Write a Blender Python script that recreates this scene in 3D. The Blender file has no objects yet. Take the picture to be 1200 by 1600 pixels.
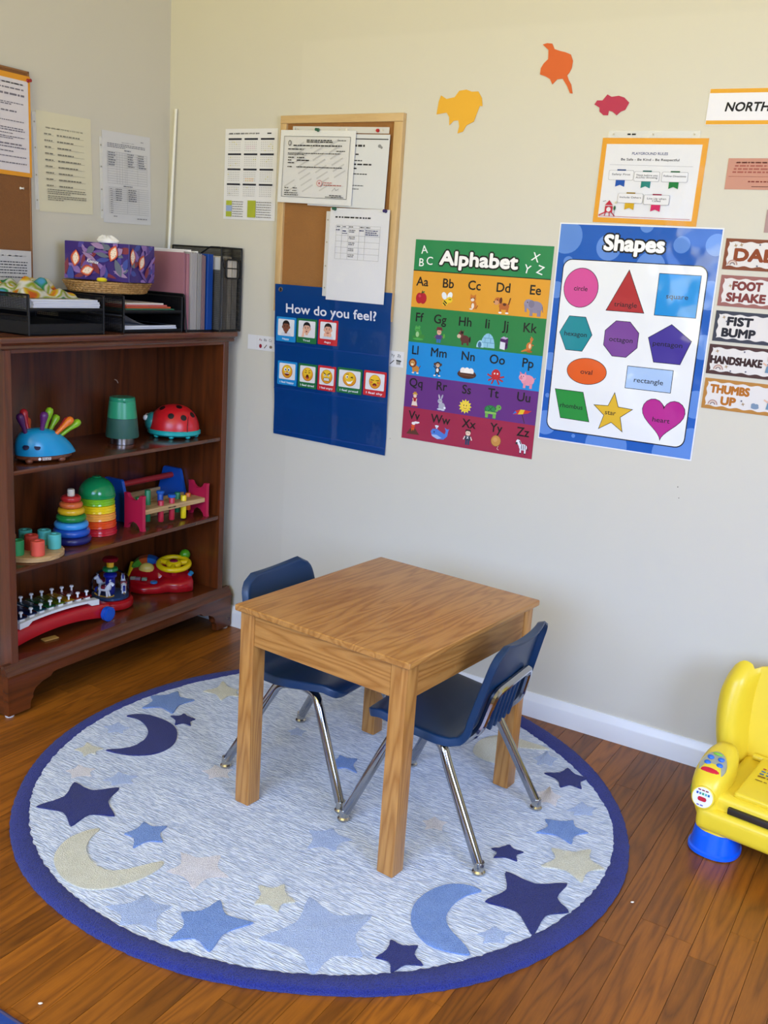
import bpy, bmesh, math, random
from math import sin, cos, pi, radians, sqrt, atan2
from mathutils import Vector, Matrix

S = bpy.context.scene
COL = S.collection
rng = random.Random(7)

# ------------------------------------------------------------------ camera
cam = bpy.data.cameras.new('camera')
cam.sensor_fit = 'VERTICAL'; cam.sensor_height = 24.0; cam.sensor_width = 18.0
cam.lens = 1518.2358 / 1600 * 24.0
cam.clip_start = 0.02
co = bpy.data.objects.new('camera', cam); COL.objects.link(co)
YAW, PIT, ROL = 0.5274, 0.2419, -0.0681
_f = Vector((-sin(YAW) * cos(PIT), cos(YAW) * cos(PIT), -sin(PIT)))
_r = Vector((cos(YAW), sin(YAW), 0)); _d = _f.cross(_r)
_r2 = cos(ROL) * _r + sin(ROL) * _d; _d2 = -sin(ROL) * _r + cos(ROL) * _d
mw = Matrix((( _r2.x, -_d2.x, -_f.x), (_r2.y, -_d2.y, -_f.y), (_r2.z, -_d2.z, -_f.z))).to_4x4()
mw.translation = Vector((2.5077, -2.6602, 1.3049))
co.matrix_world = mw
S.camera = co

# ------------------------------------------------------------------ light and exposure
S.view_settings.view_transform = 'Standard'; S.view_settings.look = 'None'
S.view_settings.gamma = 1.0; S.view_settings.use_curve_mapping = False
S.view_settings.exposure = 0.0
w = bpy.data.worlds.new('daylight'); S.world = w; w.use_nodes = True
w.node_tree.nodes['Background'].inputs[0].default_value = (0.62, 0.76, 1.0, 1)
w.node_tree.nodes['Background'].inputs[1].default_value = 0.2

def area(name, loc, tgt, sx, sy, power, color, spread=180):
    l = bpy.data.lights.new(name, 'AREA'); l.shape = 'RECTANGLE'; l.size = sx; l.size_y = sy
    l.energy = power; l.color = color; l.spread = radians(spread)
    o = bpy.data.objects.new(name, l); COL.objects.link(o); o.location = loc
    o.rotation_euler = (Vector(tgt) - Vector(loc)).to_track_quat('-Z', 'Y').to_euler()
    return o
# daylight through the wide window behind the camera: sky from above, garden bounce from below
area('window_sky', (1.95, -4.62, 1.62), (1.85, -1.6, -1.4), 2.5, 1.30, 80 * 1.24, (0.371, 0.548, 1.0), 110)
area('window_ground', (1.95, -4.62, 1.30), (1.7, -1.6, 4.5), 2.5, 1.0, 80 * 1.27, (1.0, 0.92, 0.40), 110)
# a second window in the wall on the right
area('side_window_sky', (4.52, -2.5, 1.55), (1.6, -0.2, 0.2), 1.3, 1.25, 40 * 1.12, (0.475, 0.616, 1.0), 110)

# ------------------------------------------------------------------ helpers
def lin(c):
    if isinstance(c, str):
        c = c.lstrip('#'); c = [int(c[i:i + 2], 16) / 255 for i in (0, 2, 4)]
    return tuple((x / 12.92 if x <= 0.04045 else ((x + 0.055) / 1.055) ** 2.4) for x in c)

_mats = {}
def mat(name, c, rough=0.5, metal=0.0, spec=0.5, coat=0.0, bump=None, var=0.0, sub=0.0, alpha=1.0, trans=0.0):
    """Plain procedural material: base colour with faint noise variation and fine bump."""
    if name in _mats: return _mats[name]
    m = bpy.data.materials.new(name); m.use_nodes = True; nt = m.node_tree; b = nt.nodes['Principled BSDF']
    r, g, bl = lin(c)
    b.inputs['Base Color'].default_value = (r, g, bl, 1); b.inputs['Roughness'].default_value = rough
    b.inputs['Metallic'].default_value = metal; b.inputs['Specular IOR Level'].default_value = spec
    b.inputs['Coat Weight'].default_value = coat; b.inputs['Coat Roughness'].default_value = 0.12
    b.inputs['Alpha'].default_value = alpha; b.inputs['Transmission Weight'].default_value = trans
    tc = nt.nodes.new('ShaderNodeTexCoord')
    if var > 0:
        n = nt.nodes.new('ShaderNodeTexNoise'); n.inputs['Scale'].default_value = 9; n.inputs['Detail'].default_value = 4
        mr = nt.nodes.new('ShaderNodeMapRange'); mr.inputs[3].default_value = 1 - var; mr.inputs[4].default_value = 1 + var
        mx = nt.nodes.new('ShaderNodeMix'); mx.data_type = 'RGBA'; mx.blend_type = 'MULTIPLY'; mx.inputs[0].default_value = 1
        mx.inputs[6].default_value = (r, g, bl, 1)
        nt.links.new(tc.outputs['Object'], n.inputs['Vector']); nt.links.new(n.outputs[0], mr.inputs[0])
        nt.links.new(mr.outputs[0], mx.inputs[7]); nt.links.new(mx.outputs[2], b.inputs['Base Color'])
    if bump:
        n = nt.nodes.new('ShaderNodeTexNoise'); n.inputs['Scale'].default_value = bump[0]; n.inputs['Detail'].default_value = 3
        bp = nt.nodes.new('ShaderNodeBump'); bp.inputs['Strength'].default_value = bump[1]; bp.inputs['Distance'].default_value = 0.002
        nt.links.new(tc.outputs['Object'], n.inputs['Vector']); nt.links.new(n.outputs[0], bp.inputs['Height'])
        nt.links.new(bp.outputs[0], b.inputs['Normal'])
    _mats[name] = m
    return m

def plastic(c, rough=0.3):
    return mat('plastic_' + c.lstrip('#') + '_%d' % (rough * 100), c, rough, 0, 0.5, bump=(300, 0.05), var=0.03)

def wood(name, c1, c2, axis, scale=1.0, rough=0.4, coat=0.0, rings=26.0, contrast=1.0, rnd=False):
    """Grain running along axis (0,1,2) in object space: stretched noise bands + fine pores."""
    if name in _mats: return _mats[name]
    m = bpy.data.materials.new(name); m.use_nodes = True; nt = m.node_tree; b = nt.nodes['Principled BSDF']
    N, L = nt.nodes.new, nt.links.new
    tc = N('ShaderNodeTexCoord'); mp = N('ShaderNodeMapping'); sc = [scale] * 3; sc[axis] = scale * 0.085
    mp.inputs['Scale'].default_value = sc
    src = tc.outputs['Object']
    oi = N('ShaderNodeObjectInfo')
    if rnd:
        va = N('ShaderNodeVectorMath'); va.operation = 'MULTIPLY_ADD'
        va.inputs[1].default_value = (37, 61, 23); L(oi.outputs['Random'], va.inputs[0]); L(src, va.inputs[2]); src = va.outputs[0]
    L(src, mp.inputs['Vector'])
    n1 = N('ShaderNodeTexNoise'); n1.inputs['Scale'].default_value = 7; n1.inputs['Detail'].default_value = 2; n1.inputs['Roughness'].default_value = 0.45
    L(mp.outputs[0], n1.inputs['Vector'])
    mu = N('ShaderNodeMath'); mu.operation = 'MULTIPLY'; mu.inputs[1].default_value = rings; L(n1.outputs[0], mu.inputs[0])
    fr = N('ShaderNodeMath'); fr.operation = 'PINGPONG'; fr.inputs[1].default_value = 1.0; L(mu.outputs[0], fr.inputs[0])
    pw = N('ShaderNodeMath'); pw.operation = 'POWER'; pw.inputs[1].default_value = 1.6; L(fr.outputs[0], pw.inputs[0])
    n2 = N('ShaderNodeTexNoise'); n2.inputs['Scale'].default_value = 160; n2.inputs['Detail'].default_value = 3; L(mp.outputs[0], n2.inputs['Vector'])
    mx = N('ShaderNodeMath'); mx.operation = 'MULTIPLY_ADD'; mx.inputs[1].default_value = 0.55; L(n2.outputs[0], mx.inputs[0])
    m5 = N('ShaderNodeMath'); m5.operation = 'MULTIPLY'; m5.inputs[1].default_value = 0.62 * contrast; L(pw.outputs[0], m5.inputs[0]); L(m5.outputs[0], mx.inputs[2])
    mixc = N('ShaderNodeMix'); mixc.data_type = 'RGBA'; mixc.inputs[6].default_value = (*lin(c1), 1); mixc.inputs[7].default_value = (*lin(c2), 1)
    L(mx.outputs[0], mixc.inputs[0]); out = mixc.outputs[2]
    if rnd:
        mr = N('ShaderNodeMapRange'); mr.inputs[3].default_value = 0.70; mr.inputs[4].default_value = 1.30; L(oi.outputs['Random'], mr.inputs[0])
        mm = N('ShaderNodeMix'); mm.data_type = 'RGBA'; mm.blend_type = 'MULTIPLY'; mm.inputs[0].default_value = 1
        L(out, mm.inputs[6]); L(mr.outputs[0], mm.inputs[7]); out = mm.outputs[2]
    L(out, b.inputs['Base Color'])
    b.inputs['Roughness'].default_value = rough; b.inputs['Coat Weight'].default_value = coat; b.inputs['Coat Roughness'].default_value = 0.1
    bp = N('ShaderNodeBump'); bp.inputs['Strength'].default_value = 0.10; bp.inputs['Distance'].default_value = 0.001
    L(mx.outputs[0], bp.inputs['Height']); L(bp.outputs[0], b.inputs['Normal'])
    _mats[name] = m
    return m

def ink(name, rough, coat=0.0, wave=0.0, spec=0.5):
    """Flat print: colours come from the mesh attribute 'ink'."""
    if name in _mats: return _mats[name]
    m = bpy.data.materials.new(name); m.use_nodes = True; nt = m.node_tree; b = nt.nodes['Principled BSDF']
    a = nt.nodes.new('ShaderNodeAttribute'); a.attribute_name = 'ink'
    nt.links.new(a.outputs['Color'], b.inputs['Base Color'])
    b.inputs['Roughness'].default_value = rough; b.inputs['Specular IOR Level'].default_value = spec; b.inputs['Coat Weight'].default_value = coat; b.inputs['Coat Roughness'].default_value = 0.08
    if wave:
        tc = nt.nodes.new('ShaderNodeTexCoord'); n = nt.nodes.new('ShaderNodeTexNoise'); n.inputs['Scale'].default_value = 5; n.inputs['Detail'].default_value = 2
        bp = nt.nodes.new('ShaderNodeBump'); bp.inputs['Strength'].default_value = wave; bp.inputs['Distance'].default_value = 0.03
        nt.links.new(tc.outputs['Object'], n.inputs['Vector']); nt.links.new(n.outputs[0], bp.inputs['Height'])
        nt.links.new(bp.outputs[0], b.inputs['Normal']); nt.links.new(bp.outputs[0], b.inputs['Coat Normal'])
    _mats[name] = m
    return m

def link(name, me, parent=None):
    o = bpy.data.objects.new(name, me); COL.objects.link(o)
    if parent is not None: o.parent = parent
    return o

def finish(name, bm, m, parent=None, smooth=35, loc=None):
    me = bpy.data.meshes.new(name)
    bmesh.ops.recalc_face_normals(bm, faces=bm.faces[:])
    bm.to_mesh(me); bm.free()
    if m is not None: me.materials.append(m)
    if smooth:
        me.polygons.foreach_set('use_smooth', [True] * len(me.polygons)); me.set_sharp_from_angle(angle=radians(smooth))
    o = link(name, me, parent)
    if loc: o.location = loc
    return o

def tag(o, label, cat, group=None):
    o['label'] = label; o['category'] = cat
    if group: o['group'] = group
    return o

def thing(name, label, cat, loc=(0, 0, 0), rz=0.0, group=None, rot=None):
    o = bpy.data.objects.new(name, None); COL.objects.link(o); o.empty_display_size = 0.05
    o.location = loc; o.rotation_euler = rot if rot else (0, 0, rz)
    return tag(o, label, cat, group)

def NB(): return bmesh.new()

def box(bm, x0, x1, y0, y1, z0, z1, bev=0.0, seg=2, M=None):
    r = bmesh.ops.create_cube(bm, size=1.0); vs = r['verts']
    for v in vs: v.co = Vector(((x0 + x1) / 2 + v.co.x * (x1 - x0), (y0 + y1) / 2 + v.co.y * (y1 - y0), (z0 + z1) / 2 + v.co.z * (z1 - z0)))
    allv = vs
    if bev > 0:
        es = list({e for v in vs for e in v.link_edges})
        rr = bmesh.ops.bevel(bm, geom=es, offset=bev, segments=seg, affect='EDGES', profile=0.6)
        allv = list({v for f in rr['faces'] for v in f.verts} | {v for v in vs if v.is_valid})
        seen = set(allv); st = list(allv)
        while st:
            v = st.pop()
            for e in v.link_edges:
                o = e.other_vert(v)
                if o not in seen: seen.add(o); st.append(o)
        allv = list(seen)
    if M is not None:
        for v in allv: v.co = M @ v.co
    return allv

def tube(bm, pts, r, n=10, cap=True, closed=False, rad=None):
    pts = [Vector(p) for p in pts]; k = len(pts); rings = []
    t0 = (pts[1] - pts[0]).normalized(); up = Vector((0, 0, 1)) if abs(t0.z) < 0.9 else Vector((1, 0, 0))
    nrm = t0.cross(up).normalized()
    for i, p in enumerate(pts):
        if closed: t = (pts[(i + 1) % k] - pts[i - 1]).normalized()
        else: t = (pts[min(i + 1, k - 1)] - pts[max(i - 1, 0)]).normalized()
        nrm = (nrm - t * nrm.dot(t)).normalized(); bn = t.cross(nrm)
        rr = rad[i] if rad else r
        rings.append([bm.verts.new(p + (nrm * cos(2 * pi * j / n) + bn * sin(2 * pi * j / n)) * rr) for j in range(n)])
    for i in range(k if closed else k - 1):
        a, b = rings[i], rings[(i + 1) % k]
        for j in range(n): bm.faces.new((a[j], a[(j + 1) % n], b[(j + 1) % n], b[j]))
    if cap and not closed:
        bm.faces.new(rings[0][::-1]); bm.faces.new(rings[-1])
    return rings

def fillet(pts, r, n=6):
    """Round the inner corners of a polyline."""
    pts = [Vector(p) for p in pts]; out = [pts[0]]
    for i in range(1, len(pts) - 1):
        a, b, c = pts[i - 1], pts[i], pts[i + 1]
        d1 = min(r, (a - b).length * 0.48); d2 = min(r, (c - b).length * 0.48)
        p0 = b + (a - b).normalized() * d1; p2 = b + (c - b).normalized() * d2
        for k in range(n + 1):
            t = k / n; out.append(p0 * (1 - t) ** 2 + b * 2 * t * (1 - t) + p2 * t * t)
    out.append(pts[-1]); return out

def lathe(bm, prof, n=24, loc=(0, 0, 0), sx=1, sy=1, M=None):
    """prof: list of (radius, z)."""
    rings = []
    for r, z in prof:
        if r < 1e-6: rings.append([bm.verts.new((0, 0, z))])
        else: rings.append([bm.verts.new((r * cos(2 * pi * j / n) * sx, r * sin(2 * pi * j / n) * sy, z)) for j in range(n)])
    for a, b in zip(rings, rings[1:]):
        if len(a) == 1 and len(b) == 1: continue
        for j in range(n):
            if len(a) == 1: bm.faces.new((a[0], b[(j + 1) % n], b[j]))
            elif len(b) == 1: bm.faces.new((a[j], a[(j + 1) % n], b[0]))
            else: bm.faces.new((a[j], a[(j + 1) % n], b[(j + 1) % n], b[j]))
    if len(rings[0]) > 1: bm.faces.new(rings[0][::-1])
    if len(rings[-1]) > 1: bm.faces.new(rings[-1])
    T = Matrix.Translation(loc) if M is None else M
    for rg in rings:
        for v in rg: v.co = T @ v.co
    return rings

def loft(bm, rings, cap=True, closed=True):
    R = [[bm.verts.new(p) for p in rg] for rg in rings]
    for a, b in zip(R, R[1:]):
        n = len(a)
        for j in range(n if closed else n - 1): bm.faces.new((a[j], a[(j + 1) % n], b[(j + 1) % n], b[j]))
    if cap and closed: bm.faces.new(R[0][::-1]); bm.faces.new(R[-1])
    return R

def prism(bm, poly, h0, h1, M=None, bev=0.0, seg=2):
    """poly in XY extruded along Z."""
    lo = [bm.verts.new((x, y, h0)) for x, y in poly]; hi = [bm.verts.new((x, y, h1)) for x, y in poly]; n = len(poly)
    bm.faces.new(lo[::-1]); top = bm.faces.new(hi)
    for j in range(n): bm.faces.new((lo[j], lo[(j + 1) % n], hi[(j + 1) % n], hi[j]))
    vs = lo + hi
    if bev > 0:
        rr = bmesh.ops.bevel(bm, geom=list(top.edges), offset=bev, segments=seg, affect='EDGES', profile=0.5)
        vs = lo + [v for v in hi if v.is_valid] + [v for f in rr['faces'] for v in f.verts]; vs = list(set(vs))
    if M is not None:
        for v in vs: v.co = M @ v.co
    return vs

def ellip(bm, c, r, M=None, seg=16, ring=10):
    T = Matrix.Translation(c) @ Matrix.Diagonal((r[0], r[1], r[2], 1))
    if M is not None: T = M @ T
    bmesh.ops.create_uvsphere(bm, u_segments=seg, v_segments=ring, radius=1.0, matrix=T)

def smooth_closed(pts, n=6):
    """Catmull-Rom through closed 2D points."""
    out = []; k = len(pts)
    for i in range(k):
        p0, p1, p2, p3 = pts[i - 1], pts[i], pts[(i + 1) % k], pts[(i + 2) % k]
        for j in range(n):
            t = j / n
            out.append(tuple(0.5 * (2 * b + (c - a) * t + (2 * a - 5 * b + 4 * c - d) * t * t + (3 * b - a - 3 * c + d) * t ** 3) for a, b, c, d in zip(p0, p1, p2, p3)))
    return out

def rrect(x0, x1, y0, y1, r, n=5):
    out = []
    for cx, cy, a in ((x1 - r, y1 - r, 0), (x0 + r, y1 - r, 90), (x0 + r, y0 + r, 180), (x1 - r, y0 + r, 270)):
        for k in range(n + 1):
            t = radians(a + 90 * k / n); out.append((cx + r * cos(t), cy + r * sin(t)))
    return out

# ---- flat print: coloured polygons on a sheet, lettering included
_txt = {}
def glyphs(s, bold):
    key = (s, bold)
    if key in _txt: return _txt[key]
    cu = bpy.data.curves.new('lettering', 'FONT'); cu.body = s; cu.size = 1; cu.offset = bold; cu.resolution_u = 3; cu.align_x = 'CENTER'; cu.space_line = 0.85
    o = bpy.data.objects.new('lettering', cu); COL.objects.link(o)
    dg = bpy.context.evaluated_depsgraph_get(); ev = o.evaluated_get(dg); me = ev.to_mesh()
    V = [(v.co.x, v.co.y) for v in me.vertices]; F = [tuple(p.vertices) for p in me.polygons]
    ev.to_mesh_clear(); bpy.data.objects.remove(o); bpy.data.curves.remove(cu)
    _txt[key] = (V, F); return _txt[key]

class Print:
    def __init__(s, dz=0.00012, z0=0.0006): s.V = []; s.F = []; s.C = []; s.z = z0; s.dz = dz
    def up(s, n=1): s.z += s.dz * n; return s
    def poly(s, pts, c):
        s.up(); i = len(s.V); s.V += [(x, y, s.z) for x, y in pts]; s.F.append(tuple(range(i, i + len(pts)))); s.C.append(lin(c)); return s
    def rect(s, x0, y0, x1, y1, c): return s.poly([(x0, y0), (x1, y0), (x1, y1), (x0, y1)], c)
    def ell(s, cx, cy, rx, ry=None, c='#000000', rot=0, n=20):
        ry = rx if ry is None else ry; ca, sa = cos(rot), sin(rot)
        return s.poly([(cx + rx * cos(t) * ca - ry * sin(t) * sa, cy + rx * cos(t) * sa + ry * sin(t) * ca) for t in [2 * pi * k / n for k in range(n)]], c)
    def line(s, x0, y0, x1, y1, wd, c):
        dx, dy = x1 - x0, y1 - y0; l = max(1e-9, sqrt(dx * dx + dy * dy)); nx, ny = -dy / l * wd / 2, dx / l * wd / 2
        return s.poly([(x0 + nx, y0 + ny), (x0 - nx, y0 - ny), (x1 - nx, y1 - ny), (x1 + nx, y1 + ny)], c)
    def frame(s, x0, y0, x1, y1, wd, c):
        s.line(x0, y0, x1, y0, wd, c); s.line(x0, y1, x1, y1, wd, c); s.line(x0, y0, x0, y1, wd, c); return s.line(x1, y0, x1, y1, wd, c)
    def text(s, t, cx, cy, h, c, bold=0.0, wfit=None, rot=0, shear=0.0, base=None):
        """Centre at cx; cy is the middle of the capitals (height h); wfit sets the width in metres."""
        # bold: the stroke is thickened by bold x cap height, drawn as shifted copies
        V, F = glyphs(t, 0.0)
        if not V: return s
        xs = [v[0] for v in V]; x0, x1 = min(xs), max(xs); k = h / 0.729; kx = k if wfit is None else wfit / (x1 - x0)
        mx = (x0 + x1) / 2; ca, sa = cos(rot), sin(rot); s.up()
        nl = t.count('\n'); yo = 0.364 - 0.85 * nl / 2; b = bold * h * 0.5; nb = 8 if bold > 0.12 else 6 if bold > 0.04 else 4
        for q in range(nb if bold > 0 else 1):
            ox, oy = (b * cos(2 * pi * q / nb + 0.4), b * sin(2 * pi * q / nb + 0.4)) if bold > 0 else (0, 0); i = len(s.V)
            for x, y in V:
                u = (x - mx) * kx + shear * (y - yo) * k + ox; v = (y - yo) * k + oy
                s.V.append((cx + u * ca - v * sa, cy + u * sa + v * ca, s.z + q * 2e-6))
            for f in F: s.F.append(tuple(i + a for a in f)); s.C.append(lin(c))
        return s
    def words(s, x0, x1, y, h, c, r=None, fill=0.8):
        """A line of print too small to read: short dashes."""
        r = r or rng; x = x0
        while x < x1 - h:
            l = h * r.uniform(1.2, 4.5); l = min(l, x1 - x); s.z -= s.dz; s.rect(x, y - h / 2, x + l, y + h / 2, c); x += l + h * r.uniform(0.5, 0.9)
        s.up(); return s
    def draw(s, items, cx, cy, k, ky=None):
        ky = k if ky is None else ky
        for it in items:
            if it[0] == 'e': s.ell(cx + it[1] * k, cy + it[2] * ky, it[3] * k, it[4] * ky, it[5], it[6] if len(it) > 6 else 0, 14)
            elif it[0] == 'l': s.line(cx + it[1] * k, cy + it[2] * ky, cx + it[3] * k, cy + it[4] * ky, it[5] * k, it[6])
            else: s.poly([(cx + x * k, cy + y * ky) for x, y in it[1]], it[2])
        return s
    def build(s, name, parent, m):
        me = bpy.data.meshes.new(name); me.from_pydata(s.V, [], s.F)
        a = me.color_attributes.new('ink', 'FLOAT_COLOR', 'CORNER'); buf = []
        for p, c in zip(me.polygons, s.C): buf += [c[0], c[1], c[2], 1.0] * p.loop_total
        a.data.foreach_set('color', buf); me.materials.append(m)
        return link(name, me, parent)

PAPER = ink('paper_print', 0.6, spec=0.2); GLOSS = ink('laminated_print', 0.28, 0.1, 0.3, 0.4); VINYL = ink('vinyl_print', 0.3, 0.2)
BACK = (pi / 2, 0, 0); LEFT = (pi / 2, 0, pi / 2)

def sheet(name, label, cat, loc, rot, wd, ht, c, tilt=0.0, rough=0.55, th=0.0006, group=None, m=None, curl=0.0):
    """A sheet on a wall: local x right, y up, z out of the wall; the origin is its lower left corner."""
    o = thing(name, label, cat, loc, 0, group, rot)
    if tilt: o.rotation_euler = (Matrix.Rotation(0, 4, 'X') @ o.rotation_euler.to_matrix().to_4x4() @ Matrix.Rotation(tilt, 4, 'Z')).to_euler()
    bm = NB(); box(bm, 0, wd, 0, ht, 0, th)
    finish('sheet', bm, m or mat('paper_%s_%d' % (c.lstrip('#'), rough * 100), c, max(0.45, rough), spec=0.2, bump=(60, 0.05)), o, 0)
    return o

def film(name, rough, fac, bump=None):
    """Thin clear plastic: mostly see-through, with a glossy surface reflection."""
    m = bpy.data.materials.new(name); m.use_nodes = True; nt = m.node_tree; N, L = nt.nodes.new, nt.links.new; nt.nodes.remove(nt.nodes['Principled BSDF'])
    g = N('ShaderNodeBsdfGlossy'); g.inputs['Roughness'].default_value = rough; t = N('ShaderNodeBsdfTransparent'); mx = N('ShaderNodeMixShader')
    lw = N('ShaderNodeFresnel'); lw.inputs[0].default_value = 1.14; ad = N('ShaderNodeMath'); ad.operation = 'ADD'; ad.inputs[1].default_value = fac; L(lw.outputs[0], ad.inputs[0]); L(ad.outputs[0], mx.inputs[0])
    if bump:
        tc = N('ShaderNodeTexCoord'); n = N('ShaderNodeTexNoise'); n.inputs['Scale'].default_value = bump[0]; n.inputs['Detail'].default_value = 2; bp = N('ShaderNodeBump'); bp.inputs['Strength'].default_value = bump[1]; bp.inputs['Distance'].default_value = 0.02
        L(tc.outputs['Object'], n.inputs['Vector']); L(n.outputs[0], bp.inputs['Height']); L(bp.outputs[0], g.inputs['Normal'])
    L(t.outputs[0], mx.inputs[1]); L(g.outputs[0], mx.inputs[2]); L(mx.outputs[0], nt.nodes['Material Output'].inputs[0]); return m
FILM = film('clear_film', 0.12, 0.0, (9, 0.3))
def sleeve(parent, x0, x1, y0, y1, z=0.0004, side=None):
    """Clear punched margin of a plastic page protector."""
    bm = NB(); box(bm, x0, x1, y0, y1, z, z + 0.0004); f = finish('plastic_sleeve', bm, mat('sleeve_plastic', '#f2f0e8', 0.2, 0, 0.5, alpha=0.55), parent, 0)
    p = Print(z0=0.001)
    if side == 'v':
        for k in (0.1, 0.36, 0.64, 0.9): p.ell((x0 + x1) / 2, y0 + (y1 - y0) * k, 0.0026, 0.0026, '#8d8672', n=10)
    elif side == 'h':
        for k in (0.06, 0.5, 0.94): p.ell(x0 + (x1 - x0) * k, (y0 + y1) / 2, 0.0026, 0.0026, '#b5ae98', n=10)
    if side: p.build('punched_hole', f, PAPER)
    return f

def pin(parent, x, y, c, z=0.001, k=1.0):
    bm = NB(); lathe(bm, [(0.0055, 0), (0.0055, 0.0015), (0.0032, 0.003), (0.0028, 0.008), (0.0048, 0.010), (0.0048, 0.0125), (0, 0.013)], 14)
    for v in bm.verts: v.co.z *= k
    return finish('push_pin', bm, plastic(c), parent, loc=(x, y, z))

MXZ = Matrix(((1, 0, 0, 0), (0, 0, 1, 0), (0, 1, 0, 0), (0, 0, 0, 1)))
MYZ = Matrix(((0, 0, 1, 0), (1, 0, 0, 0), (0, 1, 0, 0), (0, 0, 0, 1)))

# ================================================================== ROOM
RX, RY, RZ = 4.6, -4.8, 2.5
def struct(o): o['kind'] = 'structure'; return o

def wall_mat():
    m = bpy.data.materials.new('wall_paint'); m.use_nodes = True; nt = m.node_tree; b = nt.nodes['Principled BSDF']; N, L = nt.nodes.new, nt.links.new
    tc = N('ShaderNodeTexCoord'); sp = N('ShaderNodeSeparateXYZ'); L(tc.outputs['Object'], sp.inputs[0])
    n = N('ShaderNodeTexNoise'); n.inputs['Scale'].default_value = 1.6; n.inputs['Detail'].default_value = 3; L(tc.outputs['Object'], n.inputs['Vector'])
    # a slightly paler area on the back wall (x > 0.55, below 1.98 m)
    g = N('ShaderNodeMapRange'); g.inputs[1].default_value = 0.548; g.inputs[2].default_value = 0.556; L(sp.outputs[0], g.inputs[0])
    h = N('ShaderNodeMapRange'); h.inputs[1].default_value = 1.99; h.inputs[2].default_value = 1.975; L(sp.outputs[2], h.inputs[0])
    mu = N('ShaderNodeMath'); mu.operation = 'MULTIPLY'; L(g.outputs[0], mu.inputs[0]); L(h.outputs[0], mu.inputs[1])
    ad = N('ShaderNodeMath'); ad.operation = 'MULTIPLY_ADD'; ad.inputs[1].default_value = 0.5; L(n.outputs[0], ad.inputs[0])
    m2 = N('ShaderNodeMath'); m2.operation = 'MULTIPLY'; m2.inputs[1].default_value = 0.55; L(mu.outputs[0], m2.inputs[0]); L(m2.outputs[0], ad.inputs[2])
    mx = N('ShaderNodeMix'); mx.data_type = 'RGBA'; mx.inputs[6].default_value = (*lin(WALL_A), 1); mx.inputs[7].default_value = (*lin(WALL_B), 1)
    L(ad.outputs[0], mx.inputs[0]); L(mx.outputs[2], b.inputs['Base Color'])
    b.inputs['Roughness'].default_value = 0.6; b.inputs['Specular IOR Level'].default_value = 0.3
    n2 = N('ShaderNodeTexNoise'); n2.inputs['Scale'].default_value = 220; L(tc.outputs['Object'], n2.inputs['Vector'])
    bp = N('ShaderNodeBump'); bp.inputs['Strength'].default_value = 0.08; bp.inputs['Distance'].default_value = 0.001; L(n2.outputs[0], bp.inputs['Height']); L(bp.outputs[0], b.inputs['Normal'])
    return m
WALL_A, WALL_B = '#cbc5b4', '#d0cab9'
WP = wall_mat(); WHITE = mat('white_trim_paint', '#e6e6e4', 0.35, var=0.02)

def wallbox(name, *bs):
    bm = NB()
    for b in bs: box(bm, *b)
    return struct(finish(name, bm, WP, None, 0))
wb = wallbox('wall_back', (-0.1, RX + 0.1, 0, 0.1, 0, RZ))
wallbox('wall_left', (-0.1, 0, RY - 0.1, 0, 0, RZ))
wallbox('wall_right', (RX, RX + 0.1, RY - 0.1, -3.2, 0, RZ), (RX, RX + 0.1, -1.8, 0, 0, RZ), (RX, RX + 0.1, -3.2, -1.8, 0, 0.9), (RX, RX + 0.1, -3.2, -1.8, 2.2, RZ))
wallbox('wall_front', (0, 0.65, RY - 0.1, RY, 0, RZ), (3.25, RX, RY - 0.1, RY, 0, RZ), (0.65, 3.25, RY - 0.1, RY, 0, 0.75), (0.65, 3.25, RY - 0.1, RY, 2.3, RZ))
bm = NB(); box(bm, -0.1, RX + 0.1, RY - 0.1, 0.1, RZ, RZ + 0.08); struct(finish('ceiling', bm, mat('ceiling_paint', '#e9e6dc', 0.7), None, 0))
def window(name, x0, x1, z0, z1, M, nx):
    bm = NB(); t = 0.05
    for b in ((x0, x1, z0, z0 + t), (x0, x1, z1 - t, z1), (x0, x0 + t, z0, z1), (x1 - t, x1, z0, z1)): box(bm, b[0], b[1], -0.03, 0.03, b[2], b[3], M=M)
    for k in range(1, nx):
        x = x0 + (x1 - x0) * k / nx; box(bm, x - 0.02, x + 0.02, -0.02, 0.02, z0 + t, z1 - t, M=M)
    box(bm, x0 + t, x1 - t, -0.018, 0.018, (z0 + z1) / 2 - 0.02, (z0 + z1) / 2 + 0.02, M=M)
    return struct(finish(name, bm, WHITE, None, 0))
window('window_1', 0.65, 3.25, 0.75, 2.3, Matrix.Translation((0, RY - 0.05, 0)), 3)
window('window_2', -3.2, -1.8, 0.9, 2.2, Matrix.Translation((RX + 0.05, 0, 0)) @ Matrix.Rotation(pi / 2, 4, 'Z'), 2)

bprof = [(0, 0), (-0.014, 0), (-0.014, 0.050), (-0.0125, 0.056), (-0.010, 0.060), (-0.009, 0.066), (-0.006, 0.071), (-0.005, 0.077), (0, 0.077)]
bm = NB(); prism(bm, bprof, 0.0, RX, MYZ); struct(finish('baseboard_back', bm, WHITE, None, 30))
bm = NB(); prism(bm, [(-a, b) for a, b in bprof], RY, -0.015, MXZ); struct(finish('baseboard_left', bm, WHITE, None, 30))

# small nail holes in the back wall
for x, z, r in ((1.882, 0.787, 0.0016), (1.889, 0.757, 0.0014), (0.962, 0.789, 0.0013)):
    bm = NB(); prism(bm, [(r * cos(t), r * sin(t)) for t in [k * pi / 4 for k in range(8)]], 0, 0.0004, Matrix.Translation((x, -0.0004, z)) @ MXZ)
    finish('nail_hole', bm, mat('dark_hole', '#5f564a', 0.8), wb, 0)

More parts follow.
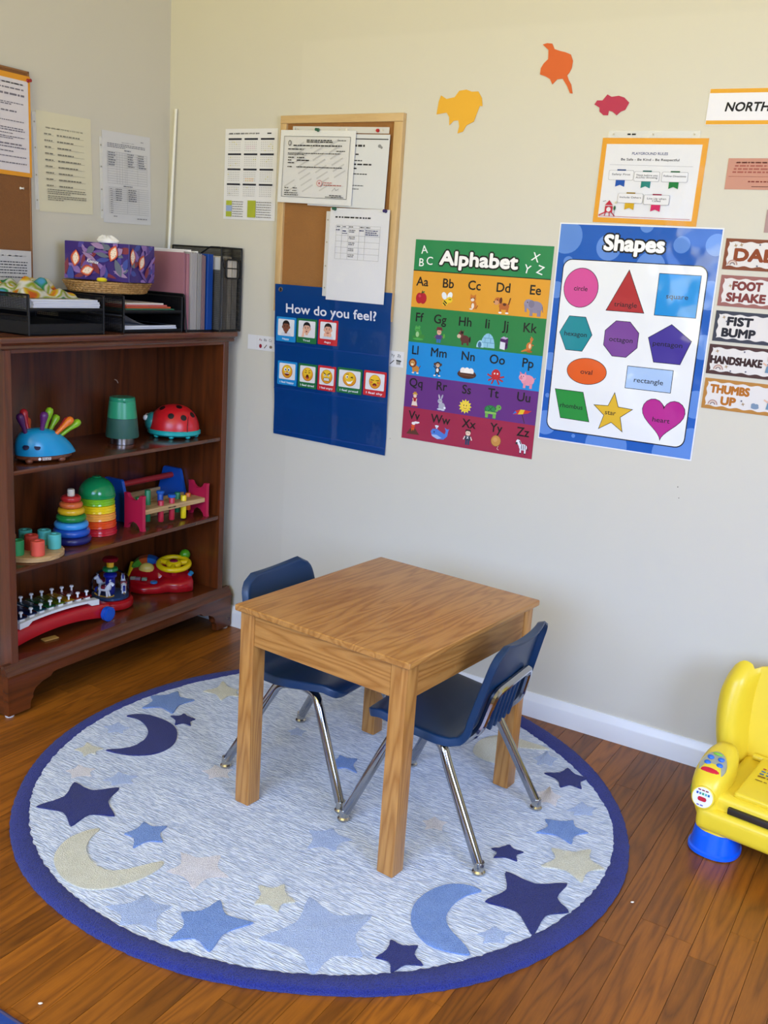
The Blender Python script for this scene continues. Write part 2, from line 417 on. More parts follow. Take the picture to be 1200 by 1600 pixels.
# ------------------------------------------------------------------ oak strip floor
OAK = wood('oak_strip', '#985815', '#63360e', 1, 2.0, 0.36, 0.06, 22, 0.85, rnd=True)
OAK.node_tree.nodes['Principled BSDF'].inputs['Specular IOR Level'].default_value = 0.35
bm = NB(); box(bm, 0, RX, RY, 0, -0.06, -0.004)
floor = struct(finish('floor', bm, mat('floor_base', '#2a1608', 0.7), None, 0))
PW = 0.0572
def plank_into(bm, x, y, l, g=0.00012, c=0.00035):
    b = box(bm, x + g, x + PW - g, y + g, y + l - g, -0.004, 0)
    for v in b:
        if v.co.z > -0.001:
            v.co.x += c if v.co.x < x + PW / 2 else -c
            v.co.y += c if v.co.y < y + l / 2 else -c
LENS = (0.55, 0.78, 0.97, 1.24, 1.58); pmesh = {}
for l in LENS:
    bm = NB(); plank_into(bm, 0, 0, l); me = bpy.data.meshes.new('plank'); bm.to_mesh(me); bm.free(); me.materials.append(OAK); pmesh[l] = me
far = NB(); fr = random.Random(3); n_pl = 0
for i in range(int(RX / PW)):
    x = i * PW; y = 0.0; first = fr.uniform(0.15, 0.9)
    while y > RY + 0.05:
        l = fr.choice(LENS)
        if y == 0.0:
            # cut first plank so that the joints stagger
            l0 = round(first, 2)
            if x < 3.0:
                bm = NB(); plank_into(bm, 0, 0, l0); o = finish('plank', bm, OAK, floor, 0); o.location = (x, -l0, 0); n_pl += 1
            else: plank_into(far, x, -l0, l0)
            y -= l0; continue
        l = min(l, y - RY)
        if x < 3.0 and y > -2.1 and l in pmesh and n_pl < 298:
            o = link('plank', pmesh[l], floor); o.location = (x, y - l, 0); n_pl += 1
        else: plank_into(far, x, y - l, l)
        y -= l
o = finish('far_planks', far, OAK, floor, 0); o['kind'] = 'stuff'

# ================================================================== RUG
def pile_mat(name, c1, c2, streak=False, sc=420):
    m = bpy.data.materials.new(name); m.use_nodes = True; nt = m.node_tree; b = nt.nodes['Principled BSDF']; N, L = nt.nodes.new, nt.links.new
    tc = N('ShaderNodeTexCoord'); mp = N('ShaderNodeMapping'); L(tc.outputs['Object'], mp.inputs['Vector'])
    if streak: mp.inputs['Scale'].default_value = (0.16, 1.0, 1.0); mp.inputs['Rotation'].default_value = (0, 0, radians(-2))
    n = N('ShaderNodeTexNoise'); n.inputs['Scale'].default_value = sc; n.inputs['Detail'].default_value = 2; L(mp.outputs[0], n.inputs['Vector'])
    n2 = N('ShaderNodeTexNoise'); n2.inputs['Scale'].default_value = 38; n2.inputs['Detail'].default_value = 3; L(mp.outputs[0], n2.inputs['Vector'])
    r = N('ShaderNodeMapRange'); r.inputs[1].default_value = 0.36; r.inputs[2].default_value = 0.64; L(n.outputs[0], r.inputs[0])
    ad = N('ShaderNodeMath'); ad.operation = 'MULTIPLY_ADD'; ad.inputs[1].default_value = 0.55; L(n2.outputs[0], ad.inputs[0])
    h = N('ShaderNodeMath'); h.operation = 'MULTIPLY'; h.inputs[1].default_value = 0.72; L(r.outputs[0], h.inputs[0]); L(h.outputs[0], ad.inputs[2])
    mx = N('ShaderNodeMix'); mx.data_type = 'RGBA'; mx.inputs[6].default_value = (*lin(c1), 1); mx.inputs[7].default_value = (*lin(c2), 1)
    L(ad.outputs[0], mx.inputs[0]); L(mx.outputs[2], b.inputs['Base Color'])
    b.inputs['Roughness'].default_value = 0.9; b.inputs['Specular IOR Level'].default_value = 0.1; b.inputs['Sheen Weight'].default_value = 0.15
    bp = N('ShaderNodeBump'); bp.inputs['Strength'].default_value = 0.8; bp.inputs['Distance'].default_value = 0.004; L(ad.outputs[0], bp.inputs['Height']); L(bp.outputs[0], b.inputs['Normal'])
    return m
PILE = {'field': pile_mat('rug_field_pile', '#8d9cb8', '#dde2ea', True, 330), 'navy': pile_mat('rug_navy_pile', '#141b54', '#252f7a'),
        'border': pile_mat('rug_border_pile', '#1a2260', '#2b368c'), 'blue': pile_mat('rug_blue_pile', '#5676b4', '#86a4d8'),
        'pale': pile_mat('rug_pale_pile', '#95a8d0', '#bccbe6'), 'cream': pile_mat('rug_cream_pile', '#c4bd9d', '#e8e3cd'), 'blush': pile_mat('rug_blush_pile', '#c6bfc0', '#eee8e6')}
rug = thing('round_rug', 'round pale blue tufted rug with stars, moons and a navy border', 'rug', (1.245, -0.71, 0))
OUT = [0.7628, 0.0264, -0.0306, 0.0023, -0.0075, 0.012, -0.0037, 0.0012, 0.0005, -0.0019, 0.0001]
INN = [0.7186, 0.0197, -0.0263, 0.0012, -0.0104, 0.018, -0.0043, 0.0033, 0.0081, -0.0024, 0.0028]
def fser(c, t): return c[0] + sum(c[2 * k - 1] * cos(k * t) + c[2 * k] * sin(k * t) for k in range(1, 6))
wob = random.Random(5); NR = 540
wv = [[wob.uniform(-1, 1) for _ in range(NR)] for _ in range(2)]
def rrad(k):
    t = 2 * pi * k / NR
    r = fser(OUT, t) + 0.0015 * sin(9 * t + 1) + 0.0012 * wv[0][k]
    if sin(t) > 0.1: r = min(r, (0.71 - 0.018) / sin(t))
    return t, r
bm = NB(); prof = []
for k in range(NR):
    t, ro = rrad(k); ri = min(fser(INN, t), ro - 0.028) + 0.0022 * wv[1][k]
    prof.append([(ri, 0.009), (ri + 0.004, 0.0125), (ro - 0.012, 0.0132), (ro - 0.003, 0.0105), (ro, 0.006), (ro - 0.001, 0.0006)])
R = [[bm.verts.new((r * cos(2 * pi * k / NR), r * sin(2 * pi * k / NR), z)) for r, z in prof[k]] for k in range(NR)]
for k in range(NR):
    a, b = R[k], R[(k + 1) % NR]
    for j in range(5): bm.faces.new((a[j], b[j], b[j + 1], a[j + 1]))
finish('border', bm, PILE['border'], rug, 60)
bm = NB(); rings = []
for q in (1.0, 0.8, 0.6, 0.4, 0.2):
    rings.append([bm.verts.new(((prof[k][0][0] + 0.006) * q * cos(2 * pi * k / NR), (prof[k][0][0] + 0.006) * q * sin(2 * pi * k / NR), 0.0105)) for k in range(0, NR, 3)])
for a, b in zip(rings, rings[1:]):
    for j in range(len(a)): bm.faces.new((a[j], a[(j + 1) % len(a)], b[(j + 1) % len(a)], b[j]))
bm.faces.new(rings[-1])
lo = [bm.verts.new((v.co.x, v.co.y, 0.0006)) for v in rings[0]]
for j in range(len(lo)): bm.faces.new((rings[0][j], rings[0][(j + 1) % len(lo)], lo[(j + 1) % len(lo)], lo[j]))
finish('field', bm, PILE['field'], rug, 30)
STARS= {'navy': [[(0.784, -1.267), (0.767, -1.128), (0.88, -1.076), (0.971, -1.18), (0.922, -1.276)], [(0.698, -0.711), (0.719, -0.673), (0.773, -0.68), (0.792, -0.722), (0.751, -0.747)], [(1.72, -1.168), (1.777, -1.15), (1.815, -1.196), (1.772, -1.254), (1.723, -1.235)], [(1.81, -0.814), (1.95, -0.769), (1.991, -0.87), (1.955, -0.994), (1.819, -0.95)], [(1.778, -0.712), (1.821, -0.721), (1.823, -0.766), (1.769, -0.788), (1.748, -0.756)], [(1.756, -0.266), (1.825, -0.288), (1.831, -0.358), (1.779, -0.387), (1.71, -0.339)]], 'blue': [[(0.6, -0.731), (0.56, -0.65), (0.601, -0.568), (0.688, -0.583), (0.7, -0.699)], [(1.033, -1.221), (1.034, -1.156), (1.093, -1.134), (1.132, -1.191), (1.094, -1.252)], [(1.367, -1.27), (1.476, -1.286), (1.46, -1.411), (1.37, -1.435), (1.328, -1.351)], [(1.802, -0.555), (1.866, -0.515), (1.919, -0.546), (1.901, -0.624), (1.807, -0.63)], [(1.217, -0.598), (1.271, -0.585), (1.314, -0.655), (1.254, -0.669), (1.216, -0.644)]], 'pale': [[(1.187, -1.429), (1.231, -1.344), (1.308, -1.34), (1.337, -1.422), (1.261, -1.455)], [(1.504, -1.146), (1.655, -1.117), (1.709, -1.245), (1.656, -1.348), (1.499, -1.329)], [(0.816, -1.084), (0.815, -1.024), (0.877, -1.006), (0.893, -1.045), (0.854, -1.088)], [(0.597, -0.874), (0.61, -0.825), (0.666, -0.831), (0.677, -0.872), (0.64, -0.896)], [(1.358, -0.946), (1.402, -0.903), (1.474, -0.916), (1.467, -0.986), (1.404, -1.018)], [(1.853, -1.053), (1.875, -1.0), (1.918, -0.999), (1.916, -1.043), (1.877, -1.072)], [(1.651, -0.278), (1.67, -0.204), (1.717, -0.227), (1.718, -0.289), (1.679, -0.31)], [(1.83, -0.486), (1.849, -0.41), (1.899, -0.415), (1.898, -0.463), (1.855, -0.496)], [(1.018, -0.574), (1.029, -0.534), (1.068, -0.534), (1.075, -0.574), (1.043, -0.592)]], 'cream': [[(0.642, -1.018), (0.636, -0.967), (0.702, -0.966), (0.708, -1.0), (0.692, -1.027)], [(1.434, -1.247), (1.4, -1.188), (1.444, -1.149), (1.503, -1.187), (1.491, -1.237)], [(1.862, -0.665), (1.946, -0.61), (2.003, -0.67), (1.975, -0.758), (1.87, -0.754)], [(0.658, -0.527), (0.656, -0.426), (0.741, -0.45), (0.774, -0.483), (0.748, -0.542)]], 'blush': [[(1.207, -1.272), (1.181, -1.194), (1.266, -1.145), (1.34, -1.201), (1.303, -1.284)], [(0.707, -1.108), (0.708, -1.06), (0.765, -1.048), (0.789, -1.085), (0.751, -1.125)], [(1.558, -0.75), (1.576, -0.709), (1.618, -0.713), (1.625, -0.76), (1.585, -0.782)], [(0.978, -0.896), (0.985, -0.847), (1.045, -0.833), (1.067, -0.879), (1.024, -0.916)], [(1.727, -0.448), (1.752, -0.388), (1.801, -0.421), (1.808, -0.484), (1.759, -0.503)]]}
MOONS= {'navy': [[(0.71, -0.968), (0.775, -0.951), (0.82, -0.913), (0.833, -0.867), (0.82, -0.818), (0.777, -0.767), (0.717, -0.744), (0.636, -0.751), (0.605, -0.789), (0.644, -0.784), (0.69, -0.799), (0.732, -0.833), (0.754, -0.883), (0.744, -0.932)]], 'cream': [[(0.977, -1.238), (0.954, -1.286), (0.96, -1.337), (0.99, -1.382), (1.047, -1.412), (1.101, -1.417), (1.141, -1.401), (1.173, -1.36), (1.19, -1.313), (1.193, -1.267), (1.181, -1.247), (1.156, -1.288), (1.131, -1.329), (1.09, -1.345), (1.046, -1.333), (1.009, -1.307), (0.989, -1.275)], [(1.508, -0.356), (1.492, -0.296), (1.503, -0.237), (1.548, -0.201), (1.617, -0.197), (1.676, -0.2), (1.631, -0.23), (1.582, -0.254), (1.566, -0.286), (1.575, -0.327), (1.599, -0.359), (1.558, -0.375)]], 'blue': [[(1.802, -0.915), (1.762, -0.92), (1.728, -0.948), (1.708, -0.998), (1.708, -1.052), (1.73, -1.1), (1.765, -1.129), (1.807, -1.14), (1.871, -1.119), (1.85, -1.097), (1.804, -1.071), (1.779, -1.038), (1.774, -0.99), (1.784, -0.949)]]}
def star_poly(tips, inner=0.47):
    cx = sum(p[0] for p in tips) / 5; cy = sum(p[1] for p in tips) / 5; R0 = sum(sqrt((x - cx) ** 2 + (y - cy) ** 2) for x, y in tips) / 5; pts = []
    for i in range(5):
        a, b = tips[i], tips[(i + 1) % 5]; mx, my = (a[0] + b[0]) / 2 - cx, (a[1] + b[1]) / 2 - cy; l = sqrt(mx * mx + my * my) or 1
        pts += [a, (cx + mx / l * R0 * inner, cy + my / l * R0 * inner)]
    out = []
    for i in range(10):
        a, b = pts[i], pts[(i + 1) % 10]
        for k in range(5):
            t = k / 5; j = R0 * 0.012 if k else 0
            out.append((a[0] * (1 - t) + b[0] * t + wob.uniform(-j, j), a[1] * (1 - t) + b[1] * t + wob.uniform(-j, j)))
    # soften the corners a little
    n = len(out); return [((out[i - 1][0] + 2 * out[i][0] + out[(i + 1) % n][0]) / 4, (out[i - 1][1] + 2 * out[i][1] + out[(i + 1) % n][1]) / 4) for i in range(n)]
def rug_piece(name, poly, key, h=0.0140):
    bm = NB(); prism(bm, [(x - 1.245, y + 0.71) for x, y in poly], 0.009, h, None, 0.0025, 2)
    o = finish(name, bm, PILE[key], rug, 40); o['label'] = {'navy': 'navy', 'blue': 'mid blue', 'pale': 'pale blue', 'cream': 'cream', 'blush': 'off-white'}[key] + ' ' + name; return o
for key, l in STARS.items():
    for tips in l: rug_piece('star', star_poly(tips), key, 0.0113 if key in ('blush', 'pale') else 0.0140)
for key, l in MOONS.items():
    for pl in l: rug_piece('moon', smooth_closed(pl, 4), key)

# ================================================================== TABLE
PINE = ('#c28c49', '#966026')
PX, PY, PZ = [wood('table_wood_%d' % a, PINE[0], PINE[1], a, 1.9, 0.36, 0.10, 30, 1.0) for a in range(3)]
table = thing('activity_table', 'small light brown wooden table standing on the star rug', 'table', (1.4068, -0.6959, 0), -0.088)
TW, TD, TH, TT, TL, TO, FZ = 0.503, 0.581, 0.5256, 0.0155, 0.043, 0.011, 0.0112
bm = NB(); box(bm, -TW / 2, TW / 2, -TD / 2, TD / 2, TH - TT, TH, 0.0045, 3); finish('tabletop', bm, PY, table)
ax, ay = TW / 2 - TO - TL / 2, TD / 2 - TO - TL / 2
for sx in (-1, 1):
    for sy in (-1, 1):
        bm = NB(); box(bm, -TL / 2, TL / 2, -TL / 2, TL / 2, FZ, TH - TT, 0.003, 2); finish('leg', bm, PZ, table, loc=(sx * ax, sy * ay, 0))
for s in (-1, 1):
    bm = NB(); box(bm, -ax + TL / 2, ax - TL / 2, -0.009, 0.009, TH - TT - 0.079, TH - TT, 0.0015, 1); finish('apron', bm, PX, table, loc=(0, s * (ay + TL / 2 - 0.011), 0))
    bm = NB(); box(bm, -0.009, 0.009, -ay + TL / 2, ay - TL / 2, TH - TT - 0.079, TH - TT, 0.0015, 1); finish('apron', bm, PY, table, loc=(s * (ax + TL / 2 - 0.011), 0, 0))

# ================================================================== SCHOOL CHAIRS
NAVYP = mat('navy_shell_plastic', '#0d3155', 0.36, 0, 0.5, bump=(700, 0.12), var=0.06)
CHROME = mat('chrome', '#a4a5a9', 0.09, 1.0)
GLIDE = mat('nickel_glide', '#bdbab2', 0.22, 1.0)
def make_chair(label, loc, rz):
    t = thing('school_chair', label, 'chair', loc, rz, 'school chairs at the table')
    path = [(0.152, 0.308), (0.144, 0.317), (0.130, 0.321), (0.105, 0.322), (0.06, 0.316), (0.01, 0.309), (-0.04, 0.304), (-0.072, 0.305), (-0.098, 0.316), (-0.114, 0.338), (-0.123, 0.37), (-0.133, 0.41), (-0.143, 0.45), (-0.153, 0.49), (-0.160, 0.515), (-0.1635, 0.528), (-0.1655, 0.536)]
    path = [(p[0], p[1] - 0.008) for p in path]
    P = [Vector((p[0], 0, p[1])) for p in path]; seg = [0]
    for a, b in zip(P, P[1:]): seg.append(seg[-1] + (b - a).length)
    tot = seg[-1]; bm = NB(); NT = 18; grid = []; ns = 44
    for i in range(ns + 1):
        s = tot * i / ns
        j = max(k for k in range(len(seg)) if seg[k] <= s + 1e-9); j = min(j, len(seg) - 2); f = (s - seg[j]) / (seg[j + 1] - seg[j])
        c = P[j].lerp(P[j + 1], f); q = s / tot
        wd = 0.157 + 0.006 * sin(pi * min(1, q / 0.6)) if q < 0.55 else 0.163 - 0.024 * ((q - 0.55) / 0.45)
        if s < 0.035: wd -= 0.035 - sqrt(max(0, 0.035 ** 2 - (0.035 - s) ** 2))
        if tot - s < 0.04: wd -= 0.04 - sqrt(max(0, 0.04 ** 2 - (0.04 - (tot - s)) ** 2))
        back = max(0, min(1, (q - 0.5) / 0.15)); row = []
        for k in range(NT + 1):
            u = -1 + 2 * k / NT
            row.append(bm.verts.new((c.x + back * 0.010 * u * u, u * wd, c.z + (1 - back) * 0.008 * u * u * min(1, s / 0.05))))
        grid.append(row)
    for a, b in zip(grid, grid[1:]):
        for k in range(NT): bm.faces.new((a[k], a[k + 1], b[k + 1], b[k]))
    bmesh.ops.recalc_face_normals(bm, faces=bm.faces[:]); bm.normal_update()
    if grid[ns // 4][NT // 2].normal.z < 0:
        for f in bm.faces: f.normal_flip()
        bm.normal_update()
    # turned-down rim all round the edge
    loop = grid[0][:] + [g[-1] for g in grid[1:-1]] + grid[-1][::-1] + [g[0] for g in grid[1:-1]][::-1]
    n = len(loop); rim = []
    for i, v in enumerate(loop):
        t_ = (loop[(i + 1) % n].co - loop[i - 1].co).normalized(); out = t_.cross(v.normal).normalized()
        rim.append(bm.verts.new(v.co - v.normal * 0.019 + out * 0.0025))
    for i in range(n): bm.faces.new((loop[i], loop[(i + 1) % n], rim[(i + 1) % n], rim[i]))
    bmesh.ops.recalc_face_normals(bm, faces=bm.faces[:]); bm.normal_update()
    if grid[ns // 4][NT // 2].normal.z < 0:
        for f in bm.faces: f.normal_flip()
    ce = [e for i in range(n) for e in loop[i].link_edges if e.other_vert(loop[i]) is loop[(i + 1) % n]]
    bmesh.ops.bevel(bm, geom=list(set(ce)), offset=0.005, segments=3, affect='EDGES', profile=0.5, clamp_overlap=True)
    bmesh.ops.solidify(bm, geom=bm.faces[:], thickness=0.005)
    shell = finish('seat_shell', bm, NAVYP, t, 50)
    bm = NB()
    for y in (-0.052, -0.026, 0, 0.026, 0.052):
        box(bm, -0.006, 0.006, y - 0.005, y + 0.005, -0.05, 0.05, 0.003, 2, M=Matrix.Translation((-0.133, 0, 0.350)) @ Matrix.Rotation(radians(-12), 4, 'Y'))
    finish('back_rib', bm, NAVYP, shell, 40)
    bm = NB()
    up = [(-0.045, 0.11, 0.279), (-0.085, 0.112, 0.279), (-0.128, 0.112, 0.322), (-0.150, 0.100, 0.412), (-0.150, -0.100, 0.412), (-0.128, -0.112, 0.322), (-0.085, -0.112, 0.279), (-0.045, -0.11, 0.279)]
    tube(bm, fillet(up, 0.025), 0.0100, 10); finish('back_support', bm, CHROME, t)
    for sy in (-1, 1):
        for X, fx, nm in ((0.088, 0.181, 'leg'), (-0.066, -0.181, 'leg')):
            d = 1 if fx > 0 else -1
            bm = NB(); tube(bm, fillet([(X - d * 0.075, sy * 0.112, 0.277), (X - d * 0.02, sy * 0.132, 0.277), (X, sy * 0.142, 0.238), (fx - d * 0.004, sy * 0.168, FZ + 0.024)], 0.038, 8), 0.0118, 12)
            lg = finish(nm, bm, CHROME, t)
            bm = NB(); lathe(bm, [(0.0135, 0), (0.0155, 0.002), (0.0155, 0.006), (0.012, 0.010), (0.0115, 0.028), (0.0110, 0.029)], 16, M=Matrix.Translation((fx, sy * 0.170, FZ + 0.0005)) @ Matrix.Rotation(-d * radians(7), 4, 'Y') if False else Matrix.Translation((fx, sy * 0.169, FZ + 0.0006)))
            finish('glide', bm, GLIDE, lg)
    bm = NB()
    for x in (0.03, -0.02): tube(bm, [(x, -0.112, 0.279), (x, 0.112, 0.279)], 0.008, 8)
    finish('crossbar', bm, CHROME, t)
    return t
make_chair('navy school chair in front of the table, its back towards the yellow chair', (1.5865, -0.693, 0), pi + 0.005)
make_chair('navy school chair tucked under the far side of the table by the bookcase', (1.1975, -0.668, 0), 0.005)

# ================================================================== BOOKCASE
MAH = ('#6c3413', '#40200d')
MH = [wood('mahogany_%d' % a, MAH[0], MAH[1], a, 1.3, 0.27, 0.30 if a == 1 else 0.10, 14, 0.8) for a in range(3)]
bc = thing('bookcase', 'dark reddish brown wooden bookcase with three open shelves in the corner', 'bookcase', (0.18, -0.513, 0))
BCO = Vector((0.18, -0.513, 0))
def bpart(name, bm, m, sm=35, parent=None):
    for v in bm.verts: v.co -= BCO
    return finish(name, bm, m, parent or bc, sm)
bm = NB(); box(bm, 0.014, 0.352, -0.986, -0.028, 1.056, 1.074, 0.006, 3); bpart('top_panel', bm, MH[1])
bm = NB(); prism(bm, [(0.02, 1.040), (0.340, 1.040), (0.3425, 1.044), (0.341, 1.050), (0.347, 1.0555), (0.02, 1.0555)], -0.979, -0.036, MXZ); bpart('top_moulding', bm, MH[1])
for y0, y1 in ((-0.968, -0.944), (-0.084, -0.058)):
    bm = NB(); box(bm, 0.02, 0.338, y0, y1, 0.10, 1.040, 0.0015, 1); bpart('side_panel', bm, MH[2])
bm = NB(); box(bm, 0.02, 0.030, -0.944, -0.084, 0.10, 1.040); bk = bpart('back_panel', bm, MH[2], 0)
bm = NB(); tube(bm, [(0.0, 0, 0), (0.004, 0.006, -0.003), (0.006, 0.010, -0.012)], 0.0015, 6); finish('wood_chip', bm, mat('bare_wood', '#b99c80', 0.6), bk, loc=(0.034 - BCO.x, -0.287 - BCO.y, 0.890))
bm = NB(); box(bm, 0.322, 0.337, -0.944, -0.084, 1.030, 1.040, 0.001, 1); bpart('top_rail', bm, MH[1])
for z0, z1 in ((0.699, 0.712), (0.418, 0.432)):
    bm = NB(); box(bm, 0.030, 0.335, -0.944, -0.084, z0, z1, 0.003, 2); bpart('shelf', bm, MH[1])
bm = NB(); box(bm, 0.030, 0.338, -0.944, -0.084, 0.142, 0.160, 0.001, 1); bpart('bottom_shelf', bm, MH[1])
# moulded base with bracket feet
bm = NB(); prism(bm, [(0.325, 0.120), (0.354, 0.120), (0.355, 0.128), (0.350, 0.133), (0.348, 0.143), (0.341, 0.149), (0.339, 0.157), (0.325, 0.157)], -0.996, -0.022, MXZ); bpart('base_moulding', bm, MH[1])
def bracket(l, r, h, fw):
    a = [(fw, 0.0), (fw + 0.002, 0.030), (fw + 0.012, 0.042), (fw + 0.010, 0.052), (fw + 0.020, 0.066), (fw + 0.045, 0.078), (fw + 0.075, 0.084), (fw + 0.085, 0.094), (fw + 0.10, 0.096)]
    return [(l, 0.008)] + [(l + x, max(z, 0.008)) for x, z in a] + [(r - x, max(z, 0.008)) for x, z in a[::-1]] + [(r, 0.008), (r, h), (l, h)]
bm = NB(); prism(bm, bracket(-0.994, -0.024, 0.122, 0.075), 0.330, 0.352, MYZ, 0.0); bpart('front_plinth', bm, MH[1], 30)
for y in (-0.994, -0.044):
    pl = [(0.03, 0.008), (0.09, 0.008), (0.10, 0.05), (0.13, 0.085), (0.16, 0.094), (0.20, 0.094), (0.23, 0.085), (0.26, 0.05), (0.268, 0.008), (0.330, 0.008), (0.330, 0.122), (0.03, 0.122)]
    bm = NB(); prism(bm, pl, y, y + 0.02, MXZ); bpart('side_plinth', bm, MH[0], 30)
for x in (0.06, 0.335):
    for y in (-0.978, -0.040):
        bm = NB(); lathe(bm, [(0.012, 0), (0.013, 0.003), (0.012, 0.008)], 14, (x, y, 0)); bpart('floor_glide', bm, mat('white_felt', '#d8d4cc', 0.8))

# ------------------------------------------------------------------ things on top of the bookcase
BLK = mat('black_tray_metal', '#08080a', 0.5, 0, 0.4)
def wires(bm, o, u, v, nu, nv, th):
    """A grid of thin square wires spanned by vectors u, v from corner o."""
    o, u, v = Vector(o), Vector(u), Vector(v); n = u.cross(v).normalized() * th / 2
    for cnt, a, b in ((nu, u, v), (nv, v, u)):
        h = a.normalized() * th / 2
        for k in range(cnt + 1):
            p = o + a * k / cnt; q = p + b
            vs = [bm.verts.new(c) for c in (p - h - n, p + h - n, p + h + n, p - h + n, q - h - n, q + h - n, q + h + n, q - h + n)]
            for f in ((0, 1, 5, 4), (1, 2, 6, 5), (2, 3, 7, 6), (3, 0, 4, 7)): bm.faces.new([vs[i] for i in f])
def letter_tray(label, x0, x1, y0, y1, z0, levels, front=True):
    cx, cy = (x0 + x1) / 2, (y0 + y1) / 2; t = thing('letter_tray', label, 'letter tray', (cx, cy, z0), 0, 'black letter trays on the bookcase')
    X, Y = (x1 - x0) / 2, (y1 - y0) / 2
    for k, (f, top) in enumerate(levels):
        bm = NB(); box(bm, -X, X, -Y, Y, f, f + 0.003); box(bm, -X, -X + 0.003, -Y, Y, f, top); box(bm, X - 0.004, X, -Y, Y, f, f + 0.010, 0.001, 1)
        if k == 0 and front: box(bm, X - 0.006, X - 0.003, -Y, Y, f, f + 0.030); box(bm, -X, X, -Y, -Y + 0.002, f, f + 0.036); box(bm, -X, X, Y - 0.002, Y, f, f + 0.036)
        sh = finish('tray_base', bm, BLK, t, 0)
        bm = NB()
        for s in (-1, 1): wires(bm, (-X, s * (Y - 0.001), f), (2 * X, 0, 0), (0, 0, top - f), 70, 10, 0.0013)
        m = finish('wire_mesh', bm, BLK, sh, 0); m['kind'] = 'stuff'
        bm = NB(); tube(bm, [(X, -Y, top), (-X, -Y, top), (-X, Y, top), (X, Y, top)], 0.0028, 6); finish('rim_wire', bm, BLK, t)
    H = levels[-1][1]
    for sx in (-1, 1):
        for sy in (-1, 1):
            bm = NB(); box(bm, -0.004, 0.004, -0.0025, 0.0025, 0, H, 0.001, 1); finish('post', bm, BLK, t, 0, (sx * (X - 0.003), sy * (Y - 0.002), 0))
    return t
ZT = 1.0745
letter_tray('two-tier black letter tray nearest the bookcase left end, holding white paper', 0.035, 0.332, -0.880, -0.612, ZT, ((0, 0.050), (0.064, 0.108)))
letter_tray('two-tier black letter tray under the wicker basket, holding coloured folders', 0.035, 0.318, -0.523, -0.268, ZT, ((0, 0.046), (0.058, 0.108)), False)
def slab(name, label, cat, x0, x1, y0, y1, z0, z1, c, group, jag=0.0, rz=0.0, rough=0.6, n=1):
    t = thing(name, label, cat, ((x0 + x1) / 2, (y0 + y1) / 2, z0), rz, group); X, Y = (x1 - x0) / 2, (y1 - y0) / 2; h = (z1 - z0) / n; r = random.Random(hash(label) % 1000 if False else len(label) * 7)
    for k in range(n):
        bm = NB(); dx, dy = r.uniform(-jag, jag), r.uniform(-jag, jag); box(bm, -X + dx, X + dx, -Y + dy, Y + dy, k * h + 0.0002, (k + 1) * h, 0.0004, 1)
        finish('paper_sheaf' if n > 1 else 'cover', bm, mat('stock_' + c.lstrip('#'), c, rough, var=0.04), t, 0)
    return t
slab('paper_stack', 'thick stack of white paper in the upper tier of the left letter tray', 'paper', 0.06, 0.322, -0.862, -0.628, ZT + 0.0675, ZT + 0.096, '#c9ccd6', None, 0.006, 0, 0.6, 5)
slab('paper_stack', 'dark binder lying in the lower tier of the left letter tray', 'paper', 0.06, 0.318, -0.866, -0.630, ZT + 0.0035, ZT + 0.030, '#15161a', None, 0.002, 0, 0.5, 2)
for k, (c, nm, h) in enumerate((('#1f5c78', 'teal', 0.006), ('#2c6a4c', 'green', 0.004), ('#b5502c', 'orange', 0.006), ('#c4635a', 'salmon', 0.005), ('#d8d2cc', 'white', 0.005))):
    z = ZT + 0.0615 + sum((0.006, 0.004, 0.006, 0.005, 0.005)[:k]); slab('file_folder', nm + ' folder in the upper tier of the tray under the basket', 'folder', 0.06 - k * 0.003, 0.310 - k * 0.004, -0.510 + 0.006 * k, -0.282 - 0.012 * k, z, z + h - 0.0002, c, 'coloured folders in the tray', 0, 0.01 * (k % 3 - 1))
slab('paper_stack', 'short stack of white paper in the lower tier under the coloured folders', 'paper', 0.06, 0.306, -0.508, -0.284, ZT + 0.0035, ZT + 0.020, '#cfd2da', None, 0.005, 0, 0.6, 3)
# loose sheet curling up at its left end
t = thing('loose_sheet', 'white sheet with a curled-up end in the lower tier under the folders', 'paper', (0.19, -0.40, ZT + 0.0206)); bm = NB()
gr = [[bm.verts.new((x, y, 0.0004 + 0.030 * max(0, (-(y) - 0.0) / 0.10) ** 1.6)) for y in [-0.10 + 0.018 * j for j in range(12)]] for x in (-0.11, 0.112)]
for j in range(11): bm.faces.new((gr[0][j], gr[1][j], gr[1][j + 1], gr[0][j + 1]))
bmesh.ops.solidify(bm, geom=bm.faces[:], thickness=0.0004); finish('sheet', bm, mat('stock_cfd2da', '#cfd2da'), t)

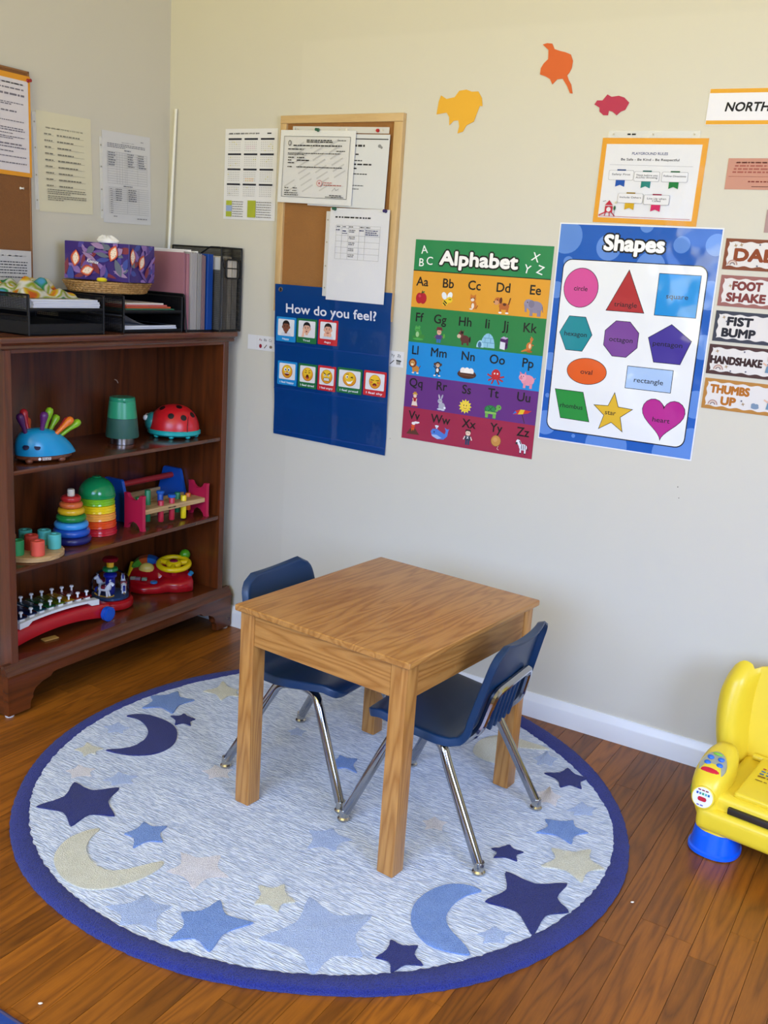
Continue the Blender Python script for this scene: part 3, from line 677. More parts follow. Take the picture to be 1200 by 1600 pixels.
# tie-dyed cloth lying on the left tray
def cloth_mat():
    m = bpy.data.materials.new('rainbow_cloth'); m.use_nodes = True; nt = m.node_tree; b = nt.nodes['Principled BSDF']; N, L = nt.nodes.new, nt.links.new
    tc = N('ShaderNodeTexCoord'); mp = N('ShaderNodeMapping'); mp.inputs['Scale'].default_value = (9, 7, 8); mp.inputs['Rotation'].default_value = (0.5, 0.2, 0.6)
    n = N('ShaderNodeTexNoise'); n.inputs['Scale'].default_value = 1.6; n.inputs['Detail'].default_value = 1.5; L(tc.outputs['Object'], mp.inputs['Vector']); L(mp.outputs[0], n.inputs['Vector'])
    r = N('ShaderNodeValToRGB'); cr = r.color_ramp; cr.interpolation = 'EASE'
    cols = [(0.28, '#1f4fa8'), (0.36, '#5fb4d8'), (0.41, '#3aa05a'), (0.45, '#e9e6dc'), (0.50, '#a9b82a'), (0.54, '#f0ece2'), (0.58, '#e8c62e'), (0.63, '#e8722a'), (0.68, '#d23a2a'), (0.75, '#efe9e2')]
    cr.elements[0].position, cr.elements[0].color = cols[0][0], (*lin(cols[0][1]), 1); cr.elements[1].position, cr.elements[1].color = cols[-1][0], (*lin(cols[-1][1]), 1)
    for p, c in cols[1:-1]: e = cr.elements.new(p); e.color = (*lin(c), 1)
    L(n.outputs[0], r.inputs[0]); L(r.outputs[0], b.inputs['Base Color']); b.inputs['Roughness'].default_value = 0.85
    return m
t = thing('rainbow_cloth', 'crumpled rainbow tie-dyed cloth lying on the white paper in the left tray', 'cloth', (0.195, -0.770, ZT + 0.0965)); bm = NB(); cg = []
for i in range(25):
    row = []
    for j in range(33):
        u, v = i / 24 * 2 - 1, j / 32 * 2 - 1; e = max(0, 1 - (u * u) ** 2) * max(0, 1 - (v * v) ** 2)
        h = 0.034 * e ** 0.5 * (0.75 + 0.35 * sin(5 * u + 3 * v) + 0.30 * sin(9 * v - 4 * u + 1) + 0.2 * sin(14 * u + 2)) + 0.004 * e
        row.append(bm.verts.new((u * 0.096 * (1 + 0.06 * sin(7 * v)), v * 0.098 * (1 + 0.06 * sin(6 * u + 1)), max(0.0015, h * 1.05 + 0.0015))))
    cg.append(row)
for a, b in zip(cg, cg[1:]):
    for j in range(32): bm.faces.new((a[j], a[j + 1], b[j + 1], b[j]))
bmesh.ops.solidify(bm, geom=bm.faces[:], thickness=0.0012); finish('cloth', bm, cloth_mat(), t, 80)

# wicker basket
WK = wood('wicker_straw', '#c79a5a', '#8d6228', 0, 6, 0.55, 0, 10)
t = thing('wicker_basket', 'shallow oval wicker basket under the tissue box', 'basket', (0.165, -0.440, ZT + 0.1113))
bm = NB(); box(bm, -0.10, 0.10, -0.125, 0.125, 0, 0.003); bmesh.ops.delete(bm, geom=bm.verts[:], context='VERTS'); lathe(bm, [(1.0, 0), (1.0, 0.003)], 32)
for v in bm.verts: v.co.x *= 0.094; v.co.y *= 0.128
finish('basket_floor', bm, WK, t)
for k in range(5):
    z = 0.006 + k * 0.0062; f = 1 + 0.03 * k; bm = NB(); n = 96
    tube(bm, [((0.097 * f + 0.0022 * (1 if (j + k) % 2 else -1)) * cos(2 * pi * j / n), (0.131 * f + 0.0022 * (1 if (j + k) % 2 else -1)) * sin(2 * pi * j / n), z) for j in range(n)], 0.0032, 6, closed=True); finish('woven_strand', bm, WK, t, 60)
bm = NB()
for j in range(48):
    a = 2 * pi * j / 48; tube(bm, [(0.0955 * cos(a), 0.1295 * sin(a), 0.002), (0.1095 * cos(a), 0.1475 * sin(a), 0.0335)], 0.0022, 5)
o = finish('upright_strands', bm, WK, t, 60); o['kind'] = 'stuff'
bm = NB(); lathe(bm, [(0.0, 0), (0.013, 0.001), (0.016, 0.006), (0.012, 0.011), (0, 0.013)], 14); t2 = thing('yellow_token', 'small yellow object peeking over the wicker basket edge', 'toy', (0.250, -0.545, ZT + 0.1113 + 0.0345)); finish('token', bm, plastic('#e5cf1e'), t2)

# tissue box on the basket: long axis back from the front corner
TB = thing('tissue_box', 'purple leaf-patterned tissue box on the wicker basket', 'tissue box', (0.300, -0.484, ZT + 0.1473), radians(180 + 12.2))
BL_, BW_, BH_ = 0.228, 0.138, 0.112
bm = NB(); box(bm, 0, BL_, -BW_, 0, 0, BH_, 0.0012, 1); finish('carton', bm, mat('tissue_carton', '#3a2470', 0.38), TB, 0)
def leafy(p, wd, ht, seed, logo):
    r = random.Random(seed); p.rect(0.001, 0.001, wd - 0.001, ht - 0.001, '#38236e')
    def leaf(x, y, l, wdt, a, c):
        pts = []
        for k in range(7): t = k / 6; pts.append((l * (t - 0.5), wdt * sin(pi * t)))
        for k in range(5, 0, -1): t = k / 6; pts.append((l * (t - 0.5), -wdt * sin(pi * t)))
        return [(min(wd - 0.001, max(0.001, x + u * cos(a) - v * sin(a))), min(ht - 0.001, max(0.001, y + u * sin(a) + v * cos(a)))) for u, v in pts]
    for k in range(int(wd * 190)):
        p.poly(leaf(r.uniform(0, wd), r.uniform(0, ht), r.uniform(0.03, 0.065), r.uniform(0.005, 0.011), r.uniform(0, pi), r.choice(('#6d4f92', '#8b6aa8', '#5a3d86', '#4a3f8e', '#7d2f3c', '#5b6070', '#38488e', '#a883a8'))), r.choice(('#6d4f92', '#8b6aa8', '#5a3d86', '#483f92', '#7d2f3c', '#626a78', '#3c4a94', '#9d7fa4')))
    spots = ((0.042, 0.062, 1.45), (0.085, 0.028, 0.25), (0.178, 0.082, 1.2)) if logo else ((0.012, 0.075, 1.5), (0.060, 0.060, 1.1))
    for x, y, a in spots:
        p.poly(leaf(x, y, 0.052, 0.017, a, 0), '#b8432f'); p.poly(leaf(x + 0.001, y, 0.046, 0.0135, a, 0), '#e07a4a'); p.poly(leaf(x + 0.0015, y, 0.038, 0.0105, a, 0), '#f2dcc4')
        for k in range(8): p.ell(x + 0.011 * cos(k * 0.8) * (0.5 + 0.5 * (k % 2)), y + 0.009 * sin(k * 0.8), 0.0016, 0.0008, '#6a3b34', a, 8)
    if logo: p.text('Kleenex', 0.108, 0.056, 0.0115, '#f4f2f4', 0.02, 0.040, -0.12, 0.2)
p = Print(); leafy(p, BL_, BH_, 4, True); o = p.build('printed_side', TB, ink('carton_print', 0.4)); o.rotation_euler = (pi / 2, 0, pi); o.location = (BL_, 0, 0)
p = Print(); leafy(p, BW_, BH_, 9, False); o = p.build('printed_side', TB, ink('carton_print', 0.4)); o.rotation_euler = (pi / 2, 0, -pi / 2); o.location = (0, 0, 0)
bm = NB()
lathe(bm, [(0.022, 0.0), (0.026, 0.006), (0.020, 0.014), (0.010, 0.020), (0.0, 0.019)], 18, (0, 0, 0), 1.5, 0.8)
for v in bm.verts: v.co.z *= 1 + 0.25 * sin(6 * atan2(v.co.y, v.co.x)); v.co.x += 0.25 * v.co.z
finish('tissue', bm, mat('tissue_paper', '#e9e7e4', 0.8), TB, 60, (0.120, -0.070, BH_))
bm = NB(); lathe(bm, [(0.05, 0), (0.05, 0.0006)], 24, (0, 0, 0), 1.2, 0.6); finish('opening', bm, mat('carton_opening', '#d8d3dc', 0.4), TB, 0, (0.120, -0.070, BH_))

# low mesh rack of hanging folders, then a tall mesh magazine file with its spine to the room
FRK = thing('file_rack', 'low black wire mesh rack holding the pink folders on the bookcase', 'file rack', (0.19, -0.186, ZT))
fx0, fx1 = -0.155, 0.132; fy0, fy1 = -0.067, 0.064
bm = NB(); box(bm, fx0, fx1, fy0, fy1, 0, 0.004); box(bm, fx0, fx0 + 0.003, fy0, fy1, 0, 0.19); finish('rack_base', bm, BLK, FRK, 0)
bm = NB(); wires(bm, (fx0, fy0, 0), (fx1 - fx0 - 0.01, 0, 0), (0, 0, 0.115), 110, 40, 0.0013)
o = finish('wire_mesh', bm, BLK, FRK, 0); o['kind'] = 'stuff'
bm = NB(); tube(bm, fillet([(fx1, fy0, 0), (fx1 - 0.012, fy0, 0.117), (fx0, fy0, 0.117), (fx0, fy0, 0)], 0.008), 0.0028, 8); finish('rim_wire', bm, BLK, FRK)
MGF = thing('magazine_file', 'tall black wire mesh magazine file at the right end of the bookcase top', 'magazine file', (0.19, -0.066, ZT))
mx0, mx1, my = -0.155, 0.156, 0.052
bm = NB(); box(bm, mx0, mx1, -my, my, 0, 0.004); finish('file_base', bm, BLK, MGF, 0)
bm = NB(); ww = 0.0008; hx, hz, hw_, hh_ = 0.004, 0.205, 0.031, 0.030
wires(bm, (mx1, -my, 0), (0, 2 * my, 0), (0, 0, hz - hh_), 28, 50, ww); wires(bm, (mx1, -my, hz + hh_), (0, 2 * my, 0), (0, 0, 0.270 - hz - hh_), 28, 10, ww)
wires(bm, (mx1, -my, hz - hh_), (0, my + hx - hw_, 0), (0, 0, 2 * hh_), 8, 20, ww); wires(bm, (mx1, hx + hw_, hz - hh_), (0, my - hx - hw_, 0), (0, 0, 2 * hh_), 6, 20, ww)
wires(bm, (mx0, my, 0), (mx1 - mx0, 0, 0), (0, 0, 0.270), 104, 90, ww); wires(bm, (mx0 + 0.1, -my, 0), (mx1 - mx0 - 0.1, 0, 0), (0, 0, 0.20), 70, 66, ww)
o = finish('wire_mesh', bm, BLK, MGF, 0); o['kind'] = 'stuff'
for yy in (-my, my):
    bm = NB(); tube(bm, fillet([(mx1, yy, 0), (mx1, yy, 0.272), (mx0 if yy > 0 else mx1 - 0.05, yy, 0.272), (mx0, yy, 0.272 if yy > 0 else 0.12), (mx0, yy, 0)], 0.008), 0.0028, 8); finish('rim_wire', bm, BLK, MGF)
for zz in (0.272, 0.003): bm = NB(); tube(bm, [(mx1, -my, zz), (mx1, my, zz)], 0.0028, 8); finish('rim_wire', bm, BLK, MGF)
bm = NB(); tube(bm, [(mx1 + 0.001, hx + y, hz + z) for y, z in rrect(-hw_, hw_, -hh_, hh_, 0.009)], 0.0026, 8, closed=True); tube(bm, fillet([(mx1 + 0.001, -my + 0.003, hz + 0.040), (mx1 + 0.001, -my + 0.010, hz + 0.002), (mx1 + 0.001, hx + hw_, hz + 0.002)], 0.01), 0.0018, 6); finish('label_frame', bm, BLK, MGF)
def file(name, label, yc, th, x0, x1, h, c, rough=0.6, parts=1, tab=None, lean=0.0, group='files in the rack'):
    t = thing(name, label, {'hanging_folder': 'folder', 'plastic_wallet': 'wallet', 'binder': 'binder'}.get(name, 'booklet'), ((x0 + x1) / 2, yc, ZT + 0.0045), 0, group, (lean, 0, 0)); X = (x1 - x0) / 2; s = th / parts
    for k in range(parts):
        bm = NB(); y = -th / 2 + k * s; box(bm, -X, X, y + 0.0003, y + s - 0.0003, 0, h - 0.003 * (k % 2), 0.0006, 1); finish('cover', bm, mat('card_' + c.lstrip('#'), c, rough, bump=(180, 0.12), var=0.05), t, 0)
    if tab:
        bm = NB(); box(bm, -X * 0.4, X * 0.98, -th / 2 + 0.0005, -th / 2 + 0.0012, h, h + 0.007); finish('tab', bm, mat('tab_' + tab.lstrip('#'), tab, 0.5), t, 0)
    return t
file('hanging_folder', 'mauve hanging folder, its whole side showing beside the tissue box', -0.244, 0.010, 0.05, 0.302, 0.243, '#97636c', 0.65, 2, '#d8cfc6')
file('hanging_folder', 'pink hanging folder just behind the mauve one in the file rack', -0.230, 0.012, 0.05, 0.304, 0.240, '#a87078', 0.6, 3)
file('plastic_wallet', 'clear bulging plastic wallet with white papers in the file rack', -0.208, 0.029, 0.05, 0.310, 0.246, '#a29c96', 0.3, 5, '#e9e6e0')
file('plastic_wallet', 'grey plastic wallet between the clear one and the mauve slim folder', -0.183, 0.018, 0.05, 0.312, 0.243, '#8e8a84', 0.35, 3, '#efece6')
file('hanging_folder', 'slim mauve folder next to the blue binder in the file rack', -0.165, 0.016, 0.05, 0.314, 0.240, '#7d6264', 0.6, 2)
file('binder', 'upright royal blue binder beside the black magazine file', -0.1385, 0.026, 0.05, 0.318, 0.244, '#0b3f8c', 0.4, 1, group=None)
for k, (yc_, th_, h_, c_, lb) in enumerate(((-0.103, 0.018, 0.236, '#b9b7b3', 'grey spiral notepad at the binder side inside the magazine file'), (-0.083, 0.016, 0.228, '#a39684', 'brown paper pad in the middle of the magazine file'), (-0.062, 0.020, 0.240, '#d8cab0', 'cream booklet behind the label hole of the magazine file'), (-0.036, 0.024, 0.232, '#c4b9a4', 'beige booklet nearest the wall inside the magazine file'))):
    file('notepad' if k == 0 else 'booklet', lb, yc_, th_, 0.06, 0.336, h_, c_, 0.6, 3, group='papers in the magazine file')

# white rod leaning in the corner
t = thing('white_rod', 'thin white rod leaning in the room corner behind the file rack', 'rod', (0.0235, -0.0360, ZT + 0.001)); bm = NB()
a, b = Vector((0, 0, 0)), Vector((0.012, 0.0275, 0.708)); d = (b - a)
tube(bm, [a, b], 0.0052, 10); finish('rod', bm, mat('white_rod_plastic', '#e4dfcc', 0.35), t)
bm = NB(); tube(bm, [b, b + d.normalized() * 0.012], 0.0056, 10); finish('end_cap', bm, mat('white_rod_plastic', '#e4dfcc', 0.35), t)

# ================================================================== TOYS, top shelf
Z1, Z2, Z3 = 0.7122, 0.4322, 0.1602
# hedgehog: local X towards the nose
hg = thing('peg_hedgehog', 'blue hedgehog toy with coloured peg quills on the top shelf', 'toy', (0.268, -0.793, Z1), radians(72))
def dome(bm, L, W, H, zb, n=28, m=10, nose=0.0):
    rings = []
    for i in range(m + 1):
        a = (pi / 2) * i / m; row = []
        for j in range(n):
            t = 2 * pi * j / n; f = cos(a) ** 0.75; x = L * cos(t) * f; y = W * sin(t) * f; z = zb + H * sin(a) ** 0.9
            if x > 0: y *= 1 - 0.35 * (x / L) ** 2; x *= 1 + nose * (1 - sin(a))
            row.append((x - 0.012 * sin(a), y, z))
        rings.append(row)
    loft(bm, rings)
bm = NB(); dome(bm, 0.074, 0.051, 0.074, 0.0215, nose=0.38); finish('body', bm, plastic('#1390c4', 0.28), hg, 50)
bm = NB(); lathe(bm, [(0.92, 0.008), (1.0, 0.012), (1.0, 0.020), (1.03, 0.0215)], 28)
for v in bm.verts:
    v.co.x *= 0.074 * (1.20 if v.co.x > 0 else 1); v.co.y *= 0.050 * (1 - 0.3 * max(0, v.co.x / 0.09) ** 2)
finish('base', bm, plastic('#6b3a26', 0.3), hg, 40)
for x, y in ((-0.05, -0.036), (0.045, -0.036), (-0.05, 0.036), (0.045, 0.036)):
    bm = NB(); ellip(bm, (x, y, 0.0085), (0.011, 0.010, 0.0085)); finish('foot', bm, plastic('#6b3a26', 0.3), hg)
bm = NB(); ellip(bm, (0.096, 0, 0.026), (0.006, 0.006, 0.006)); finish('nose', bm, plastic('#1a1412', 0.3), hg)
p = Print(); p.ell(-0.0135, 0, 0.0042, 0.0042, '#e8e4e2')
for k in range(3): p.words(-0.006, 0.020, 0.003 - 0.003 * k, 0.0016, '#e8e4e2')
o = p.build('printed_mark', hg, PAPER); o.rotation_euler = (pi / 2, 0, 0); o.location = (-0.012, -0.0505, 0.0150)
def surf(x, y):  # height of the dome above the toy's base
    q = min(0.98, (x / 0.09) ** 2 + (y / 0.05) ** 2); return 0.0215 + 0.068 * (1 - q) ** 0.45
for x, y in ((-0.052, -0.034), (-0.020, -0.041), (0.034, -0.036), (-0.05, 0.034), (-0.01, 0.04), (0.03, 0.034)):
    q = (x / 0.080) ** 2 + (y / 0.05) ** 2; a = atan2(y / 0.05, x / 0.08); z = 0.048
    bm = NB(); lathe(bm, [(0.0085, -0.0010), (0.0089, 0.0006), (0.0070, 0.0011)], 14); nrm = Vector((x / 0.080 ** 2 * 0.05, y / 0.05 ** 2 * 0.05, 0.55)).normalized()
    f = cos(math.asin(min(1, ((z - 0.0215) / 0.068)) ** (1 / 0.9))) ** 0.75; px, py = 0.074 * cos(a) * f * (1.1 if x > 0 else 1) - 0.009, 0.050 * sin(a) * f * (1 - 0.35 * max(0, cos(a) * f) ** 2)
    o = finish('quill_hole', bm, plastic('#0c1440', 0.4), hg); o.location = (px, py, z); o.rotation_euler = Vector((cos(a) * 0.05, sin(a) * 0.08, 0.055)).to_track_quat('Z', 'Y').to_euler()
def quill(x, y, dx, dy, c, L=0.066):
    L *= 1.10
    z = surf(x, y) - 0.006; bm = NB(); lathe(bm, [(0.0064, 0), (0.0062, 0.018), (0.0068, L * 0.45), (0.0108, L * 0.72), (0.0114, L * 0.84), (0.0085, L * 0.95), (0, L)], 14)
    o = finish('quill', bm, plastic(c, 0.32), hg, 50); o.location = (x, y, z); o.rotation_euler = Vector((dx, dy, 1)).to_track_quat('Z', 'Y').to_euler()
for a in ((-0.045, -0.010, -0.35, -0.10, '#4a1a52'), (-0.030, 0.014, -0.15, 0.20, '#b3202c'), (-0.020, 0.030, -0.02, 0.5, '#c8501e', 0.05), (-0.006, -0.016, 0.16, -0.05, '#5a2064', 0.060), (0.012, 0.006, 0.30, 0.05, '#86b81e'), (0.030, 0.018, 0.62, 0.20, '#86b81e', 0.055), (0.036, -0.014, 1.05, -0.12, '#e0701c', 0.064), (0.046, 0.014, 1.15, 0.20, '#c22a34', 0.062), (0.056, -0.002, 1.35, -0.15, '#86b81e', 0.066)): quill(*a)

t = thing('upturned_cup', 'green two-tone upturned cup with a steel base on the top shelf', 'cup', (0.212, -0.425, Z1))
bm = NB(); lathe(bm, [(0.034, 0.0), (0.0375, 0.001), (0.0375, 0.020), (0.036, 0.022)], 32); finish('steel_base', bm, mat('brushed_steel', '#8e867f', 0.28, 1.0), t)
bm = NB(); lathe(bm, [(0.045, 0.022), (0.0515, 0.0225), (0.0525, 0.026), (0.0468, 0.084), (0.045, 0.0845)], 32); finish('dark_sleeve', bm, mat('dark_green_silicone', '#2c5a4c', 0.55, var=0.05), t)
bm = NB(); lathe(bm, [(0.045, 0.0845), (0.0466, 0.085), (0.0412, 0.136), (0.0408, 0.138)], 32); finish('green_cup', bm, mat('green_cup_plastic', '#2f9a6c', 0.35), t)
bm = NB(); lathe(bm, [(0.0408, 0.138), (0.0413, 0.1395), (0.0400, 0.1485), (0.037, 0.151), (0.0, 0.1515)], 32); finish('cup_foot', bm, mat('green_cup_gloss', '#2a9068', 0.2), t)
bm = NB(); box(bm, -0.010, 0.010, -0.002, 0.002, -0.002, 0.0015, 0.001, 1); finish('lip_notch', bm, mat('green_cup_gloss', '#2a9068', 0.2), t, loc=(0.033, -0.026, 0.139))

lb = thing('ladybird_toy', 'red domed ladybird toy with a turquoise base on the top shelf', 'toy', (0.222, -0.196, Z1), radians(215))
bm = NB(); rings = []
for i in range(15):
    a = (pi / 2) * i / 14; rings.append([(0.085 * cos(a) ** 0.85 * cos(2 * pi * j / 36), 0.074 * cos(a) ** 0.85 * sin(2 * pi * j / 36), 0.026 + 0.084 * sin(a)) for j in range(36)])
loft(bm, rings); finish('shell', bm, plastic('#c81a20', 0.3), lb, 60)
bm = NB(); prf = [(0.062, 0.006), (0.080, 0.008), (0.0895, 0.014), (0.0895, 0.024), (0.085, 0.0275)]; lathe(bm, prf, 36, (0, 0, 0), 1.0, 0.88); finish('base', bm, plastic('#1ea6a2', 0.3), lb)
for k in range(8):
    a = 2 * pi * k / 8; bm = NB(); ellip(bm, (0.074 * cos(a), 0.064 * sin(a), 0.0072), (0.0090, 0.0090, 0.0072), None, 12, 8); finish('foot', bm, plastic('#1ea6a2', 0.3), lb)
bm = NB(); ellip(bm, (0.072, 0.0, 0.046), (0.028, 0.040, 0.034)); finish('head', bm, plastic('#2a8a88', 0.3), lb)
for s in (-1, 1):
    bm = NB(); ellip(bm, (0.093, s * 0.020, 0.062), (0.009, 0.010, 0.010)); finish('eye', bm, plastic('#e9ecec', 0.2), lb)
for az, el in ((88, 38), (122, 34), (158, 40), (124, 70), (205, 40), (250, 38), (300, 40), (40, 60)):
    a, e = radians(az), radians(el); q = cos(e) ** 0.85; pos = Vector((0.085 * q * cos(a), 0.074 * q * sin(a), 0.026 + 0.084 * sin(e)))
    bm = NB(); lathe(bm, [(0.0100, -0.001), (0.0104, 0.0006), (0.0080, 0.0010)], 16); o = finish('shell_hole', bm, plastic('#120608', 0.5), lb); o.location = pos; o.rotation_euler = Vector((cos(a) * cos(e), sin(a) * cos(e) * 1.2, sin(e))).to_track_quat('Z', 'Y').to_euler()
bm = NB(); tube(bm, [(0.0 - 0.052, 0.074 * cos(t) * 0.80, 0.026 + 0.0668 * sin(t)) for t in [pi * k / 24 for k in range(25)]], 0.0016, 6); finish('wing_seam', bm, plastic('#5e0c12', 0.4), lb)

# ================================================================== TOYS, middle shelf
WOODL = wood('toy_beech', '#d0ab78', '#a88352', 0, 3, 0.5, 0, 12)
pd = thing('peg_disc', 'round wooden board with coloured pegs at the left end of the middle shelf', 'toy', (0.250, -0.820, Z2), radians(51))
bm = NB(); lathe(bm, [(0.089, 0), (0.092, 0.002), (0.092, 0.013), (0.089, 0.0155), (0, 0.0155)], 44); finish('board', bm, WOODL, pd)
for ang, c in ((5, '#53b6b2'), (55, '#4db0ac'), (105, '#46a08f'), (165, '#c07a44'), (232, '#2f9a58'), (285, '#dc5540'), (None, '#c8402f'), (200, '#3f9884')):
    bm = NB(); lathe(bm, [(0.0185, 0.0), (0.0195, 0.001), (0.0195, 0.042), (0.0182, 0.0435), (0.0085, 0.0435), (0.008, 0.040), (0, 0.040)], 20)
    a_ = radians(ang or 0); rr_ = 0 if ang is None else 0.064 if ang != 200 else 0.070; finish('peg', bm, plastic(c, 0.5), pd, loc=(rr_ * cos(a_), rr_ * sin(a_), 0.0156))

rs = thing('ring_stacker', 'wooden ring stacker with seven rainbow rings and cream post', 'toy', (0.232, -0.655, Z2))
z = 0.0005
for r, h, c in ((0.0600, 0.0235, '#1d1f5e'), (0.0560, 0.0235, '#1a4fae'), (0.0515, 0.022, '#3a93d8'), (0.0455, 0.022, '#1f7d38'), (0.0405, 0.021, '#dcae1c'), (0.0350, 0.019, '#d86a34'), (0.0300, 0.019, '#c02a28')):
    bm = NB(); prf = [(0.010, 0.001)] + [(r - h / 2 * 0.9 + h / 2 * 0.9 * cos(t), h / 2 + h / 2 * 0.97 * sin(t)) for t in [-pi / 2 + pi * k / 10 for k in range(11)]] + [(0.010, h - 0.001)]
    lathe(bm, prf, 36); finish('ring', bm, plastic(c, 0.3), rs, 50, (0, 0, z)); z += h * 0.985
bm = NB(); lathe(bm, [(0.0095, z - 0.004), (0.011, z - 0.002), (0.011, z + 0.017), (0.0095, z + 0.0195), (0, z + 0.0195)], 16); finish('post', bm, mat('cream_wood', '#d9cfb8', 0.5), rs)

sc = thing('stacking_cups', 'tower of upturned stacking cups topped by a green dome', 'toy', (0.203, -0.525, Z2)); z = 0
for r0, r1, h, c in ((0.0625, 0.0605, 0.024, '#bf1f2e'), (0.0605, 0.0590, 0.024, '#df4a16'), (0.0590, 0.0575, 0.024, '#f0a040'), (0.0575, 0.0560, 0.025, '#f0cc14'), (0.0560, 0.0545, 0.023, '#7dbb26')):
    bm = NB(); prf = [(r0 * 0.9, z), (r0, z + 0.0012), (r0 - 0.001, z + h * 0.28), (r0 + 0.0008, z + h * 0.33), (r0 - 0.0008, z + h * 0.40), (r1, z + h * 0.66), (r1 + 0.0012, z + h * 0.72), (r1, z + h * 0.78), (r1, z + h - 0.0015), (r1 * 0.92, z + h)]
    lathe(bm, prf, 40); finish('cup', bm, plastic(c, 0.16), sc, 30); z += h
bm = NB(); prf = [(0.055, z), (0.0585, z + 0.001), (0.0585, z + 0.006), (0.0570, z + 0.0075)]
for k in range(1, 12):
    a = radians(7.2 * k); prf.append((0.057 * cos(a) + (0.0008 if k % 2 else 0), z + 0.0075 + 0.056 * sin(a)))
prf += [(0.0145, z + 0.0622), (0.0130, z + 0.0650), (0, z + 0.0645)]; lathe(bm, prf, 40); finish('dome_cup', bm, plastic('#178a4c', 0.16), sc, 30)

pb = thing('pounding_bench', 'wooden pounding bench with crimson ends and coloured pegs', 'toy', (0.266, -0.268, Z2), radians(-2.5))
REDW = mat('crimson_paint', '#b5173f', 0.45, var=0.06)
endp = [(-0.0445, 0.0), (-0.030, 0.0), (-0.027, 0.010), (-0.014, 0.022), (0, 0.026), (0.014, 0.022), (0.027, 0.010), (0.030, 0.0), (0.0445, 0.0), (0.0425, 0.014), (0.0425, 0.104), (0.0445, 0.118), (0.030, 0.118), (0.022, 0.106), (0.012, 0.099), (0, 0.097), (-0.012, 0.099), (-0.022, 0.106), (-0.030, 0.118), (-0.0445, 0.118), (-0.0425, 0.104), (-0.0425, 0.014)]
for s in (-1, 1):
    bm = NB(); prism(bm, endp, -0.0065, 0.0065, Matrix.Translation((0, s * 0.147, 0)) @ MXZ); finish('end_panel', bm, REDW, pb, 30)
bm = NB(); box(bm, -0.037, 0.037, -0.1405, 0.1405, 0.052, 0.068, 0.0015, 1); o = finish('bench_board', bm, wood('toy_beech_y', '#d0ab78', '#a88352', 1, 3, 0.5, 0, 12), pb)
p = Print(); p.words(0.10, 0.135, 0.0080, 0.004, '#4a3a2c'); q = p.build('printed_mark', o, PAPER); q.rotation_euler = (pi / 2, 0, pi / 2); q.location = (0.0372, -0.135, 0.052)
for x, y, z0, z1, c, hc in ((-0.018, -0.075, 0.010, 0.118, '#1f7c4c', None), (0.018, -0.050, 0.012, 0.084, '#b52236', None), (-0.016, -0.02, 0.020, 0.098, '#1c4fa4', '#1c5cb0'), (0.018, 0.000, 0.010, 0.088, '#b52236', '#1c5cb0'), (0.018, 0.055, 0.006, 0.086, '#e2c814', None), (-0.016, 0.06, 0.02, 0.09, '#1f7c4c', None), (-0.018, -0.115, 0.02, 0.1, '#2a7a3c', None), (-0.016, 0.110, 0.02, 0.08, '#d86a1c', None)):
    bm = NB(); lathe(bm, [(0.0085, z0), (0.0098, z0 + 0.002), (0.0098, z1 - 0.002), (0.0085, z1), (0, z1)], 16, (x, y, 0)); o = finish('peg', bm, plastic(c, 0.4), pb)
    if hc: bm = NB(); lathe(bm, [(0.0125, z1), (0.0135, z1 + 0.002), (0.0135, z1 + 0.008), (0.0115, z1 + 0.010), (0, z1 + 0.010)], 16, (x, y, 0)); finish('peg_cap', bm, plastic(hc, 0.4), o)

tb = thing('toy_toolbox', 'wooden toy toolbox with blue ends and red carrying handle', 'toy', (0.124, -0.235, Z2), 0)
BLW = mat('toolbox_blue_paint', '#0e53ae', 0.4, var=0.05); RDW = mat('toolbox_red_paint', '#a32a2c', 0.4)
for s in (-1, 1):
    bm = NB(); prism(bm, [(-0.063, 0), (0.063, 0), (0.063, 0.058), (0.040, 0.138), (0.034, 0.143), (-0.034, 0.143), (-0.040, 0.138), (-0.063, 0.058)], -0.006, 0.006, Matrix.Translation((0, s * 0.140, 0)) @ MXZ); e = finish('end_panel', bm, BLW, tb, 30)
bm = NB(); tube(bm, [(0, -0.134, 0.116), (0, 0.134, 0.116)], 0.0105, 16); finish('handle', bm, RDW, tb)
for s in (-1, 1):
    bm = NB(); box(bm, s * 0.057 - 0.005, s * 0.057 + 0.005, -0.134, 0.134, 0, 0.062, 0.001, 1); o = finish('side_panel', bm, wood('toy_beech_y', '#d0ab78', '#a88352', 1, 3, 0.5, 0, 12), tb, 30)
    if s == 1:
        p = Print()
        for y in (-0.122, -0.106, -0.09): 
            for zz in (0.012, 0.030, 0.048): p.ell(y, zz, 0.0028, 0.0028, '#6e5434', n=10)
        q = p.build('drilled_hole', o, PAPER); q.rotation_euler = (pi / 2, 0, pi / 2); q.location = (0.0622, 0, 0)
bm = NB(); box(bm, -0.052, 0.052, -0.134, 0.134, 0, 0.006); finish('bottom_panel', bm, WOODL, tb, 0)

# ================================================================== TOYS, bottom shelf
RED = plastic('#b0141e', 0.25)
xy = thing('toy_xylophone', 'red and white toy xylophone with dark rainbow bars on the bottom shelf', 'toy', (0.205, -0.735, Z3), radians(90 - 2))
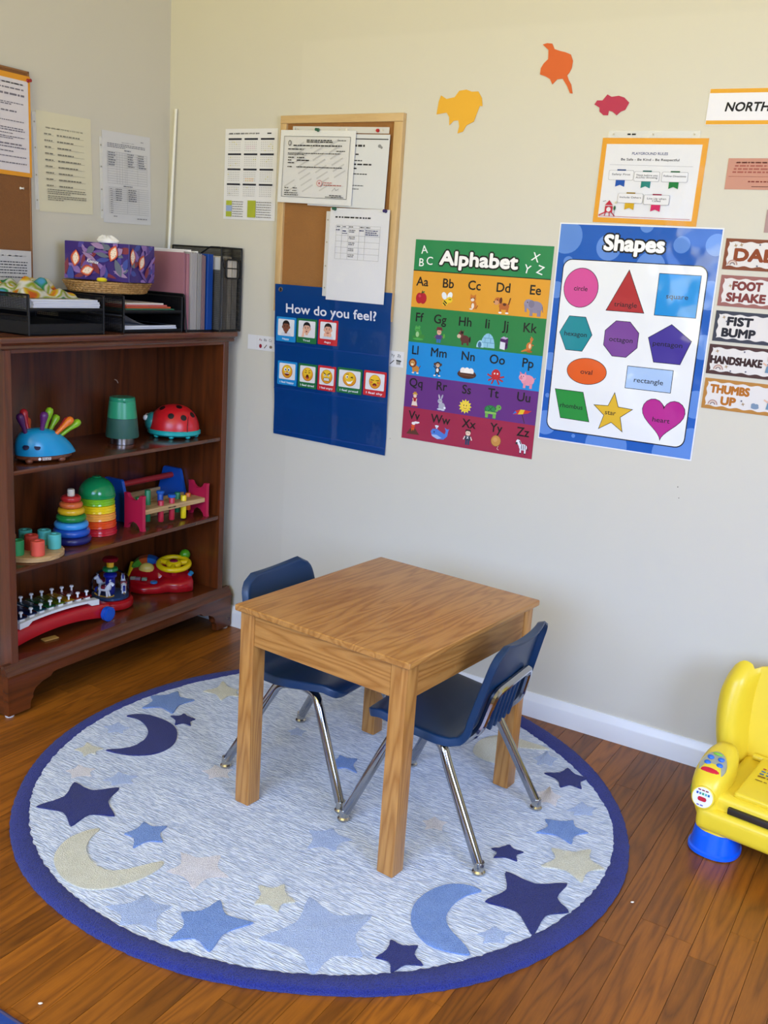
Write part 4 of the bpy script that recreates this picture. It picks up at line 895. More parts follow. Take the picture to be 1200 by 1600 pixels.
# local X along the toy (to the right), local Y towards the back
bm = NB(); n = 26; rings = []
for i in range(n + 1):
    u = -1 + 2 * i / n; x = 0.196 * u; zt = 0.066 - 0.016 * abs(u) ** 2.5; zb = 0.026 * (1 - abs(u) ** 2.0) + 0.002 + (0.012 if u > 0.93 else 0); wd = 0.062 + 0.012 * (-u + 1) / 2
    rings.append([(x, -wd, zb), (x, -wd - 0.003, (zb + zt) / 2), (x, -wd, zt - 0.004), (x, -wd + 0.006, zt), (x, wd - 0.006, zt), (x, wd, zt - 0.004), (x, wd + 0.003, (zb + zt) / 2), (x, wd, zb)])
loft(bm, rings); finish('body', bm, RED, xy, 50)
for s in (-1, 1):
    bm = NB(); rings = []
    for i in range(21):
        u = -1 + 2 * i / 20; x = 0.004 + 0.150 * u; y = s * (0.052 + 0.006 * (1 - u) / 2); z = 0.068 + 0.010 * (1 - u * u); e = 0.010 if abs(u) > 0.72 else 0.0
        rings.append([(x, y - 0.012, z - e), (x, y + 0.012, z - e), (x, y + 0.012, z + 0.008), (x, y - 0.012, z + 0.008)])
    loft(bm, rings); rail = finish('white_rail', bm, plastic('#e3e3e2', 0.3), xy, 30)
cols = ('#0d1440', '#10224f', '#0c3f50', '#1a5a2c', '#5a6a12', '#a8780e', '#8a2a12', '#7a0e18')
for k in range(8):
    x = -0.128 + k * 0.0365; u = (x - 0.004) / 0.15; z = 0.0768 + 0.010 * (1 - u * u); bm = NB(); hw = 0.060 - 0.0022 * k
    box(bm, x - 0.0145, x + 0.0145, -hw, hw, z + 0.005, z + 0.009, 0.0015, 2); br = finish('tone_bar', bm, mat('bar_' + cols[k][1:], cols[k], 0.22, 0.3), xy)
    for s in (-1, 1):
        bm = NB(); lathe(bm, [(0.003, -0.006), (0.003, 0.010), (0.0065, 0.012), (0.0065, 0.0155), (0.005, 0.017), (0, 0.017)], 12); finish('bar_screw', bm, plastic('#ececec', 0.3), br, 40, (x, s * (hw - 0.009), z + 0.009))
        bm = NB(); box(bm, x - 0.009, x + 0.009, s * (hw - 0.009) - 0.007, s * (hw - 0.009) + 0.007, z - 0.002, z + 0.005, 0.001, 1); finish('bar_mount', bm, plastic('#e3e3e2', 0.3), br)
for s in (-1, 1):
    bm = NB(); tube(bm, [(0.178, s * 0.070, 0.024), (0.178, s * 0.084, 0.024)], 0.0235, 26); tube(bm, [(0.178, s * 0.084, 0.024), (0.178, s * 0.087, 0.024)], 0.017, 26); finish('wheel', bm, plastic('#1450b8', 0.3), xy)
bm = NB(); box(bm, -0.004, 0.004, -0.012, 0.012, 0, 0.004, 0.001, 1)
for v in bm.verts: v.co.x *= 6
t = thing('wooden_mallet_head', 'small tan piece lying under the red xylophone', 'toy', (0.275, -0.780, Z3 + 0.0003), 1.4); finish('piece', bm, mat('tan_wood', '#a07a3c', 0.5), t)

cr = thing('carousel_popper', 'clear-domed carousel toy with white horses and a red push knob', 'toy', (0.180, -0.447, Z3))
bm = NB(); lathe(bm, [(0.066, 0), (0.074, 0.003), (0.077, 0.012), (0.074, 0.024), (0.066, 0.030), (0.0, 0.030)], 40); finish('base', bm, RED, cr)
bm = NB(); lathe(bm, [(0.058, 0.0305), (0.061, 0.032), (0.061, 0.040), (0.0, 0.040)], 40); finish('turntable', bm, plastic('#1d3f6e', 0.3), cr)
bm = NB(); prf = [(0.0655, 0.0305), (0.0655, 0.075)] + [(0.0655 * cos(a), 0.075 + 0.050 * sin(a)) for a in [radians(9 * k) for k in range(1, 9)]]
rg = lathe(bm, prf, 40)
bm2 = NB(); 
for r, z in prf: pass
bm2.free()
for f in [f for f in bm.faces if len(f.verts) > 4]: bm.faces.remove(f)
finish('clear_dome', bm, film('clear_dome_plastic', 0.05, 0.015), cr)
bm = NB(); lathe(bm, [(0.014, 0.040), (0.016, 0.05), (0.016, 0.095), (0.022, 0.100), (0.022, 0.108), (0.010, 0.114)], 24); finish('column', bm, plastic('#14208c', 0.3), cr)
bm = NB(); lathe(bm, [(0.024, 0.120), (0.026, 0.123), (0.024, 0.130), (0.014, 0.133)], 24); finish('collar', bm, plastic('#157a3a', 0.3), cr)
bm = NB(); lathe(bm, [(0.012, 0.132), (0.012, 0.150)], 20); finish('plunger', bm, plastic('#e2a614', 0.3), cr)
bm = NB(); lathe(bm, [(0.014, 0.150), (0.024, 0.153), (0.027, 0.159), (0.022, 0.165), (0, 0.168)], 24); finish('knob', bm, plastic('#7a0a16', 0.3), cr)
def horse(a):
    M = Matrix.Translation((0, 0, 0.040)) @ Matrix.Rotation(a, 4, 'Z') @ Matrix.Translation((0.043, 0, 0)) @ Matrix.Rotation(pi / 2, 4, 'Z')
    bm = NB(); tube(bm, [(-0.018, 0, 0.027), (-0.006, 0, 0.029), (0.008, 0, 0.029), (0.016, 0, 0.033), (0.020, 0, 0.044), (0.023, 0, 0.051), (0.031, 0, 0.047), (0.034, 0, 0.045)], 0.008, 10, rad=[0.007, 0.0095, 0.0095, 0.009, 0.0065, 0.0065, 0.0055, 0.004])
    for x, y, fx in ((-0.015, 0.004, -0.021), (-0.014, -0.004, -0.017), (0.011, 0.004, 0.018), (0.010, -0.004, 0.012)): tube(bm, [(x, y, 0.026), ((x + fx) / 2, y, 0.014), (fx, y, 0.004)], 0.0036, 7)
    for s in (-1, 1): ellip(bm, (0.021, s * 0.003, 0.059), (0.002, 0.0015, 0.004), None, 8, 6)
    for v in bm.verts: v.co = M @ v.co
    h = finish('horse', bm, plastic('#dfe1e6', 0.35), cr, 60)
    bm = NB(); box(bm, -0.008, 0.007, -0.0105, 0.0105, 0.030, 0.040, 0.003, 2, M); finish('saddle', bm, plastic('#7a1424', 0.4), h)
    bm = NB(); tube(bm, [M @ Vector(p) for p in ((-0.024, 0, 0.031), (-0.030, 0, 0.026), (-0.031, 0, 0.016))], 0.004, 8); finish('tail', bm, plastic('#1a2a86', 0.4), h)
    bm = NB(); tube(bm, [M @ Vector(p) for p in ((0.013, 0, 0.044), (0.018, 0, 0.055), (0.021, 0, 0.059))], 0.003, 8); finish('mane', bm, plastic('#1a2a86', 0.4), h)
    bm = NB(); tube(bm, [M @ Vector((0.034 * cos(t), 0, 0.012 - 0.010 * sin(t) - 0.001)) for t in [pi * k / 12 for k in range(13)]], 0.0022, 6); finish('rocker', bm, plastic('#c89a2a', 0.4), h)
for a in (-70, 50, 170): horse(radians(a))

dv = thing('toy_dashboard', 'red toy dashboard with a yellow steering wheel on the bottom shelf', 'toy', (0.178, -0.205, Z3), radians(38))
# local -Y towards the driver, X to the right
out = smooth_closed([(-0.105, -0.060), (-0.060, -0.086), (0.000, -0.078), (0.030, -0.062), (0.075, -0.060), (0.112, -0.040), (0.112, -0.010), (0.095, 0.030), (0.070, 0.062), (0.0, 0.075), (-0.070, 0.070), (-0.110, 0.030), (-0.118, -0.020)], 5)
bm = NB(); rings = []
for f, z, g in ((0.93, 0.0, 0), (1.0, 0.004, 0), (1.0, 0.016, 0.15), (0.96, 0.024, 0.5), (0.85, 0.030, 0.8), (0.5, 0.034, 1.0), (0.1, 0.035, 1.0)):
    rings.append([(x * f, y * f, z + max(0, (y + 0.09)) * 0.30 * (1 if z > 0.01 else 0)) for x, y in out])
loft(bm, rings); finish('base', bm, plastic('#a80f1c', 0.2), dv, 60)
hump = []
bm = NB()
for i in range(13):
    a = pi * i / 12; hump.append((-0.055 + 0.052 * cos(a), 0.030 + 0.0 * a, 0.045 + 0.050 * sin(a)))
for i in range(6):
    a0, a1 = pi * i / 6, pi * (i + 1) / 6; bm = NB(); R0, R1 = 0.036, 0.060
    arcs = []
    for q in range(5):
        a = a0 + (a1 - a0) * q / 4; arcs.append([(-0.050 + r * cos(a), yy, 0.046 + r * sin(a) * 0.95) for r, yy in ((R0, 0.022), (R0, 0.050), (R1, 0.060), (R1 + 0.003, 0.036), (R1, 0.016))])
    loft(bm, arcs); finish('arch_block', bm, plastic(('#5a2f8e', '#2d3f9a', '#1660a8', '#b8501e', '#4a9a2a', '#3a7a24')[i], 0.3), dv, 40)
bm = NB(); ellip(bm, (-0.050, 0.012, 0.060), (0.030, 0.018, 0.026)); finish('face', bm, plastic('#e2c65a', 0.35), dv)
bm = NB(); tube(bm, [(-0.108, -0.030, 0.034), (-0.108, 0.0, 0.048), (-0.106, 0.028, 0.066), (-0.104, 0.040, 0.076)], 0.008, 10); finish('yellow_lever', bm, plastic('#e6c916', 0.3), dv)
wh = Matrix.Translation((0.045, -0.008, 0.092)) @ Matrix.Rotation(radians(9), 4, 'X')
bm = NB(); tube(bm, [(0.053 * cos(t), 0.053 * sin(t), 0) for t in [2 * pi * k / 40 for k in range(40)]], 0.0095, 12, closed=True)
for a in (20, 160, 270): tube(bm, [(0, 0, 0), (0.050 * cos(radians(a)), 0.050 * sin(radians(a)), 0)], 0.010, 10)
lathe(bm, [(0.026, -0.006), (0.028, 0.004), (0.022, 0.010), (0, 0.011)], 24)
for v in bm.verts: v.co = wh @ v.co
o = finish('steering_wheel', bm, plastic('#e4c40c', 0.25), dv, 60)
bm = NB(); ellip(bm, (0, 0, 0.010), (0.015, 0.012, 0.006), wh); finish('horn_button', bm, plastic('#7a1230', 0.2), o)
bm = NB(); tube(bm, [wh @ Vector((0, 0, -0.045)), wh @ Vector((0, 0, -0.002))], 0.016, 16); finish('steering_column', bm, plastic('#a80f1c', 0.2), dv)
bm = NB(); tube(bm, [(0.075, 0.045, 0.060), (0.078, 0.048, 0.094)], 0.005, 10); g = finish('gear_lever', bm, plastic('#222222', 0.4), dv)
bm = NB(); ellip(bm, (0.079, 0.049, 0.110), (0.019, 0.019, 0.019)); finish('green_ball', bm, plastic('#4f9a18', 0.3), g)
for x, y, c in ((-0.075, -0.045, '#8a6a84'), (-0.052, -0.048, '#76907a'), (-0.092, -0.040, '#a8a49a')):
    bm = NB(); box(bm, x - 0.009, x + 0.009, y - 0.007, y + 0.007, 0.040, 0.050, 0.002, 2); finish('picture_button', bm, plastic(c, 0.35), dv)
bm = NB(); lathe(bm, [(0.012, 0), (0.012, 0.006), (0, 0.008)], 20, (-0.018, -0.062, 0.036)); finish('blue_button', bm, plastic('#2a6fb0', 0.3), dv)
bm = NB(); tube(bm, [(0.098, -0.004, 0.046), (0.108, -0.010, 0.062)], 0.008, 12); finish('ignition_key', bm, plastic('#2a86b8', 0.3), dv)

# ================================================================== WALL SHEETS
def at(x, z, y=-0.001): return (x, y, z)
INK = '#33312f'
# ---- framed cork board on the back wall
cb = thing('cork_board', 'cork notice board in a pale wood frame on the back wall', 'notice board', (0.491, -0.001, 1.155), 0, None, BACK)
BWd, BHt = 0.453, 0.609
CORK = mat('cork', '#94632f', 0.85, bump=(260, 0.5), var=0.10)
bm = NB(); box(bm, 0.01, BWd - 0.01, 0.01, BHt - 0.01, 0, 0.009); finish('cork_panel', bm, CORK, cb, 0)
FRW = [wood('board_frame_%d' % a, '#d2b27e', '#b8925a', a, 4, 0.45, 0, 10, 0.5) for a in range(2)]
for y0, y1 in ((0, 0.024), (BHt - 0.024, BHt)):
    bm = NB(); prism(bm, [(0, y0), (BWd, y0), (BWd, y1), (0, y1)], 0, 0.019, None, 0.002); finish('frame_rail', bm, FRW[0], cb, 30)
for x0, x1 in ((0, 0.024), (BWd - 0.031, BWd)):
    bm = NB(); prism(bm, [(x0, 0.024), (x1, 0.024), (x1, BHt - 0.024), (x0, BHt - 0.024)], 0, 0.0185, None, 0.002); finish('frame_rail', bm, FRW[1], cb, 30)

# yearly calendar
s = sheet('wall_calendar', 'sheet of twelve small monthly calendars in a sleeve left of the cork board', 'calendar', at(0.250, 1.443), BACK, 0.219, 0.287, '#dedcda', -0.003, 0.3)
p = Print(); r = random.Random(2); p.words(0.015, 0.145, 0.272, 0.0042, INK, r); p.words(0.175, 0.192, 0.272, 0.004, INK, r)
for i in range(4):
    for j in range(3):
        x0, y0 = 0.014 + j * 0.068, 0.252 - i * 0.0475; p.rect(x0, y0, x0 + 0.056, y0 + 0.0055, '#22222c')
        for a in range(5):
            for b in range(7):
                c = '#a9a7a4'
                if (i, j) in ((0, 1),) and a in (2, 3) and 0 < b < 6: c = '#c8a2b8'
                if (i, j) in ((2, 1),) and a in (3, 4) and 0 < b < 6: c = '#dca43a'
                if r.random() < 0.05: c = '#b9b23a'
                q = 0.0025 if c == '#a9a7a4' else 0.0032
                p.z -= p.dz; p.rect(x0 + 0.004 + b * 0.0075 - q / 2, y0 - 0.007 - a * 0.0065 - q / 2, x0 + 0.004 + b * 0.0075 + q / 2, y0 - 0.007 - a * 0.0065 + q / 2, c)
        p.up()
p.rect(0.014, 0.045, 0.038, 0.060, '#a9b23c'); p.rect(0.014, 0.026, 0.038, 0.044, '#92a4c8'); p.rect(0.014, 0.008, 0.038, 0.025, '#a9b23c'); p.rect(0.106, 0.008, 0.140, 0.062, '#a4ab34')
for k in range(7): p.words(0.042, 0.088, 0.010 + k * 0.0078, 0.0022, '#77756f', r); p.words(0.144, 0.205, 0.010 + k * 0.0078, 0.0022, '#77756f', r)
p.build('calendar_print', s, PAPER)

# flyer pinned to the board (behind the certificate)
s = sheet('pinned_flyer', 'white flyer in a page protector pinned behind the certificate on the cork board', 'notice', at(0.612, 1.494, -0.0205), BACK, 0.287, 0.215, '#d3d3d1', -0.022, 0.35)
p = Print(); r = random.Random(4); p.rect(0.012, 0.200, 0.282, 0.203, INK)
for y, x0, x1, h in ((0.182, 0.16, 0.20, 0.006), (0.157, 0.168, 0.18, 0.004), (0.139, 0.165, 0.198, 0.003), (0.128, 0.165, 0.230, 0.0045), (0.116, 0.165, 0.176, 0.004), (0.100, 0.165, 0.215, 0.0028), (0.066, 0.165, 0.205, 0.0022), (0.056, 0.165, 0.190, 0.0022)): p.words(x0, x1, y, h, INK, r)
p.build('flyer_print', s, PAPER); p = Print(); p.ell(0.253, 0.182, 0.006, 0.005, '#8a8a88'); p.ell(0.260, 0.178, 0.004, 0.004, '#8a8a88'); p.build('flyer_emblem', s, PAPER); sleeve(s, -0.075, 0.282, 0.218, 0.236, -0.0002, 'h'); pin(s, 0.243, 0.226, '#b01c22', 0.0008, 0.45); pin(s, -0.066, 0.2285, '#c9c6bd', 0.0008, 0.45); pin(s, 0.133, 0.2265, '#d8d4c8', 0.0008, 0.45)
# certificate
s = sheet('framed_certificate', 'landscape certificate with a diagonal watermark pinned across the cork board', 'certificate', at(0.497, 1.501, -0.0275), BACK, 0.285, 0.219, '#dfdedc', -0.020, 0.3)
p = Print(z0=0.0007); r = random.Random(6); p.rect(0.017, 0.018, 0.268, 0.200, '#d8d6d4')
for k in range(9):
    for m in range(4):
        x, y = 0.030 + m * 0.066 - k * 0.006, 0.030 + k * 0.018 + m * 0.005
        if 0.02 < x < 0.222 and y < 0.175: p.line(x, y, x + 0.040, y + 0.022, 0.0045, '#c3c1bf')
p.frame(0.017, 0.018, 0.268, 0.200, 0.0012, '#55534f'); p.ell(0.040, 0.180, 0.006, 0.0085, '#6a6762'); p.ell(0.040, 0.180, 0.0035, 0.0055, '#c9c7c4')
for y, x0, x1, h in ((0.189, 0.105, 0.200, 0.0032), (0.184, 0.105, 0.205, 0.0032), (0.189, 0.222, 0.255, 0.0022), (0.173, 0.055, 0.240, 0.0035), (0.162, 0.035, 0.095, 0.003), (0.158, 0.220, 0.252, 0.0024), (0.150, 0.035, 0.235, 0.0022), (0.146, 0.035, 0.100, 0.0022), (0.137, 0.037, 0.060, 0.003), (0.137, 0.072, 0.100, 0.003), (0.129, 0.037, 0.050, 0.003), (0.129, 0.072, 0.120, 0.0034), (0.121, 0.037, 0.062, 0.003), (0.109, 0.037, 0.056, 0.003), (0.109, 0.072, 0.245, 0.0026), (0.045, 0.030, 0.045, 0.0026), (0.045, 0.062, 0.078, 0.0026), (0.037, 0.030, 0.052, 0.0026), (0.037, 0.062, 0.080, 0.0026), (0.030, 0.030, 0.082, 0.0024), (0.024, 0.030, 0.085, 0.0024), (0.027, 0.205, 0.252, 0.0026), (0.022, 0.190, 0.258, 0.0024)): p.words(x0, x1, y, h, INK, r)
p.ell(0.165, 0.062, 0.011, 0.010, '#c7908c'); p.ell(0.165, 0.062, 0.008, 0.0072, '#d8d2d0'); p.ell(0.165, 0.062, 0.0045, 0.004, '#b87a78'); p.words(0.181, 0.215, 0.064, 0.0028, '#c47a74', r); p.words(0.181, 0.248, 0.057, 0.0028, '#a8605c', r)
p.line(0.215, 0.040, 0.225, 0.050, 0.0008, INK); p.line(0.225, 0.050, 0.229, 0.042, 0.0008, INK); p.line(0.229, 0.042, 0.241, 0.048, 0.0008, INK)
p.build('certificate_print', s, PAPER)
bm = NB(); box(bm, -0.003, 0.288, -0.003, 0.222, 0.0030, 0.0034); finish('plastic_sleeve', bm, FILM, s, 0); pin(s, 0.146, 0.2195, '#1c5a40', 0.0034)
# sign-up form
s = sheet('log_form', 'form with a five-column table in a page protector pinned low on the cork board', 'form', at(0.707, 1.207, -0.0305), BACK, 0.217, 0.281, '#d9d8da', -0.006, 0.35)
p = Print(z0=0.0007); r = random.Random(8); p.words(0.020, 0.150, 0.254, 0.0045, INK, r)
cx = (0.026, 0.048, 0.072, 0.112, 0.134, 0.188); rows = (0.230, 0.222, 0.200, 0.182, 0.164, 0.146, 0.128)
for y in rows: p.line(cx[0], y, cx[-1], y, 0.0007, '#9b9a9c')
for x in cx: p.line(x, rows[0], x, rows[-1], 0.0007, '#9b9a9c')
for k in range(5): p.words(cx[k] + 0.003, min(cx[k] + 0.018, cx[k + 1] - 0.002), 0.226, 0.0024, INK, r)
for k, y in enumerate((0.216, 0.211, 0.196, 0.191, 0.178, 0.173, 0.160, 0.155, 0.142, 0.137)): p.words(0.076, 0.098, y, 0.0022, '#55535a', r)
for y in (0.217, 0.211, 0.205): p.words(0.137, 0.186 - 0.008 * r.random(), y, 0.0026, '#3a3c66', r)
p.words(0.028, 0.045, 0.216, 0.003, '#3a3c66', r); p.words(0.052, 0.070, 0.213, 0.003, '#3a3c66', r); p.words(0.052, 0.070, 0.206, 0.002, '#3a3c66', r); p.words(0.114, 0.130, 0.216, 0.003, '#3a3c66', r)
p.build('form_print', s, PAPER); sleeve(s, -0.0145, 0.0, 0.010, 0.270, 0.0002, 'v'); pin(s, 0.018, 0.278, '#1c5a40'); pin(s, 0.203, 0.277, '#2b1c5c')
bm = NB(); box(bm, -0.0145, 0.220, -0.003, 0.284, 0.0030, 0.0034); finish('plastic_sleeve', bm, FILM, s, 0)

# ---- blue pocket chart
pc = thing('feelings_pocket_chart', 'blue vinyl pocket chart asking how you feel, hanging over the cork board', 'chart', (0.501, -0.004, 0.737), 0, None, BACK)
CW, CH = 0.449, 0.506; VB = mat('blue_vinyl', '#0a4f9c', 0.3, 0, 0.5, coat=0.3, bump=(26, 0.35), var=0.05)
def chart_z(x, y):
    f = y / CH; b = 0.0205 * min(1, max(0, (f - 0.10) / 0.78)); return 0.0015 + b + 0.0035 * math.exp(-((x - 0.238) / 0.006) ** 2) + 0.0025 * sin(7 * x + 3) * (1 - f) + 0.0012 * sin(40 * y + 5 * x)
bm = NB(); gx, gy = 48, 40
G = [[bm.verts.new((CW * i / gx, CH * j / gy - (0.010 * (i / gx - 0.5) if j == 0 else 0), chart_z(CW * i / gx, CH * j / gy))) for i in range(gx + 1)] for j in range(gy + 1)]
for a, b in zip(G, G[1:]):
    for i in range(gx): bm.faces.new((a[i], a[i + 1], b[i + 1], b[i]))
bmesh.ops.solidify(bm, geom=bm.faces[:], thickness=0.0008); finish('vinyl_sheet', bm, VB, pc, 60)
p = Print(z0=0.0, dz=0.00002); p.text('How do you feel?', 0.222, 0.432, 0.030, '#d9dce6', 0.05, 0.350); p.V = [(x, y, z + chart_z(x, y) + 0.0012) for x, y, z in p.V]; p.build('title_print', pc, VINYL)
bm = NB(); tube(bm, [(0.024 + 0.0065 * cos(t), 0.489 + 0.0065 * sin(t), 0) for t in [2 * pi * k / 16 for k in range(16)]], 0.0020, 6, closed=True)
o = finish('grommet', bm, GLIDE, pc); o.location.z = chart_z(0.024, 0.489) + 0.002
bm = NB(); lathe(bm, [(0.006, 0), (0.006, 0.0006)], 14); o = finish('grommet_hole', bm, mat('grommet_dark', '#0a0a10', 0.5), pc, 0); o.location = (0.024, 0.489, chart_z(0.024, 0.489) + 0.0006)
POCK = film('clear_vinyl_pocket', 0.05, 0.02, (14, 0.35))
for y0, y1 in ((0.313, 0.385), (0.165, 0.232), (0.020, 0.100)):
    for x0, x1 in ((0.006, 0.236), (0.241, 0.444)):
        bm = NB(); g = [[bm.verts.new((x0 + (x1 - x0) * i / 14, y, chart_z(x0 + (x1 - x0) * i / 14, y) + 0.0062 + 0.0008 * sin(9 * i))) for i in range(15)] for k, y in enumerate((y0, y0 + 0.004, (y0 + y1) / 2, y1))]
        for a, b in zip(g, g[1:]):
            for i in range(14): bm.faces.new((a[i], a[i + 1], b[i + 1], b[i]))
        finish('clear_pocket', bm, POCK, pc, 60)
    bm = NB(); g = [[bm.verts.new((x, y, chart_z(x, y) + 0.0012)) for x in [CW * i / 24 for i in range(25)]] for y in (y0 - 0.003, y0)]
    for i in range(24): bm.faces.new((g[0][i], g[0][i + 1], g[1][i + 1], g[1][i]))
    finish('pocket_seam', bm, mat('blue_vinyl_seam', '#0a3c82', 0.35), pc, 60)

def face_card(label, x, y, wd, ht, c, cap, kind):
    X, Y = x - 0.501, y - 0.737; z = max(chart_z(X + wd * u, Y + ht * v) for u in (0, 0.5, 1) for v in (0, 0.5, 1)) + 0.0012
    t = thing('feelings_card', label, 'card', (x, -0.004 - z, y), 0, 'feelings cards in the pocket chart', BACK)
    bm = NB(); prism(bm, rrect(0, wd, 0, ht, 0.003, 3), 0, 0.0006); finish('card', bm, mat('card_stock_' + c[1:], c, 0.35), t, 0)
    p = Print(z0=0.0007, dz=0.00008); m = 0.007; y0 = 0.019; p.poly(rrect(m, wd - m, y0, ht - m, 0.003, 3), '#dcdada')
    p.text(cap, wd / 2, 0.0095, 0.0062 if len(cap) < 7 else 0.0068, '#e8ecf0', 0.05, wd * (0.34 if len(cap) < 7 else 0.72)); q = p
    cx, cy, R = wd / 2, (y0 + ht - m) / 2, (ht - m - y0) * 0.42
    if kind[0] == 'photo':
        _, skin, hair, shirt, mood = kind; cy -= R * 0.05
        q.poly([(cx - R * 0.95, y0 + 0.001), (cx + R * 0.95, y0 + 0.001), (cx + R * 0.8, y0 + R * 0.42), (cx + R * 0.3, y0 + R * 0.60), (cx - R * 0.3, y0 + R * 0.60), (cx - R * 0.8, y0 + R * 0.42)], shirt)
        q.rect(cx - R * 0.22, y0 + R * 0.35, cx + R * 0.22, y0 + R * 0.9, skin); q.ell(cx - R * 0.62, cy + R * 0.12, R * 0.13, R * 0.2, skin); q.ell(cx + R * 0.62, cy + R * 0.12, R * 0.13, R * 0.2, skin)
        q.ell(cx, cy + R * 0.48, R * 0.64, R * 0.62, hair); q.ell(cx, cy + R * 0.12, R * 0.58, R * 0.75, skin); q.poly([(cx - R * 0.58, cy + R * 0.45), (cx - R * 0.45, cy + R * 0.95), (cx, cy + R * 1.05), (cx + R * 0.45, cy + R * 0.95), (cx + R * 0.58, cy + R * 0.45), (cx + R * 0.3, cy + R * 0.62), (cx - R * 0.3, cy + R * 0.62)], hair)
        for sgn in (-1, 1): q.ell(cx + sgn * R * 0.23, cy + R * 0.2, R * 0.10, R * 0.05, '#2a1a14'); q.line(cx + sgn * R * 0.12, cy + R * (0.30 if mood == 'angry' else 0.36), cx + sgn * R * 0.36, cy + R * (0.40 if mood == 'angry' else 0.36), R * 0.06, '#2a1a14')
        q.ell(cx, cy - R * 0.02, R * 0.09, R * 0.07, shade(skin, 0.85))
        if mood == 'happy': q.ell(cx, cy - R * 0.26, R * 0.22, R * 0.09, '#8a3a34')
        elif mood == 'tired': q.ell(cx, cy - R * 0.28, R * 0.14, R * 0.10, '#7a2f2c'); q.poly([(cx - R * 0.85, y0 + 0.001), (cx - R * 0.45, y0 + 0.001), (cx - R * 0.30, cy - R * 0.1), (cx - R * 0.42, cy + R * 0.2), (cx - R * 0.66, cy - R * 0.1)], shade(skin, 1.08))
        else:
            q.ell(cx, cy - R * 0.28, R * 0.24, R * 0.06, '#7a2f2c')
            for sgn in (-1, 1): q.ell(cx + sgn * R * 0.42, cy - R * 0.55, R * 0.24, R * 0.28, shade(skin, 1.06))
    else:
        sx = 1.0 if wd < 0.09 else 1.15
        q.ell(cx, cy, R * 0.98 * sx, R, '#b8641a'); q.ell(cx, cy + R * 0.04, R * 0.92 * sx, R * 0.94, '#dc961e'); q.ell(cx, cy + R * 0.22, R * 0.74 * sx, R * 0.70, '#e6bb2c')
        k = kind[1]; d = '#4a240c'
        if k == 'happy':
            for sg in (-1, 1): q.ell(cx + sg * R * 0.32, cy + R * 0.28, R * 0.22, R * 0.27, '#f4f0e6'); q.ell(cx + sg * R * 0.28, cy + R * 0.26, R * 0.11, R * 0.15, '#241a14')
            q.ell(cx, cy - R * 0.36, R * 0.42, R * 0.26, '#7a2418'); q.rect(cx - R * 0.36, cy - R * 0.30, cx + R * 0.36, cy - R * 0.20, '#f4f0ea')
        elif k == 'tired':
            for sg in (-1, 1): q.line(cx + sg * R * 0.15, cy + R * 0.20, cx + sg * R * 0.50, cy + R * 0.28, R * 0.1, d); q.line(cx + sg * R * 0.15, cy + R * 0.45, cx + sg * R * 0.48, cy + R * 0.62, R * 0.08, d)
            q.ell(cx, cy - R * 0.38, R * 0.26, R * 0.36, '#5a1c14'); q.ell(cx, cy - R * 0.58, R * 0.17, R * 0.14, '#c8504a')
        elif k == 'angry':
            for sg in (-1, 1): q.line(cx + sg * R * 0.10, cy + R * 0.24, cx + sg * R * 0.60, cy + R * 0.56, R * 0.13, d); q.ell(cx + sg * R * 0.32, cy + R * 0.16, R * 0.16, R * 0.14, '#f0ece0'); q.ell(cx + sg * R * 0.30, cy + R * 0.15, R * 0.07, R * 0.09, '#241a14')
            q.poly(rrect(cx - R * 0.5, cx + R * 0.5, cy - R * 0.62, cy - R * 0.16, R * 0.12, 3), d); q.rect(cx - R * 0.44, cy - R * 0.55, cx + R * 0.44, cy - R * 0.23, '#f0ece2'); q.line(cx - R * 0.44, cy - R * 0.39, cx + R * 0.44, cy - R * 0.39, R * 0.05, d)
        elif k == 'proud':
            q.ell(cx - R * 0.36 * sx, cy + R * 0.28, R * 0.2, R * 0.22, '#f4f0e6'); q.ell(cx - R * 0.33 * sx, cy + R * 0.27, R * 0.1, R * 0.13, '#241a14'); q.line(cx + R * 0.18, cy + R * 0.28, cx + R * 0.62, cy + R * 0.18, R * 0.09, d); q.line(cx + R * 0.18, cy + R * 0.28, cx + R * 0.60, cy + R * 0.36, R * 0.09, d); q.line(cx - R * 0.6, cy + R * 0.62, cx - R * 0.15, cy + R * 0.7, R * 0.08, d)
            q.poly([(cx - R * 0.55, cy - R * 0.30), (cx - R * 0.2, cy - R * 0.68), (cx + R * 0.3, cy - R * 0.62), (cx + R * 0.62, cy - R * 0.10), (cx + R * 0.2, cy - R * 0.34), (cx - R * 0.2, cy - R * 0.38)], '#f6f2ea'); 
        else:
            for sg in (-1, 1): q.line(cx + sg * R * 0.14, cy + R * 0.20, cx + sg * R * 0.66, cy + R * 0.20, R * 0.10, d); q.line(cx + sg * R * 0.3, cy + R * 0.20, cx + sg * R * 0.66, cy + R * 0.30, R * 0.06, d); q.ell(cx + sg * R * 0.55, cy - R * 0.10, R * 0.22, R * 0.14, '#d86a2a')
            q.ell(cx, cy - R * 0.42, R * 0.34, R * 0.22, '#6a2014'); q.ell(cx, cy - R * 0.54, R * 0.2, R * 0.09, '#c8504a')
    q.build('card_print', t, PAPER)
def shade(c, f):
    c = c.lstrip('#'); return '#' + ''.join('%02x' % min(255, int(int(c[i:i + 2], 16) * f)) for i in (0, 2, 4))
CB, CG, CR = '#1a86c6', '#1c6a3a', '#c0242c'
face_card('blue card captioned Happy with a smiling photo, top pocket row', 0.511, 1.0585, 0.080, 0.080, CB, 'Happy', ('photo', '#7a4a34', '#1c1412', '#c9ccd4', 'happy'))
